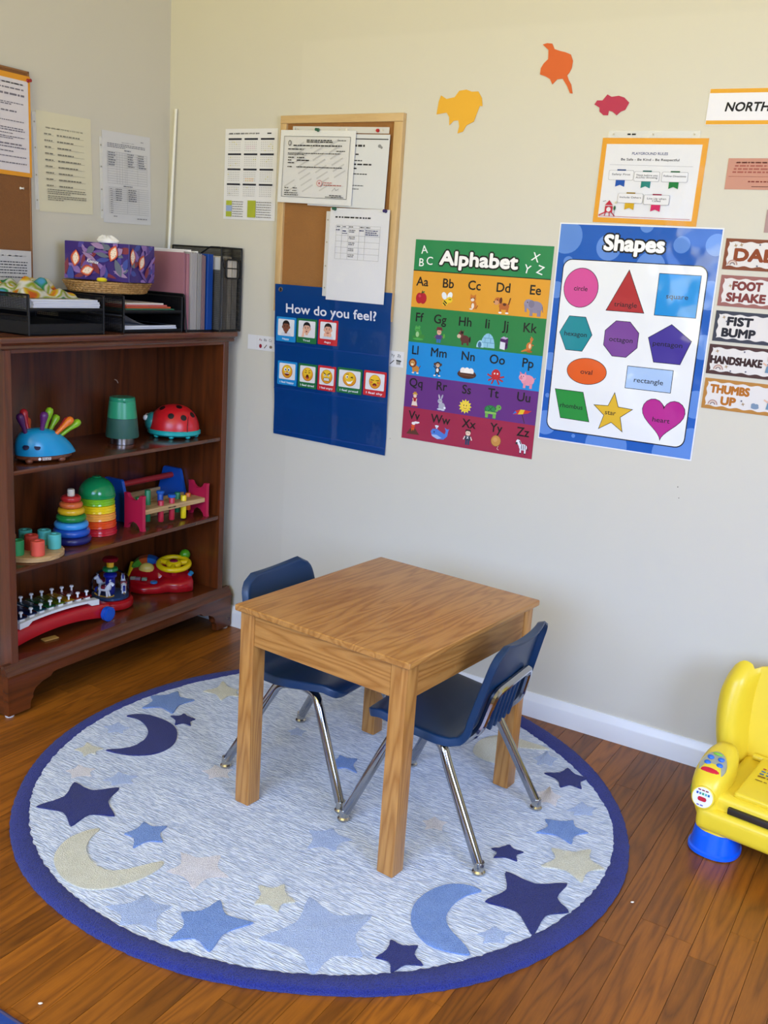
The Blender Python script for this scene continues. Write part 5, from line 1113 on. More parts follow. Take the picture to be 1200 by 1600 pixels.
face_card('green card captioned Tired with a yawning photo, top pocket row', 0.594, 1.0605, 0.081, 0.079, CG, 'Tired', ('photo', '#d8a88c', '#1e1816', '#dcd8d6', 'tired'))
face_card('red card captioned Angry with a frowning photo, top pocket row', 0.680, 1.0625, 0.076, 0.080, CR, 'Angry', ('photo', '#d9a58a', '#2a201c', '#c9cfd8', 'angry'))
face_card('blue card with an open-mouthed happy round yellow face', 0.517, 0.9145, 0.080, 0.079, CB, 'I feel happy', ('e', 'happy'))
face_card('green card with a yawning tired round yellow face', 0.602, 0.9135, 0.076, 0.080, CG, 'I feel tired', ('e', 'tired'))
face_card('red card with a teeth-baring angry yellow face', 0.681, 0.9135, 0.071, 0.081, CR, 'I feel angry', ('e', 'angry'))
face_card('green card with a winking proud yellow face', 0.758, 0.9155, 0.096, 0.081, CG, 'I feel proud', ('e', 'proud'))
face_card('red card with a shy squinting yellow face', 0.861, 0.919, 0.084, 0.079, CR, 'I feel shy', ('e', 'shy'))

# ---- narrow alphabet strip, mostly behind the chart
s = sheet('alphabet_strip', 'narrow white alphabet strip running along the wall behind the pocket chart', 'strip', at(0.373, 1.018), BACK, 0.620, 0.049, '#dbd9d6', -0.001, 0.4)
p = Print(); p.line(0.040, 0.004, 0.040, 0.046, 0.0006, '#b9b6b0')
for k, (a, c) in enumerate((('Aa', '#8a2c34'), ('Bb', '#2a2a2a'), ('Cc', '#2a2a2a'))): p.text(a, 0.055 + k * 0.021, 0.036, 0.009, c)
p.ell(0.056, 0.014, 0.006, 0.007, '#8a1c2c'); p.line(0.072, 0.008, 0.083, 0.020, 0.003, '#6a5a48'); p.ell(0.100, 0.014, 0.006, 0.005, '#7a6a5a')
p.text('Yy', 0.580, 0.036, 0.009, '#2a2a2a'); p.text('Zz', 0.603, 0.036, 0.009, '#2a2a2a'); p.line(0.572, 0.008, 0.586, 0.020, 0.0025, '#3a3a3a')
for k in range(3): p.line(0.597 + 0.005 * k, 0.008, 0.597 + 0.005 * k, 0.022, 0.0022, '#2a2a2a')
p.line(0.594, 0.021, 0.612, 0.019, 0.004, '#3a3a3a'); p.build('strip_print', s, PAPER)

# ---- ALPHABET poster
s = sheet('alphabet_poster', 'tall alphabet poster with coloured bands of letters and small pictures', 'poster', at(1.0045, 0.7985), BACK, 0.4455, 0.608, '#1f7c44', -0.003, 0.25)
AW, AH = 0.4455, 0.608; F = lambda v: AH * (1 - v)
bands = [(0.0, 0.150, '#208048'), (0.150, 0.329, '#dc9a2c'), (0.329, 0.503, '#257c40'), (0.503, 0.671, '#0d86cc'), (0.671, 0.835, '#612a78'), (0.835, 1.0, '#9c2444')]
for v0, v1, c in bands:
    p = Print(); p.rect(0, F(v1), AW, F(v0), c); p.build('colour_band', s, GLOSS)
p = Print(z0=0.0010); p.rect(0, F(0.1515), AW, F(0.1475), '#101010'); p.text('Alphabet', AW * 0.480, F(0.079), 0.040, '#0c0c0c', 0.36, AW * 0.565); p.up(3); p.text('Alphabet', AW * 0.480, F(0.079), 0.040, '#f2efe8', 0.12, AW * 0.565)
for t_, x, y, rr in (('A', 0.072, 0.045, 0.15), ('B', 0.058, 0.108, 0), ('C', 0.120, 0.098, -0.05), ('X', 0.885, 0.052, -0.25), ('Y', 0.835, 0.108, -0.2), ('Z', 0.925, 0.108, -0.3)): p.text(t_, AW * x, F(y), 0.0245, '#eef0e8', 0.02, None, rr)
p.build('title_print', s, GLOSS)
rowsL = [(0.200, 0.280, ['Aa', 'Bb', 'Cc', 'Dd', 'Ee'], [0.075, 0.275, 0.470, 0.680, 0.905]), (0.376, 0.455, ['Ff', 'Gg', 'Hh', 'Ii', 'Jj', 'Kk'], [0.075, 0.235, 0.425, 0.590, 0.720, 0.895]),
         (0.541, 0.622, ['Ll', 'Mm', 'Nn', 'Oo', 'Pp'], [0.060, 0.245, 0.470, 0.685, 0.905]), (0.705, 0.791, ['Qq', 'Rr', 'Ss', 'Tt', 'Uu'], [0.085, 0.290, 0.480, 0.680, 0.900]), (0.873, 0.943, ['Vv', 'Ww', 'Xx', 'Yy', 'Zz'], [0.090, 0.300, 0.520, 0.725, 0.920])]
for vl, vp, L_, xs in rowsL:
    for t_, x in zip(L_, xs): p = Print(z0=0.0010, dz=0.00002); p.text(t_, AW * x, F(vl), 0.0275, '#141414', 0.045); p.build('letter_pair', s, GLOSS)
bk_ = '#1a1412'
PIC = {
 'Aa': ('apple', [('e', -.3, -.1, .55, .75, '#b01428'), ('e', .3, -.1, .55, .75, '#b01428'), ('e', -.25, .2, .2, .2, '#c8384a'), ('l', 0, .5, .15, .95, .12, '#2a1a10'), ('e', .3, .75, .22, .1, '#2a6a2a', .5)]),
 'Bb': ('bee', [('e', -.45, .45, .35, .5, '#dfe4e6', .5), ('e', .35, .5, .35, .5, '#e6eaec', -.4), ('e', .35, 0, .42, .38, '#e8c42a'), ('e', -.2, -.35, .5, .38, '#e8c42a', .7), ('l', -.45, -.15, 0, -.5, .16, bk_), ('l', -.55, -.4, -.15, -.75, .16, bk_), ('e', .3, .05, .06, .1, bk_), ('e', .5, .05, .06, .1, bk_)]),
 'Cc': ('cat', [('e', .1, -.4, .42, .55, '#c8742a'), ('e', -.05, .4, .45, .4, '#c8742a'), ('p', [(-.45, .55), (-.4, .98), (-.1, .75)], '#c8742a'), ('p', [(.35, .55), (.32, .98), (.02, .75)], '#c8742a'), ('e', -.1, .25, .25, .2, '#ecdcc8'), ('e', 0, -.5, .2, .35, '#ecdcc8'), ('l', .45, -.85, .7, -.4, .14, '#a85a1e'), ('e', -.22, .45, .06, .08, bk_), ('e', .12, .45, .06, .08, bk_), ('e', -.2, -.9, .25, .1, '#ecdcc8')]),
 'Dd': ('dog', [('e', .25, -.2, .6, .38, '#b8642c'), ('e', -.5, .35, .4, .38, '#b8642c'), ('e', -.65, .15, .3, .25, '#cf9468'), ('e', -.15, .4, .16, .35, '#5a2c18'), ('e', .3, 0, .2, .15, '#5a2c18'), ('l', .75, 0, .92, .75, .14, '#6a3418'), ('p', [(-.25, -.3), (0, -.3), (-.02, -.95), (-.22, -.95)], '#b8642c'), ('p', [(.5, -.3), (.8, -.3), (.75, -.95), (.55, -.95)], '#b8642c'), ('e', -.12, -.92, .2, .1, '#efe8e0'), ('e', .65, -.92, .2, .1, '#efe8e0'), ('e', -.9, .2, .08, .08, bk_), ('e', -.55, .45, .06, .08, bk_)]),
 'Ee': ('elephant', [('e', .2, 0, .75, .65, '#8a8296'), ('e', -.5, .3, .45, .5, '#938b9e'), ('e', -.2, .3, .3, .42, '#7c7488'), ('p', [(-.9, .2), (-.65, .2), (-.6, -.6), (-.8, -.6)], '#8a8296'), ('p', [(-.3, -.3), (0, -.3), (0, -.98), (-.3, -.98)], '#857d91'), ('p', [(.4, -.3), (.8, -.3), (.8, -.98), (.45, -.98)], '#857d91'), ('l', .9, .1, 1.0, -.5, .07, '#6c6478'), ('e', -.6, .45, .05, .07, bk_)]),
 'Ff': ('frog', [('e', 0, -.1, .5, .55, '#3a8a3a'), ('e', -.2, .45, .4, .32, '#48a048'), ('e', -.4, .72, .14, .16, '#58b058'), ('e', .05, .75, .14, .16, '#58b058'), ('e', .55, -.45, .42, .3, '#358035'), ('e', -.55, -.55, .35, .22, '#358035'), ('e', 0, -.8, .8, .14, '#48a048'), ('e', -.15, -.2, .25, .35, '#9ac48a'), ('e', -.4, .74, .05, .06, bk_), ('e', .05, .76, .05, .06, bk_), ('l', -.45, .38, .1, .4, .05, '#1a4a1a')]),
 'Gg': ('gardener', [('e', 0, .35, .32, .36, '#d8a88a'), ('p', [(-.6, .6), (.6, .6), (.4, .75), (.35, 1), (-.35, 1), (-.4, .75)], '#6a2430'), ('p', [(-.4, 0), (.4, 0), (.45, -.6), (-.45, -.6)], '#4a3a78'), ('p', [(-.3, -.55), (-.02, -.55), (-.05, -1), (-.3, -1)], '#2a6ab0'), ('p', [(.3, -.55), (.02, -.55), (.05, -1), (.3, -1)], '#2a6ab0'), ('l', .4, -.1, .75, -.35, .14, '#7a4a68'), ('l', -.4, -.1, -.65, -.4, .14, '#7a4a68'), ('e', .75, -.1, .14, .3, '#5aa03a'), ('e', -.1, .38, .05, .06, bk_), ('e', .12, .38, .05, .06, bk_)]),
 'Hh': ('horse', [('e', .15, -.2, .65, .5, '#5a2c28'), ('e', -.45, .35, .38, .42, '#6a3630'), ('e', -.7, .12, .28, .25, '#cbb49a'), ('p', [(-.55, .65), (-.5, 1), (-.3, .75)], '#5a2c28'), ('p', [(-.25, .65), (-.1, 1), (-.05, .7)], '#5a2c28'), ('e', -.3, .6, .2, .18, '#2a1614'), ('p', [(-.3, -.4), (0, -.4), (0, -.95), (-.25, -.95)], '#5a2c28'), ('p', [(.4, -.4), (.75, -.4), (.75, -.95), (.5, -.95)], '#5a2c28'), ('e', .88, -.2, .12, .4, '#2a1614'), ('e', -.5, .42, .05, .08, bk_)]),
 'Ii': ('igloo', [('p', [(-.55, -.85)] + [(.2 + .78 * cos(pi * k / 10), -.85 + 1.6 * sin(pi * k / 10)) for k in range(11)][::1], '#8cc0d8'), ('p', [(-1, -.9)] + [(-.6 + .4 * cos(pi - pi * k / 8), -.85 + .75 * sin(pi * k / 8)) for k in range(9)] + [(-.2, -.9)], '#a4d0e2'), ('e', -.65, -.6, .2, .35, '#3a6a8a'), ('l', -.45, -.3, .95, -.3, .05, '#5a90ac'), ('l', -.3, .2, .8, .2, .05, '#5a90ac'), ('l', .2, -.8, .2, -.3, .05, '#5a90ac'), ('l', .5, -.3, .5, .2, .05, '#5a90ac'), ('l', -.1, -.3, -.1, .2, .05, '#5a90ac'), ('l', .3, .2, .3, .7, .05, '#5a90ac')]),
 'Jj': ('juice_carton', [('p', [(-.5, -.9), (.2, -1), (.2, .3), (-.5, .4)], '#dedce2'), ('p', [(.2, -1), (.55, -.75), (.55, .5), (.2, .3)], '#4a1a5a'), ('p', [(-.5, .4), (.2, .3), (.2, -.1), (-.5, 0)], '#4a1a5a'), ('p', [(-.5, .4), (.2, .3), (.55, .5), (-.1, .65)], '#b8a8c8'), ('l', .2, .5, .35, 1, .1, '#3a8a4a'), ('e', .38, -.35, .12, .2, '#2a0c38')]),
 'Kk': ('kangaroo', [('e', .1, -.25, .38, .5, '#c87432'), ('e', .35, .65, .22, .2, '#c87432'), ('p', [(.1, .1), (.4, .15), (.5, .65), (.25, .65)], '#c87432'), ('p', [(.3, .75), (.2, 1.05), (.4, .85)], '#c87432'), ('l', .4, 0, .7, -.1, .12, '#b0602a'), ('p', [(-.2, -.5), (-.9, -.9), (-.85, -1), (0, -.8)], '#c87432'), ('e', .2, -.85, .4, .14, '#a8561e'), ('e', .2, -.2, .16, .3, '#e8c49a'), ('e', .4, .7, .04, .05, bk_)]),
 'Ll': ('lion', [('e', .25, -.35, .55, .4, '#c08038'), ('e', -.25, .35, .6, .58, '#7a3418'), ('e', -.28, .32, .36, .38, '#d09a54'), ('e', -.3, .15, .2, .16, '#ecd8b0'), ('p', [(-.2, -.4), (.05, -.4), (.05, -.9), (-.2, -.9)], '#c08038'), ('p', [(.45, -.4), (.7, -.4), (.7, -.9), (.45, -.9)], '#c08038'), ('e', -.1, -.92, .2, .09, '#e8e0d4'), ('e', .58, -.92, .2, .09, '#e8e0d4'), ('l', .75, -.3, .95, .1, .1, '#6a2c14'), ('e', -.4, .4, .05, .07, bk_), ('e', -.15, .4, .05, .07, bk_)]),
 'Mm': ('monkey', [('e', 0, -.2, .32, .45, '#2c1a16'), ('e', 0, .5, .42, .4, '#2c1a16'), ('e', -.45, .55, .16, .18, '#4a2c24'), ('e', .45, .55, .16, .18, '#4a2c24'), ('e', 0, .42, .28, .26, '#d8b090'), ('e', 0, -.2, .2, .28, '#e6dcd4'), ('l', -.25, 0, -.6, .3, .13, '#2c1a16'), ('l', .25, 0, .5, -.3, .13, '#2c1a16'), ('l', -.15, -.5, -.3, -.9, .15, '#2c1a16'), ('l', .15, -.5, .3, -.9, .15, '#2c1a16'), ('e', -.35, -.92, .18, .1, '#e6dcd4'), ('e', .35, -.92, .18, .1, '#e6dcd4'), ('e', -.1, .52, .05, .07, bk_), ('e', .1, .52, .05, .07, bk_)]),
 'Nn': ('nest', [('e', 0, -.25, 1, .5, '#3c2018'), ('e', 0, -.1, .92, .4, '#5a3020'), ('e', -.42, .1, .3, .42, '#ece2d8'), ('e', .42, .1, .3, .42, '#ece2d8'), ('e', 0, .12, .3, .44, '#f2eae0'), ('p', [(-.95, -.1), (.95, -.1), (.8, -.5), (.3, -.7), (-.3, -.7), (-.8, -.5)], '#4c281c'), ('l', -.8, -.3, .8, -.4, .05, '#7a4a30')]),
 'Oo': ('octopus', [('e', 0, .15, .5, .6, '#c0282c'), ('l', -.3, -.2, -.95, .1, .16, '#b02428'), ('l', .3, -.2, .95, .0, .16, '#b02428'), ('l', -.3, -.3, -.8, -.6, .16, '#b02428'), ('l', .3, -.3, .85, -.55, .16, '#b02428'), ('l', -.15, -.3, -.4, -.95, .16, '#b02428'), ('l', .15, -.3, .45, -.95, .16, '#b02428'), ('e', -.15, .25, .08, .1, '#f0e6e0'), ('e', .18, .25, .08, .1, '#f0e6e0')]),
 'Pp': ('pig', [('e', .15, -.05, .75, .6, '#e090a0'), ('e', -.45, .2, .42, .4, '#e8a0ae'), ('p', [(-.75, .45), (-.8, .85), (-.5, .6)], '#d47c8e'), ('p', [(-.3, .55), (-.15, .9), (-.05, .5)], '#d47c8e'), ('e', -.62, .1, .2, .16, '#d47c8e'), ('p', [(-.3, -.4), (-.02, -.4), (-.02, -.95), (-.3, -.95)], '#d88898'), ('p', [(.4, -.4), (.72, -.4), (.7, -.95), (.42, -.95)], '#d88898'), ('e', -.6, .32, .05, .06, bk_), ('e', -.35, .34, .05, .06, bk_), ('l', .88, .1, 1.02, .3, .08, '#d47c8e')]),
 'Qq': ('queen', [('e', 0, .45, .26, .26, '#e6c4a8'), ('p', [(-.4, .62), (.4, .62), (.3, .8), (-.3, .8)], '#c89a3c'), ('p', [(-.22, .8), (.22, .8), (.18, .98), (-.18, .98)], '#b07c2a'), ('p', [(-.35, .2), (.35, .2), (.3, -.35), (-.3, -.35)], '#b02430'), ('p', [(-.35, -.3), (.3, -.3), (.5, -.95), (-.45, -.95)], '#e4d0c0'), ('l', -.3, .1, -.15, -.4, .12, '#e6c4a8'), ('l', .3, .1, .2, -.4, .12, '#e6c4a8'), ('p', [(-.4, -.85), (.5, -.85), (.55, -1), (-.45, -1)], '#b02430')]),
 'Rr': ('rabbit', [('e', .2, -.45, .5, .5, '#a6a6b4'), ('e', -.1, .2, .34, .32, '#b2b2be'), ('e', -.25, .75, .12, .35, '#a6a6b4', .3), ('e', .15, .78, .12, .35, '#a6a6b4', -.3), ('e', -.25, .75, .05, .22, '#e0c0c6', .3), ('e', .65, -.6, .16, .16, '#e4e4ea'), ('e', -.1, -.85, .35, .12, '#c6c6d0'), ('e', .4, -.88, .3, .12, '#c6c6d0'), ('e', -.22, .25, .05, .07, bk_), ('e', .05, .25, .05, .07, bk_), ('e', -.1, .1, .06, .05, '#d88a98')]),
 'Ss': ('sun', [('p', [((.95 if k % 2 == 0 else .66) * cos(2 * pi * k / 24), (.95 if k % 2 == 0 else .66) * sin(2 * pi * k / 24)) for k in range(24)], '#e8d43a'), ('e', 0, 0, .6, .6, '#e2b82a'), ('e', 0, .03, .54, .54, '#f0d048'), ('e', -.2, .12, .06, .1, bk_), ('e', .2, .12, .06, .1, bk_), ('l', -.25, -.2, 0, -.3, .06, '#8a4a14'), ('l', 0, -.3, .25, -.2, .06, '#8a4a14')]),
 'Tt': ('turtle', [('e', -.15, .05, .65, .5, '#1f6a3a'), ('e', -.15, .1, .5, .36, '#2c8448'), ('e', .7, .4, .28, .3, '#6aa848'), ('p', [(.3, -.1), (.6, -.1), (.75, .3), (.55, .3)], '#6aa848'), ('p', [(-.7, -.2), (.5, -.2), (.5, -.45), (-.7, -.45)], '#8ab858'), ('p', [(-.65, -.4), (-.35, -.4), (-.35, -.9), (-.65, -.9)], '#6aa848'), ('p', [(.15, -.4), (.48, -.4), (.48, -.9), (.15, -.9)], '#6aa848'), ('l', -.4, .4, .1, -.2, .05, '#154a28'), ('l', .1, .4, -.4, -.2, .05, '#154a28'), ('e', .78, .45, .05, .07, bk_)]),
 'Uu': ('umbrella', [('p', [(-1, -.1), (-.7, .35), (-.2, .55), (-.45, -.05)], '#c8342c'), ('p', [(-.45, -.05), (-.2, .55), (.25, .55), (.1, .05)], '#e0b828'), ('p', [(.1, .05), (.25, .55), (.7, .5), (.6, .2)], '#c8342c'), ('p', [(.6, .2), (.7, .5), (1, .55)], '#c8342c'), ('p', [(-1, -.1), (-.75, .3), (-.55, .1)], '#2c70c0'), ('l', .0, 0, .35, -.95, .07, '#4a2c24')]),
 'Vv': ('volcano', [('p', [(-1, -.8), (-.35, .1), (.2, .15), (1, -.75)], '#5a3226'), ('p', [(-.35, .1), (.2, .15), (.1, -.3), (-.05, -.1), (-.2, -.4)], '#d8501e'), ('e', -.05, .35, .3, .2, '#d8501e'), ('e', .0, .7, .3, .2, '#e6e0dc'), ('e', .4, .85, .35, .16, '#e6e0dc'), ('e', .7, .9, .2, .1, '#eeeae6')]),
 'Ww': ('whale', [('p', [(-1, 0), (-.8, .35), (-.3, .4), (.2, .1), (.6, -.1), (.7, .3), (.55, .7), (.85, .5), (1.05, .6), (.95, .2), (.9, -.3), (.5, -.75), (-.2, -.8), (-.8, -.5)], '#4a78c8'), ('p', [(-.9, -.35), (-.3, -.3), (.3, -.6), (-.2, -.8), (-.75, -.55)], '#9cb8e0'), ('e', -.6, .0, .07, .09, bk_), ('l', -.35, .45, -.5, .8, .08, '#dce8f2'), ('l', -.35, .45, -.15, .8, .08, '#dce8f2'), ('e', -.35, .75, .2, .08, '#dce8f2')]),
 'Xx': ('boy_with_shirt', [('e', 0, .55, .36, .36, '#ecccb4'), ('p', [(-.4, .6), (-.35, 1), (.35, 1), (.4, .6), (.2, .8), (-.2, .8)], '#3a2420'), ('p', [(-.4, .2), (.4, .2), (.4, -.4), (-.4, -.4)], '#303844'), ('l', -.4, .1, -.6, -.35, .14, '#e8d8cc'), ('l', .4, .1, .6, -.35, .14, '#e8d8cc'), ('p', [(-.3, -.4), (-.03, -.4), (-.05, -1), (-.3, -1)], '#2c3c5a'), ('p', [(.3, -.4), (.03, -.4), (.05, -1), (.3, -1)], '#2c3c5a'), ('l', -.12, .1, .12, -.2, .07, '#e6e6ea'), ('l', .12, .1, -.12, -.2, .07, '#e6e6ea'), ('e', -.13, .55, .05, .06, bk_), ('e', .13, .55, .05, .06, bk_)]),
 'Yy': ('yo_yo', [('e', -.1, .1, .72, .75, '#8a5a2a'), ('e', -.1, .12, .65, .68, '#c48a44'), ('e', -.2, .25, .3, .3, '#d09c58'), ('l', .3, -.5, .15, -.85, .05, '#e8d8c0'), ('l', .15, -.85, .4, -1, .05, '#e8d8c0')]),
 'Zz': ('zebra', [('e', .2, -.15, .55, .4, '#e6e6ea'), ('e', -.5, .45, .3, .32, '#e6e6ea'), ('e', -.7, .25, .18, .16, '#2a2a30'), ('p', [(-.6, .3), (-.25, .6), (.1, .1), (-.3, -.2)], '#e6e6ea'), ('l', -.35, .6, -.1, .2, .12, '#1c1c22'), ('l', 0, .2, .0, -.5, .09, '#1c1c22'), ('l', .25, .2, .25, -.5, .09, '#1c1c22'), ('l', .5, .15, .5, -.45, .09, '#1c1c22'), ('p', [(-.2, -.4), (0, -.4), (0, -.95), (-.2, -.95)], '#e0e0e6'), ('p', [(.4, -.4), (.62, -.4), (.62, -.95), (.42, -.95)], '#e0e0e6'), ('e', -.1, -.95, .14, .07, '#2a2a30'), ('e', .52, -.95, .14, .07, '#2a2a30'), ('l', .75, -.1, .95, -.5, .08, '#2a2a30'), ('p', [(-.5, .7), (-.45, 1), (-.32, .75)], '#2a2a30')])}
for vl, vp, L_, xs in rowsL:
    for t_, x in zip(L_, xs):
        nm, items = PIC[t_]; k = 0.0235; xo = {'Yy': 0.005, 'Ee': -0.002}.get(t_, 0)
        k = {'Nn': 0.032, 'Ii': 0.030, 'Tt': 0.031, 'Uu': 0.030, 'Ww': 0.031, 'Ee': 0.031, 'Dd': 0.028, 'Oo': 0.029, 'Pp': 0.028, 'Aa': 0.022}.get(t_, k)
        p = Print(z0=0.0009, dz=0.00007); p.draw([it if it[0] != 'p' else it for it in items], AW * x + xo, F(vp), k, min(k, 0.0262)); o = p.build(nm + '_picture', s, GLOSS)

# ---- SHAPES poster
s = sheet('shapes_poster', 'blue poster of ten named coloured shapes with dots along its border', 'poster', at(1.4625, 0.863), BACK, 0.4455, 0.607, '#e4e4e4', 0.001, 0.25)
SW, SH = 0.4455, 0.607; SX = lambda u: SW * u; SY = lambda v: SH * (1 - v)
POSTER2 = ink('laminated_shapes_print', 0.45, 0.45, 0.5, 0.2)
p = Print(); p.rect(0.0035, 0.0035, SW - 0.0035, SH - 0.0035, '#0e56ae')
dots = [(0.05, 0.06, 0.10), (0.33, 0.10, 0.075), (0.55, 0.0, 0.04), (0.60, 0.175, 0.085), (0.77, 0.075, 0.047), (0.97, 0.07, 0.06), (0.02, 0.30, 0.05), (0.03, 0.63, 0.055), (0.97, 0.28, 0.08), (0.975, 0.5, 0.07), (0.98, 0.75, 0.08), (0.04, 0.92, 0.075), (0.46, 0.99, 0.13), (0.88, 0.985, 0.12), (0.98, 0.9, 0.06), (0.24, 0.965, 0.012), (0.035, 0.79, 0.014), (0.08, 0.17, 0.03)]
for u, v, r_ in dots:
    pts = [(min(SW - 0.0035, max(0.0035, SX(u) + SW * r_ * 1.05 * cos(2 * pi * k / 28))), min(SH - 0.0035, max(0.0035, SY(v) + SW * r_ * 1.05 * sin(2 * pi * k / 28)))) for k in range(28)]; p.z -= p.dz * 0.98; p.poly(pts, '#5a86cc')
p.build('dotted_ground', s, POSTER2)
p = Print(z0=0.0012); p.poly(rrect(SX(0.048), SX(0.946), SY(0.951), SY(0.158), 0.026, 6), '#0a0e18'); p.up(2); p.poly(rrect(SX(0.054), SX(0.940), SY(0.946), SY(0.162), 0.024, 6), '#e6e6e4'); p.build('white_panel', s, POSTER2)
p = Print(z0=0.0012); p.text('Shapes', SX(0.485), SY(0.077), 0.0405, '#08080c', 0.36, SX(0.365)); p.up(3); p.text('Shapes', SX(0.485), SY(0.077), 0.0405, '#f2f0ea', 0.13, SX(0.365)); p.build('title_print', s, POSTER2)
def ngon(n, u, v, rx, ry, a0): return [(SX(u) + rx * cos(radians(a0) + 2 * pi * k / n), SY(v) + ry * sin(radians(a0) + 2 * pi * k / n)) for k in range(n)]
def shape(nm, poly, c, tx, ty, wt):
    cx = sum(q[0] for q in poly) / len(poly); cy = sum(q[1] for q in poly) / len(poly); p = Print(z0=0.0016)
    n = len(poly); ar = sum(poly[i - 1][0] * poly[i][1] - poly[i][0] * poly[i - 1][1] for i in range(n)) / 2; sg = 1 if ar > 0 else -1; o_ = []
    for i in range(n):
        a, b, c2 = Vector(poly[i - 1]), Vector(poly[i]), Vector(poly[(i + 1) % n]); d1 = (b - a).normalized(); d2 = (c2 - b).normalized()
        n1 = Vector((d1.y, -d1.x)) * sg; n2 = Vector((d2.y, -d2.x)) * sg; m = (n1 + n2); l = m.length
        m = m / l if l > 1e-6 else n1; f = 1 / max(0.35, m.dot(n1)); q = b + m * 0.0016 * f; o_.append((q.x, q.y))
    p.poly(o_, '#0c0c10'); p.up(); p.poly(poly, c); p.up(); p.text(nm, SX(tx), SY(ty), 0.0135, '#14121c', 0.02, SX(wt)); p.build(nm + '_print', s, POSTER2)
shape('circle', ngon(40, 0.182, 0.284, 0.0490, 0.0525, 0), '#cf4c90', 0.182, 0.286, 0.088)
shape('triangle', [(SX(0.476), SY(0.196)), (SX(0.362), SY(0.374)), (SX(0.594), SY(0.374))], '#ab2a2e', 0.478, 0.343, 0.142)
shape('square', [(SX(0.663), SY(0.201)), (SX(0.907), SY(0.201)), (SX(0.907), SY(0.378)), (SX(0.663), SY(0.378))], '#0d8ad0', 0.784, 0.293, 0.130)
shape('hexagon', ngon(6, 0.181, 0.491, 0.0470, 0.0535, 0), '#12848e', 0.181, 0.492, 0.148)
shape('octagon', ngon(8, 0.476, 0.497, 0.0505, 0.0510, 22.5), '#74408e', 0.476, 0.499, 0.148)
shape('pentagon', ngon(5, 0.774, 0.508, 0.0600, 0.0560, 90), '#3e2e8e', 0.765, 0.500, 0.178)
shape('oval', ngon(40, 0.280, 0.658, 0.0570, 0.0355, 0), '#dc5a1c', 0.280, 0.660, 0.077)
shape('rectangle', [(SX(0.540), SY(0.614)), (SX(0.819), SY(0.614)), (SX(0.819), SY(0.711)), (SX(0.540), SY(0.711))], '#a6c0e2', 0.679, 0.670, 0.180)
shape('rhombus', [(SX(0.087), SY(0.756)), (SX(0.272), SY(0.757)), (SX(0.331), SY(0.888)), (SX(0.142), SY(0.886))][::-1], '#1f8a38', 0.206, 0.826, 0.151)
st = []
for k in range(10):
    a = radians(90 + 36 * k); rr = 0.0560 if k % 2 == 0 else 0.0240; st.append((SX(0.478) + rr * cos(a), SY(0.836) + rr * sin(a)))
shape('star', st, '#dcb02e', 0.466, 0.832, 0.070)
hp = []
for k in range(36):
    t_ = 2 * pi * k / 36; hp.append((SX(0.794) + 0.0036 * 16 * sin(t_) ** 3, SY(0.820) + 0.0037 * (13 * cos(t_) - 5 * cos(2 * t_) - 2 * cos(3 * t_) - cos(4 * t_))))
shape('heart', hp, '#b01c86', 0.787, 0.836, 0.106)

# ---- PLAYGROUND RULES
s = sheet('playground_rules', 'playground rules sheet with an orange border above the blue shapes poster', 'poster', at(1.555, 1.4745), BACK, 0.280, 0.2165, '#dc9a2e', -0.012, 0.35)
p = Print(); p.rect(0.013, 0.013, 0.266, 0.201, '#dcdada'); NV = '#22346e'
p.text('PLAYGROUND RULES', 0.133, 0.178, 0.0066, NV, 0.05, 0.095); p.text('Be Safe - Be Kind - Be Respectful', 0.135, 0.163, 0.0060, '#26242a', 0.05, 0.155); p.line(0.028, 0.149, 0.250, 0.147, 0.0006, '#8a8890')
for (x, y, tx, c) in ((0.063, 0.122, 'Safety First', '#1d4fa0'), (0.133, 0.120, 'Think before you\nAct/No throwing', '#1d7a6e'), (0.207, 0.120, 'Follow Directions', '#1f7a3c'), (0.097, 0.064, 'Include Others', '#c89e22'), (0.168, 0.062, 'Line Up when\nCalled', '#c8285c')):
    w_ = 0.034; p.poly(rrect(x - w_, x + w_, y - 0.012, y + 0.013, 0.003, 2), '#6a6870'); p.poly(rrect(x - w_ + 0.0006, x + w_ - 0.0006, y - 0.0114, y + 0.0124, 0.0028, 2), '#dedcdc'); p.rect(x - 0.012, y + 0.012, x + 0.012, y + 0.0155, shade(c, 0.7))
    p.text(tx, x, y + 0.003 if '\n' not in tx else y + 0.001, 0.0048, '#3a3840', 0.03, min(0.058, 0.0042 * max(len(q) for q in tx.split('\n'))))
    p.poly([(x - 0.0125, y - 0.012), (x + 0.0125, y - 0.012), (x + 0.0125, y - 0.029), (x, y - 0.024), (x - 0.0125, y - 0.029)], c)
p.line(0.016, 0.0165, 0.262, 0.0165, 0.001, '#b83a4a'); PG = '#b82a3c'
p.poly([(0.030, 0.045), (0.052, 0.045), (0.041, 0.058)], PG); p.rect(0.031, 0.026, 0.052, 0.043, PG); p.ell(0.0415, 0.034, 0.006, 0.006, '#dcdada'); p.line(0.034, 0.027, 0.016, 0.018, 0.003, PG); p.line(0.050, 0.027, 0.060, 0.017, 0.0025, PG); p.line(0.034, 0.027, 0.032, 0.017, 0.0025, PG); p.line(0.044, 0.027, 0.046, 0.017, 0.0025, PG); p.ell(0.058, 0.038, 0.0028, 0.006, '#2a5a3a'); p.line(0.058, 0.017, 0.058, 0.034, 0.001, '#5a3a2a'); p.ell(0.060, 0.052, 0.003, 0.003, '#c8bfa0'); p.line(0.024, 0.054, 0.032, 0.056, 0.0012, '#5a5a60')
p.build('rules_print', s, PAPER); sleeve(s, 0.014, 0.256, 0.2165, 0.234, 0.0002, 'h')
q = Print(z0=0.0010); q.words(0.066, 0.090, 0.2255, 0.004, '#2a2a2a'); q.build('maker_mark', s, PAPER)
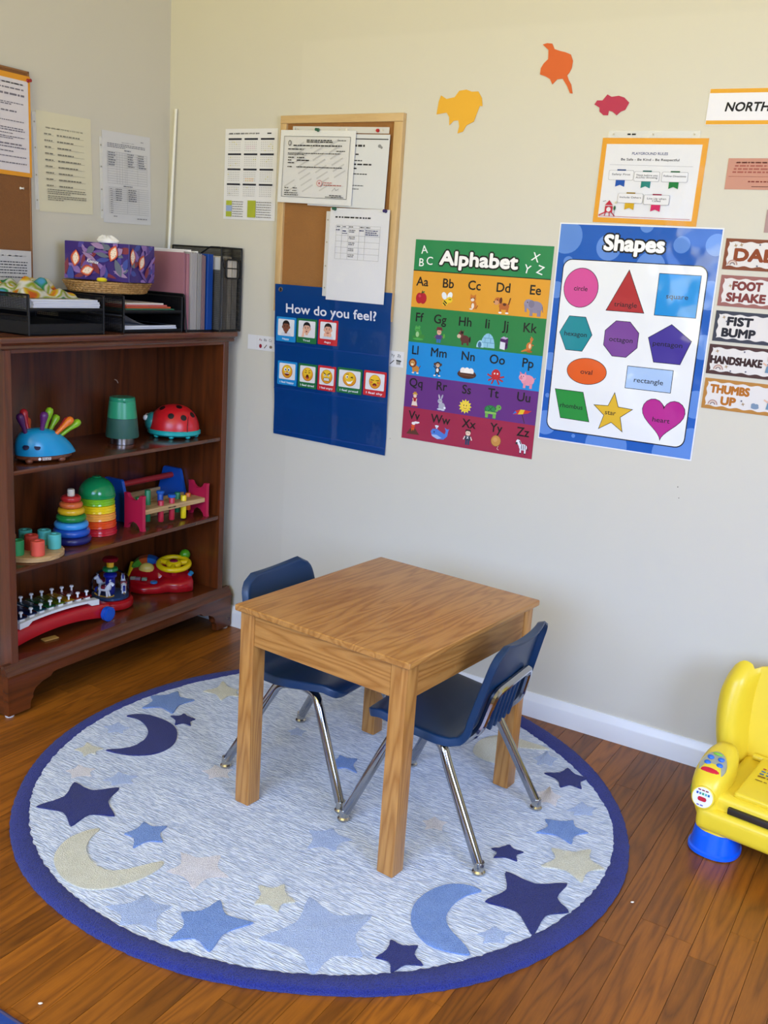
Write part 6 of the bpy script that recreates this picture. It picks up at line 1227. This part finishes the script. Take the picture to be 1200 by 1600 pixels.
bm = NB(); box(bm, -0.004, 0.283, -0.004, 0.234, 0.0026, 0.0030); finish('plastic_sleeve', bm, FILM, s, 0)

# ---- country-outline cutouts
def cutout(label, px, c, th=0.0012):
    pts = px; x0 = min(q[0] for q in pts); z0 = min(q[1] for q in pts)
    t = thing('paper_cutout', label, 'cutout', at(x0, z0), 0, 'paper country cutouts high on the wall', BACK)
    bm = NB(); prism(bm, [(a - x0, b - z0) for a, b in pts], 0.0002, th); finish('paper', bm, mat('cutout_' + c[1:], c, 0.6, var=0.03), t, 0)
cutout('yellow paper country cutout, lowest and leftmost of the three on the wall', [(1.0452, 1.7597), (1.0493, 1.7943), (1.0555, 1.8113), (1.0743, 1.801), (1.1005, 1.8052), (1.1135, 1.8218), (1.1365, 1.8245), (1.1545, 1.8182), (1.1745, 1.8185), (1.1877, 1.8004), (1.1916, 1.7786), (1.1829, 1.7798), (1.1748, 1.7572), (1.1681, 1.7379), (1.1458, 1.7284), (1.1358, 1.7113), (1.1186, 1.7066), (1.1226, 1.7263), (1.1182, 1.7421), (1.1035, 1.7414), (1.0899, 1.7292), (1.0878, 1.7515), (1.0777, 1.764)], '#e2a828')
cutout('orange paper country cutout with a long tail, highest on the wall', [(1.3576, 1.9317), (1.3704, 1.9347), (1.3853, 1.9325), (1.3932, 1.9186), (1.4094, 1.9132), (1.4254, 1.9093), (1.4417, 1.9027), (1.4497, 1.8865), (1.4483, 1.8685), (1.4429, 1.8574), (1.4375, 1.8508), (1.443, 1.8392), (1.4516, 1.8275), (1.4584, 1.8045), (1.4506, 1.8056), (1.4407, 1.8233), (1.4254, 1.843), (1.4099, 1.8418), (1.3971, 1.8293), (1.3887, 1.8434), (1.3746, 1.8508), (1.3581, 1.8561), (1.359, 1.8722), (1.3657, 1.8834), (1.3776, 1.8943), (1.3761, 1.9171)], '#cf5c1e')
cutout('crimson paper country cutout above the playground rules', [(1.5233, 1.7754), (1.5296, 1.7852), (1.5447, 1.7848), (1.5564, 1.7994), (1.5686, 1.7932), (1.5881, 1.7953), (1.6034, 1.7905), (1.6183, 1.7776), (1.6098, 1.7599), (1.5981, 1.7557), (1.5879, 1.7469), (1.5758, 1.7562), (1.5655, 1.7586), (1.5644, 1.7473), (1.5519, 1.7476), (1.5397, 1.7569), (1.5384, 1.7669)], '#b02446')


# ---- NORTH sign, pink notice and greeting strips at the right edge
s = sheet('north_sign', 'laminated white sign reading NORTH with orange stripes along top and bottom', 'sign', at(1.8225, 1.719), BACK, 0.300, 0.086, '#e2dfe2', -0.012, 0.25)
p = Print(); p.rect(0.0, 0.078, 0.300, 0.086, '#dba032') if False else None
p.rect(0.001, 0.0755, 0.299, 0.0855, '#dba032'); p.rect(0.001, 0.0015, 0.299, 0.0110, '#dba032'); p.text('NORTH', 0.098, 0.0435, 0.0215, '#141216', 0.085, 0.104, 0, 0.15); p.build('sign_print', s, PAPER)
bm = NB(); box(bm, -0.003, 0.303, -0.003, 0.089, 0.0016, 0.0020); finish('laminate', bm, FILM, s, 0)
s = sheet('pink_notice', 'small salmon pink printed notice with lines of tiny text under the NORTH sign', 'notice', at(1.893, 1.565), BACK, 0.150, 0.0745, '#c08a76', 0.0, 0.5)
p = Print(); r = random.Random(12)
for k, y in enumerate((0.064, 0.0565, 0.049, 0.0415)): p.words(0.020 - 0.002 * k, 0.135, y, 0.0038, '#a05a4e', r)
p.line(0.006, 0.031, 0.145, 0.031, 0.0008, '#8a4238'); p.words(0.055, 0.12, 0.019, 0.003, '#7a362e', r); p.line(0.065, 0.007, 0.13, 0.0075, 0.0014, '#4a1c1a'); p.build('notice_print', s, PAPER)
s = sheet('mauve_sheet', 'mauve paper sheet whose left edge just enters the frame above the DAB strip', 'notice', at(2.004, 1.463), BACK, 0.150, 0.055, '#a88a86', 0.0, 0.5)
def greet(label, z, ht, c, lines, tc, x0, off=0.0, deco='', th=0.030, wt=None):
    s = sheet('greeting_strip', label, 'sign', at(x0, z), BACK, 0.225, ht, c, -0.004, 0.3, group='greeting strips beside the shapes poster')
    p = Print(); pts = []; W_, m = 0.225, 0.0085
    n = 40
    for k in range(n): x = m + (W_ - 2 * m) * k / n; pts.append((x, m + 0.0018 * sin(k * 0.9)))
    for k in range(14): y = m + (ht - 2 * m) * k / 14; pts.append((W_ - m + 0.0018 * sin(k * 1.1), y))
    for k in range(n): x = W_ - m - (W_ - 2 * m) * k / n; pts.append((x, ht - m + 0.0018 * sin(k * 0.9)))
    for k in range(14): y = ht - m - (ht - 2 * m) * k / 14; pts.append((m + 0.0018 * sin(k * 1.1), y))
    p.poly(pts, '#dcd6d0')
    if len(lines) == 1: p.text(lines[0], 0.5 * W_ + off, ht / 2, th, tc, 0.17, wt)
    else:
        for k, l in enumerate(lines): p.text(l, 0.5 * W_ + off + (0.012 * (k - 0.5) if False else 0), ht / 2 + (0.0145 if k == 0 else -0.0145), 0.021, tc, 0.17, (wt[k] if wt else None))
    for d in deco.split():
        kx, vx, vy = d.split(','); vx, vy = float(vx), float(vy)
        if kx == 'rainbow':
            for q, cc in enumerate(('#b08a80', '#d8c4b4', '#8a7a7a', '#dcd6d0')): p.poly([(vx + (0.013 - 0.003 * q) * cos(pi * k / 10), vy + (0.013 - 0.003 * q) * sin(pi * k / 10)) for k in range(11)], cc)
        elif kx == 'star': p.poly([(vx + (0.0055 if k % 2 == 0 else 0.002) * cos(pi * k / 4 + 0.3), vy + (0.0055 if k % 2 == 0 else 0.002) * sin(pi * k / 4 + 0.3)) for k in range(8)], '#a88c6a')
        elif kx == 'dot': p.ell(vx, vy, 0.0022, 0.0022, '#6a6a78')
        elif kx == 'cloud': p.ell(vx, vy, 0.010, 0.005, '#7a8ea4'); p.ell(vx - 0.004, vy + 0.005, 0.006, 0.005, '#7a8ea4'); p.ell(vx + 0.004, vy + 0.004, 0.005, 0.005, '#7a8ea4')
        elif kx == 'child':
            p.ell(vx, vy + 0.016, 0.011, 0.011, '#d8b098'); p.ell(vx, vy + 0.022, 0.011, 0.007, '#5a3428'); p.poly([(vx - 0.010, vy + 0.005), (vx + 0.010, vy + 0.005), (vx + 0.013, vy - 0.018), (vx - 0.013, vy - 0.018)], '#6a8aa0'); p.line(vx - 0.009, vy, vx - 0.020, vy + 0.006, 0.004, '#d8b098')
    p.build('sign_print', s, PAPER)
greet('rust brown greeting strip reading DAB at the top of its column', 1.369, 0.077, '#7e4227', ['DAB'], '#8a4426', 1.9155, -0.037, 'rainbow,0.024,0.012 star,0.026,0.060 star,0.040,0.062 dot,0.085,0.064 dot,0.085,0.012', 0.030, 0.098)
greet('dusty pink greeting strip reading FOOT SHAKE', 1.277, 0.078, '#97615a', ['FOOT', 'SHAKE'], '#7c3c38', 1.9165, -0.044, 'star,0.026,0.052 star,0.146,0.035 dot,0.19,0.06', 0.021, (0.072, 0.095))
greet('charcoal greeting strip reading FIST BUMP', 1.187, 0.078, '#3a3c48', ['FIST', 'BUMP'], '#26262e', 1.9165, -0.049, 'star,0.022,0.062 dot,0.030,0.052 star,0.150,0.020 cloud,0.150,0.055', 0.021, (0.062, 0.082))
greet('dark brown greeting strip reading HANDSHAKE with a waving child', 1.1015, 0.077, '#4a2e2c', ['HANDSHAKE'], '#3a2424', 1.9125, -0.040, 'rainbow,0.030,0.013 star,0.022,0.060 star,0.050,0.022 dot,0.10,0.014 dot,0.09,0.064 dot,0.062,0.012 child,0.160,0.035', 0.0195, 0.128)
greet('ochre greeting strip reading THUMBS UP lowest in its column', 1.010, 0.080, '#b27c38', ['THUMBS', 'UP'], '#b06a20', 1.9135, -0.046, 'rainbow,0.028,0.012 star,0.105,0.022 cloud,0.135,0.018 child,0.175,0.034 dot,0.10,0.030', 0.021, (0.098, 0.036))

# ================================================================== LEFT WALL
lc = thing('cork_board', 'large brown cork board cut off by the left side of the picture', 'notice board', (0.001, -1.20, 1.185), 0, None, LEFT)
bm = NB(); box(bm, 0, 0.600, 0, 0.615, 0, 0.012); finish('cork_panel', bm, mat('dark_cork', '#7d5028', 0.85, bump=(260, 0.5), var=0.08), lc, 0)
for b in ((0, 0.600, 0, 0.006), (0, 0.600, 0.609, 0.615), (0, 0.006, 0, 0.615), (0.594, 0.600, 0, 0.615)):
    bm = NB(); box(bm, *b, 0, 0.014, 0.001, 1); finish('frame_rail', bm, mat('board_edge_wood', '#8a5c30', 0.5), lc, 30)
bm = NB(); lathe(bm, [(0.004, 0), (0.004, 0.002), (0.0025, 0.004), (0.0022, 0.009), (0.004, 0.011), (0, 0.012)], 12); o = finish('push_pin', bm, plastic('#e0dcd0'), lc); o.location = (0.560, 0.288, 0.012); o.rotation_euler = (0, 0.6, 0)
def atl(y, z, x=0.001): return (x, y, z)
s = sheet('bordered_notice', 'notice with an orange border and red pin on the left cork board', 'notice', atl(-0.814, 1.506, 0.0155), LEFT, 0.216, 0.2795, '#dc962e', 0.004, 0.5)
p = Print(); r = random.Random(21); p.rect(0.012, 0.012, 0.208, 0.264, '#d6cfd0')
for y, x0, x1, h in ((0.252, 0.04, 0.190, 0.004), (0.238, 0.03, 0.192, 0.004), (0.222, 0.02, 0.194, 0.0055), (0.199, 0.02, 0.19, 0.0025), (0.194, 0.02, 0.15, 0.003), (0.176, 0.02, 0.17, 0.004), (0.150, 0.02, 0.19, 0.0025), (0.130, 0.02, 0.19, 0.003), (0.124, 0.02, 0.192, 0.003), (0.115, 0.02, 0.15, 0.0025), (0.106, 0.02, 0.19, 0.0025), (0.101, 0.02, 0.15, 0.0025), (0.086, 0.02, 0.18, 0.004), (0.078, 0.02, 0.195, 0.003), (0.066, 0.02, 0.15, 0.003), (0.052, 0.02, 0.195, 0.0025), (0.034, 0.02, 0.196, 0.003)): p.words(x0, x1, y, h, '#77727a', r)
p.build('notice_print', s, PAPER); pin(s, 0.208, 0.268, '#9a1620')
s = sheet('sleeved_notice', 'white notice in a clear sleeve low on the left cork board', 'notice', atl(-0.816, 1.190, 0.0135), LEFT, 0.212, 0.104, '#d8d4cc', 0.0, 0.4)
p = Print(); r = random.Random(22)
for y, x0, h in ((0.088, 0.02, 0.003), (0.070, 0.01, 0.003), (0.062, 0.01, 0.0032), (0.054, 0.01, 0.0028), (0.046, 0.01, 0.003), (0.038, 0.01, 0.003), (0.026, 0.01, 0.003)): p.words(x0, 0.196, y, h, '#4a4a4c', r)
p.build('notice_print', s, PAPER)
bm = NB(); box(bm, 0, 0.216, -0.002, 0.108, 0.0024, 0.0028); finish('plastic_sleeve', bm, FILM, s, 0)
s = sheet('cream_notice', 'cream paper notice with underlined lines of text on the left wall', 'notice', atl(-0.561, 1.4145), LEFT, 0.2125, 0.288, '#d6cfb2', 0.028, 0.4)
p = Print(); r = random.Random(23); p.words(0.034, 0.182, 0.243, 0.0042, '#6c695c', r)
for k in range(9): y = 0.222 - 0.0185 * k; p.words(0.028, 0.058, y + 0.0035, 0.0034, '#7c786a', r); p.words(0.076, 0.076 + r.uniform(0.045, 0.095), y + 0.0030, 0.0036, '#7c786a', r); p.line(0.028, y, 0.064, y, 0.0006, '#77746a'); p.line(0.076, y, 0.181, y, 0.0006, '#77746a')
for y in (0.066, 0.060, 0.0545): p.words(0.030, 0.182 - (0.06 if y < 0.056 else 0), y, 0.0026, '#7c786a', r)
for y in (0.047, 0.0415, 0.036): p.words(0.030, 0.182 - (0.09 if y < 0.037 else 0), y, 0.0026, '#7c786a', r)
p.build('notice_print', s, PAPER); sleeve(s, -0.014, 0.0, 0.004, 0.282, 0.0002, 'v')
s = sheet('table_form', 'white form filled with a handwritten table on the left wall near the corner', 'form', atl(-0.303, 1.4015), LEFT, 0.2145, 0.284, '#d0cecb', 0.026, 0.4)
p = Print(); r = random.Random(24); p.words(0.085, 0.140, 0.254, 0.0030, '#74747c', r)
for y in (0.247, 0.242, 0.237): p.words(0.022, 0.190 - (0.09 if y < 0.239 else 0), y, 0.0026, '#74747c', r)
p.words(0.095, 0.125, 0.230, 0.003, '#74747c', r)
for k in range(14): p.line(0.020, 0.222 - 0.0075 * k, 0.196, 0.222 - 0.0075 * k, 0.0005, '#77777e')
for x in (0.020, 0.060, 0.072, 0.084, 0.096, 0.104, 0.152, 0.196): p.line(x, 0.222, x, 0.1245, 0.0005, '#77777e')
for k in range(6):
    for x0, x1 in ((0.022, 0.056), (0.107, 0.140), (0.155, 0.190)): p.words(x0, x1 - r.uniform(0, 0.012), 0.219 - 0.0075 * k, 0.0028, '#6a6b74', r)
p.words(0.085, 0.125, 0.118, 0.003, '#74747c', r)
for k in range(13): p.line(0.020, 0.112 - 0.0068 * k, 0.200, 0.112 - 0.0068 * k, 0.0005, '#77777e')
for x in (0.020, 0.036, 0.100, 0.152): p.line(x, 0.112, x, 0.030, 0.0005, '#77777e')
for k in range(6): p.words(0.048, 0.075, 0.107 - 0.0068 * k, 0.0026, '#6a6b74', r); p.words(0.104, 0.140, 0.107 - 0.0068 * k, 0.0028, '#6a6b74', r)
for k in range(12): p.words(0.023, 0.032, 0.107 - 0.0068 * k, 0.0022, '#74747c', r)
p.words(0.034, 0.050, 0.021, 0.0025, '#74747c', r); p.words(0.140, 0.186, 0.017, 0.0028, '#74747c', r); p.words(0.160, 0.172, 0.262, 0.0022, '#74747c', r)
p.build('form_print', s, PAPER); sleeve(s, -0.012, 0.0, 0.012, 0.262, 0.0002, 'v')

# ================================================================== YELLOW ACTIVITY CHAIR
YEL = mat('chair_yellow_plastic', '#e9cb30', 0.36, 0, 0.5, bump=(500, 0.06), var=0.02); YBL = mat('chair_blue_plastic', '#0a5ce0', 0.22)
yc = thing('toddler_activity_chair', 'yellow plastic toddler activity chair with blue feet by the baseboard', 'chair', (2.325, -0.306, 0), radians(-7))
bm = NB(); NU, NV = 56, 26; G = []
def ytop(u):
    a = abs(u)
    if a > 0.75: return 0.335 + 0.062 * sqrt(max(0, 1 - ((a - 0.865) / 0.14) ** 2)) if a > 0.865 else 0.377 + 0.020 * sqrt(max(0, 1 - ((a - 0.865) / 0.118) ** 2))
    return 0.3815 + 0.030 * sin(pi / 2 * min(1, (0.75 - a) / 0.5))
def ybol(u):
    a = abs(u); d = (a - 0.87) / 0.17
    return 0.062 * sqrt(1 - d * d) if abs(d) < 1 else 0.0
for j in range(NV + 1):
    v = j / NV; row = []
    for i in range(NU + 1):
        u = -1 + 2 * i / NU; z = 0.12 + (ytop(u) - 0.12) * v; f = (z - 0.12) / 0.32
        hw = 0.204 + 0.028 * sin(pi * min(1, f * 0.95)) + 0.004 * f; b = ybol(u) * (0.35 + 0.65 * sin(pi * min(1, 0.15 + f * 0.8))) * min(1, (1 - v) * 6 + 0.12) ** 0.5
        row.append(bm.verts.new((u * hw, 0.112 + 0.045 * f - b + 0.010 * (1 - min(1, abs(u) / 0.66)) * (1 if abs(u) < 0.66 else 0), z)))
    G.append(row)
for a, b in zip(G, G[1:]):
    for i in range(NU): bm.faces.new((a[i], a[i + 1], b[i + 1], b[i]))
bm.faces.ensure_lookup_table()
for f in bm.faces: f.normal_update()
if bm.faces[NU * 8 + NU // 2].normal.y > 0:
    for f in bm.faces: f.normal_flip()
bmesh.ops.solidify(bm, geom=bm.faces[:], thickness=0.012); finish('backrest', bm, YEL, yc, 50)
# seat, front apron and side arms are one moulded body
bm = NB(); box(bm, -0.150, 0.150, -0.150, 0.125, 0.070, 0.160, 0.022, 4); box(bm, -0.170, 0.170, -0.168, -0.120, 0.062, 0.122, 0.020, 4); finish('seat', bm, YEL, yc, 60)
bm = NB(); box(bm, -0.098, 0.128, -0.135, 0.075, 0, 0.016, 0.007, 3, Matrix.Translation((0, 0, 0.163)) @ Matrix.Rotation(radians(3), 4, 'X')); pg = finish('flip_page', bm, YEL, yc, 50)
bm = NB(); box(bm, -0.100, 0.105, -0.1695, -0.150, 0.112, 0.128, 0.003, 2, Matrix.Translation((0.0, 0.010, 0.012))); finish('page_slot', bm, plastic('#2a2118', 0.5), yc)
bm = NB(); tube(bm, [(-0.125, 0.096, 0.168), (0.125, 0.096, 0.168)], 0.008, 10); finish('page_hinge', bm, YEL, yc)
p = Print(z0=0); 
for k, (t_, c) in enumerate((('1', '#4a5a9a'), ('2', '#2a5a4a'), ('3', '#c23a2a'), ('4', '#3a8a4a'), ('5', '#2a5ab0'))): p.text(t_, -0.062 + 0.026 * k, 0.045, 0.012, c, 0.03)
r = random.Random(31)
for k, c in enumerate(('#b04a3a', '#4a7aa8', '#3a6a9a', '#8a5a2a')): p.words(-0.078, -0.050, 0.018 - 0.014 * k, 0.006, c, r)
p.words(-0.02, 0.09, -0.045, 0.006, '#8a6a2a', r); p.words(-0.078, -0.05, -0.045, 0.004, '#8a6a2a', r)
o = p.build('page_print', pg, PAPER); o.matrix_local = Matrix.Translation((0, 0, 0.163)) @ Matrix.Rotation(radians(3), 4, 'X') @ Matrix.Translation((0, 0, 0.0163))
def supring(cx, cy, z, rx, ry, tiltf=0.0, n=28, e=0.75):
    o_ = []
    for j in range(n):
        t = 2 * pi * j / n; c, s_ = cos(t), sin(t); x = rx * (abs(c) ** e) * (1 if c > 0 else -1); y = ry * (abs(s_) ** e) * (1 if s_ > 0 else -1); o_.append((cx + x, cy + y, z + tiltf * y))
    return o_
for s in (-1, 1):
    bm = NB(); secs = [(0.125, -0.118, 0.062, 0.046, 0.046), (0.133, -0.114, 0.082, 0.041, 0.050), (0.146, -0.106, 0.104, 0.038, 0.058), (0.155, -0.099, 0.124, 0.037, 0.066), (0.159, -0.096, 0.145, 0.0405, 0.073), (0.160, -0.090, 0.170, 0.0425, 0.076), (0.160, -0.083, 0.193, 0.0415, 0.075), (0.160, -0.076, 0.210, 0.037, 0.068), (0.160, -0.070, 0.221, 0.027, 0.054), (0.160, -0.066, 0.226, 0.014, 0.030)]
    loft(bm, [supring(s * a, b, z, rx, ry, 0.28 * max(0, (z - 0.12) / 0.12)) for a, b, z, rx, ry in secs]); arm = finish('arm', bm, YEL, yc, 70)
    if s < 0:
        # grey button panel on the sloping top, white label on the front
        M = Matrix.Translation((-0.160, -0.112, 0.2055)) @ Matrix.Rotation(radians(36), 4, 'X')
        bm = NB(); prism(bm, [(0.031 * cos(t) * (1 - 0.12 * sin(t)), 0.040 * sin(t)) for t in [2 * pi * k / 32 for k in range(32)]], -0.012, 0.006, M, 0.002); cp = finish('button_panel', bm, plastic('#9a9a86', 0.35), arm, 40)
        for x, y, c in ((-0.013, 0.019, '#2a6ac8'), (0.012, 0.020, '#2a6ac8'), (-0.015, 0.003, '#2a6ac8'), (0.014, 0.004, '#2a6ac8')): bm = NB(); ellip(bm, (x, y, 0.006), (0.0082, 0.0060, 0.004), M); finish('blue_button', bm, plastic(c, 0.25), cp)
        bm = NB(); ellip(bm, (-0.001, -0.019, 0.006), (0.023, 0.012, 0.005), M); finish('red_button', bm, plastic('#d01c38', 0.22), cp)
        bm = NB(); ellip(bm, (0.0, 0.032, 0.006), (0.012, 0.004, 0.003), M); finish('green_light', bm, plastic('#7ab83a', 0.3), cp)
        M = Matrix.Translation((-0.157, -0.1690, 0.148)) @ Matrix.Rotation(radians(78), 4, 'X')
        bm = NB(); prism(bm, [(0.027 * cos(t), 0.027 * sin(t)) for t in [2 * pi * k / 32 for k in range(32)]], -0.014, 0.0015, M, 0.001); dk = finish('label_disc', bm, YEL, arm, 40)
        p = Print(z0=0.0022); p.ell(0, 0, 0.0240, 0.0240, '#e9e9ec', n=32)
        for x in (-0.010, -0.001, 0.008): p.rect(x - 0.0035, 0.0155, x + 0.0035, 0.0185, '#8a2430')
        for k, c in enumerate(('#2a4a9a', '#4a8a9a', '#3a9a6a', '#5ab0b0', '#2a6a9a')): p.rect(-0.016 + 0.0068 * k, 0.006, -0.0112 + 0.0068 * k, 0.0115, c)
        p.poly(rrect(-0.0105, 0.0105, -0.009, 0.0015, 0.005, 4), '#c02436'); p.words(-0.010, 0.010, -0.0185, 0.003, '#6a5aa0', random.Random(3))
        o = p.build('label_print', dk, PAPER); o.matrix_local = M
    for yy, nm in ((-0.112, 'foot'), (0.095, 'foot')):
        bm = NB(); loft(bm, [supring(s * 0.128, yy, z, rx, ry, 0, 32, 0.85) for z, rx, ry in ((0.0003, 0.057, 0.060), (0.003, 0.0605, 0.0635), (0.011, 0.0605, 0.0635), (0.014, 0.056, 0.059), (0.045, 0.052, 0.054), (0.078, 0.047, 0.046), (0.084, 0.040, 0.040))]); finish(nm, bm, YBL, yc, 40)
bm = NB(); tube(bm, [(-0.205, -0.005, 0.100), (-0.180, -0.005, 0.100)], 0.034, 24); finish('side_wheel', bm, plastic('#16389a', 0.3), yc)
bm = NB(); box(bm, -0.222, -0.205, -0.060, -0.052, 0.088, 0.124, 0.004, 3); finish('side_tab', bm, plastic('#5fb02a', 0.3), yc, 50)
bm = NB(); tube(bm, [(-0.215, -0.056, 0.105), (-0.180, -0.030, 0.105)], 0.005, 8); finish('side_axle', bm, plastic('#16389a', 0.3), yc)

# ================================================================== small things on the floor
fm = thing('blue_floor_mat', 'corner of a dark blue mat entering the picture at its lower left edge', 'mat', (0.90, -2.10, 0))
bm = NB(); prism(bm, rrect(-0.52, 0.52, -0.365, 0.368, 0.03, 4), 0.0005, 0.009, None, 0.003); finish('mat_pad', bm, mat('blue_mat', '#173f8c', 0.7, bump=(150, 0.4)), fm, 40)
bm = NB(); tube(bm, [(x, y, 0.0055) for x, y in rrect(-0.521, 0.521, -0.366, 0.369, 0.03, 4)], 0.0045, 8, closed=True); finish('mat_edge', bm, mat('mat_binding', '#3a3350', 0.7), fm)
for k, (x, y, lb) in enumerate(((2.085, -0.739, 'white crumb on the floorboards to the right of the rug'), (1.296, -1.675, 'pale splinter on the floorboards near the blue mat corner'))):
    t = thing('crumb', lb, 'crumb', (x, y, 0.0002), 0.7); bm = NB(); ellip(bm, (0, 0, 0.0018), (0.0040, 0.0022, 0.0018), None, 10, 6)
    for v in bm.verts: v.co.x *= 1 + 0.3 * sin(700 * v.co.y)
    finish('morsel', bm, mat('crumb_white', '#e6ddca', 0.8), t)
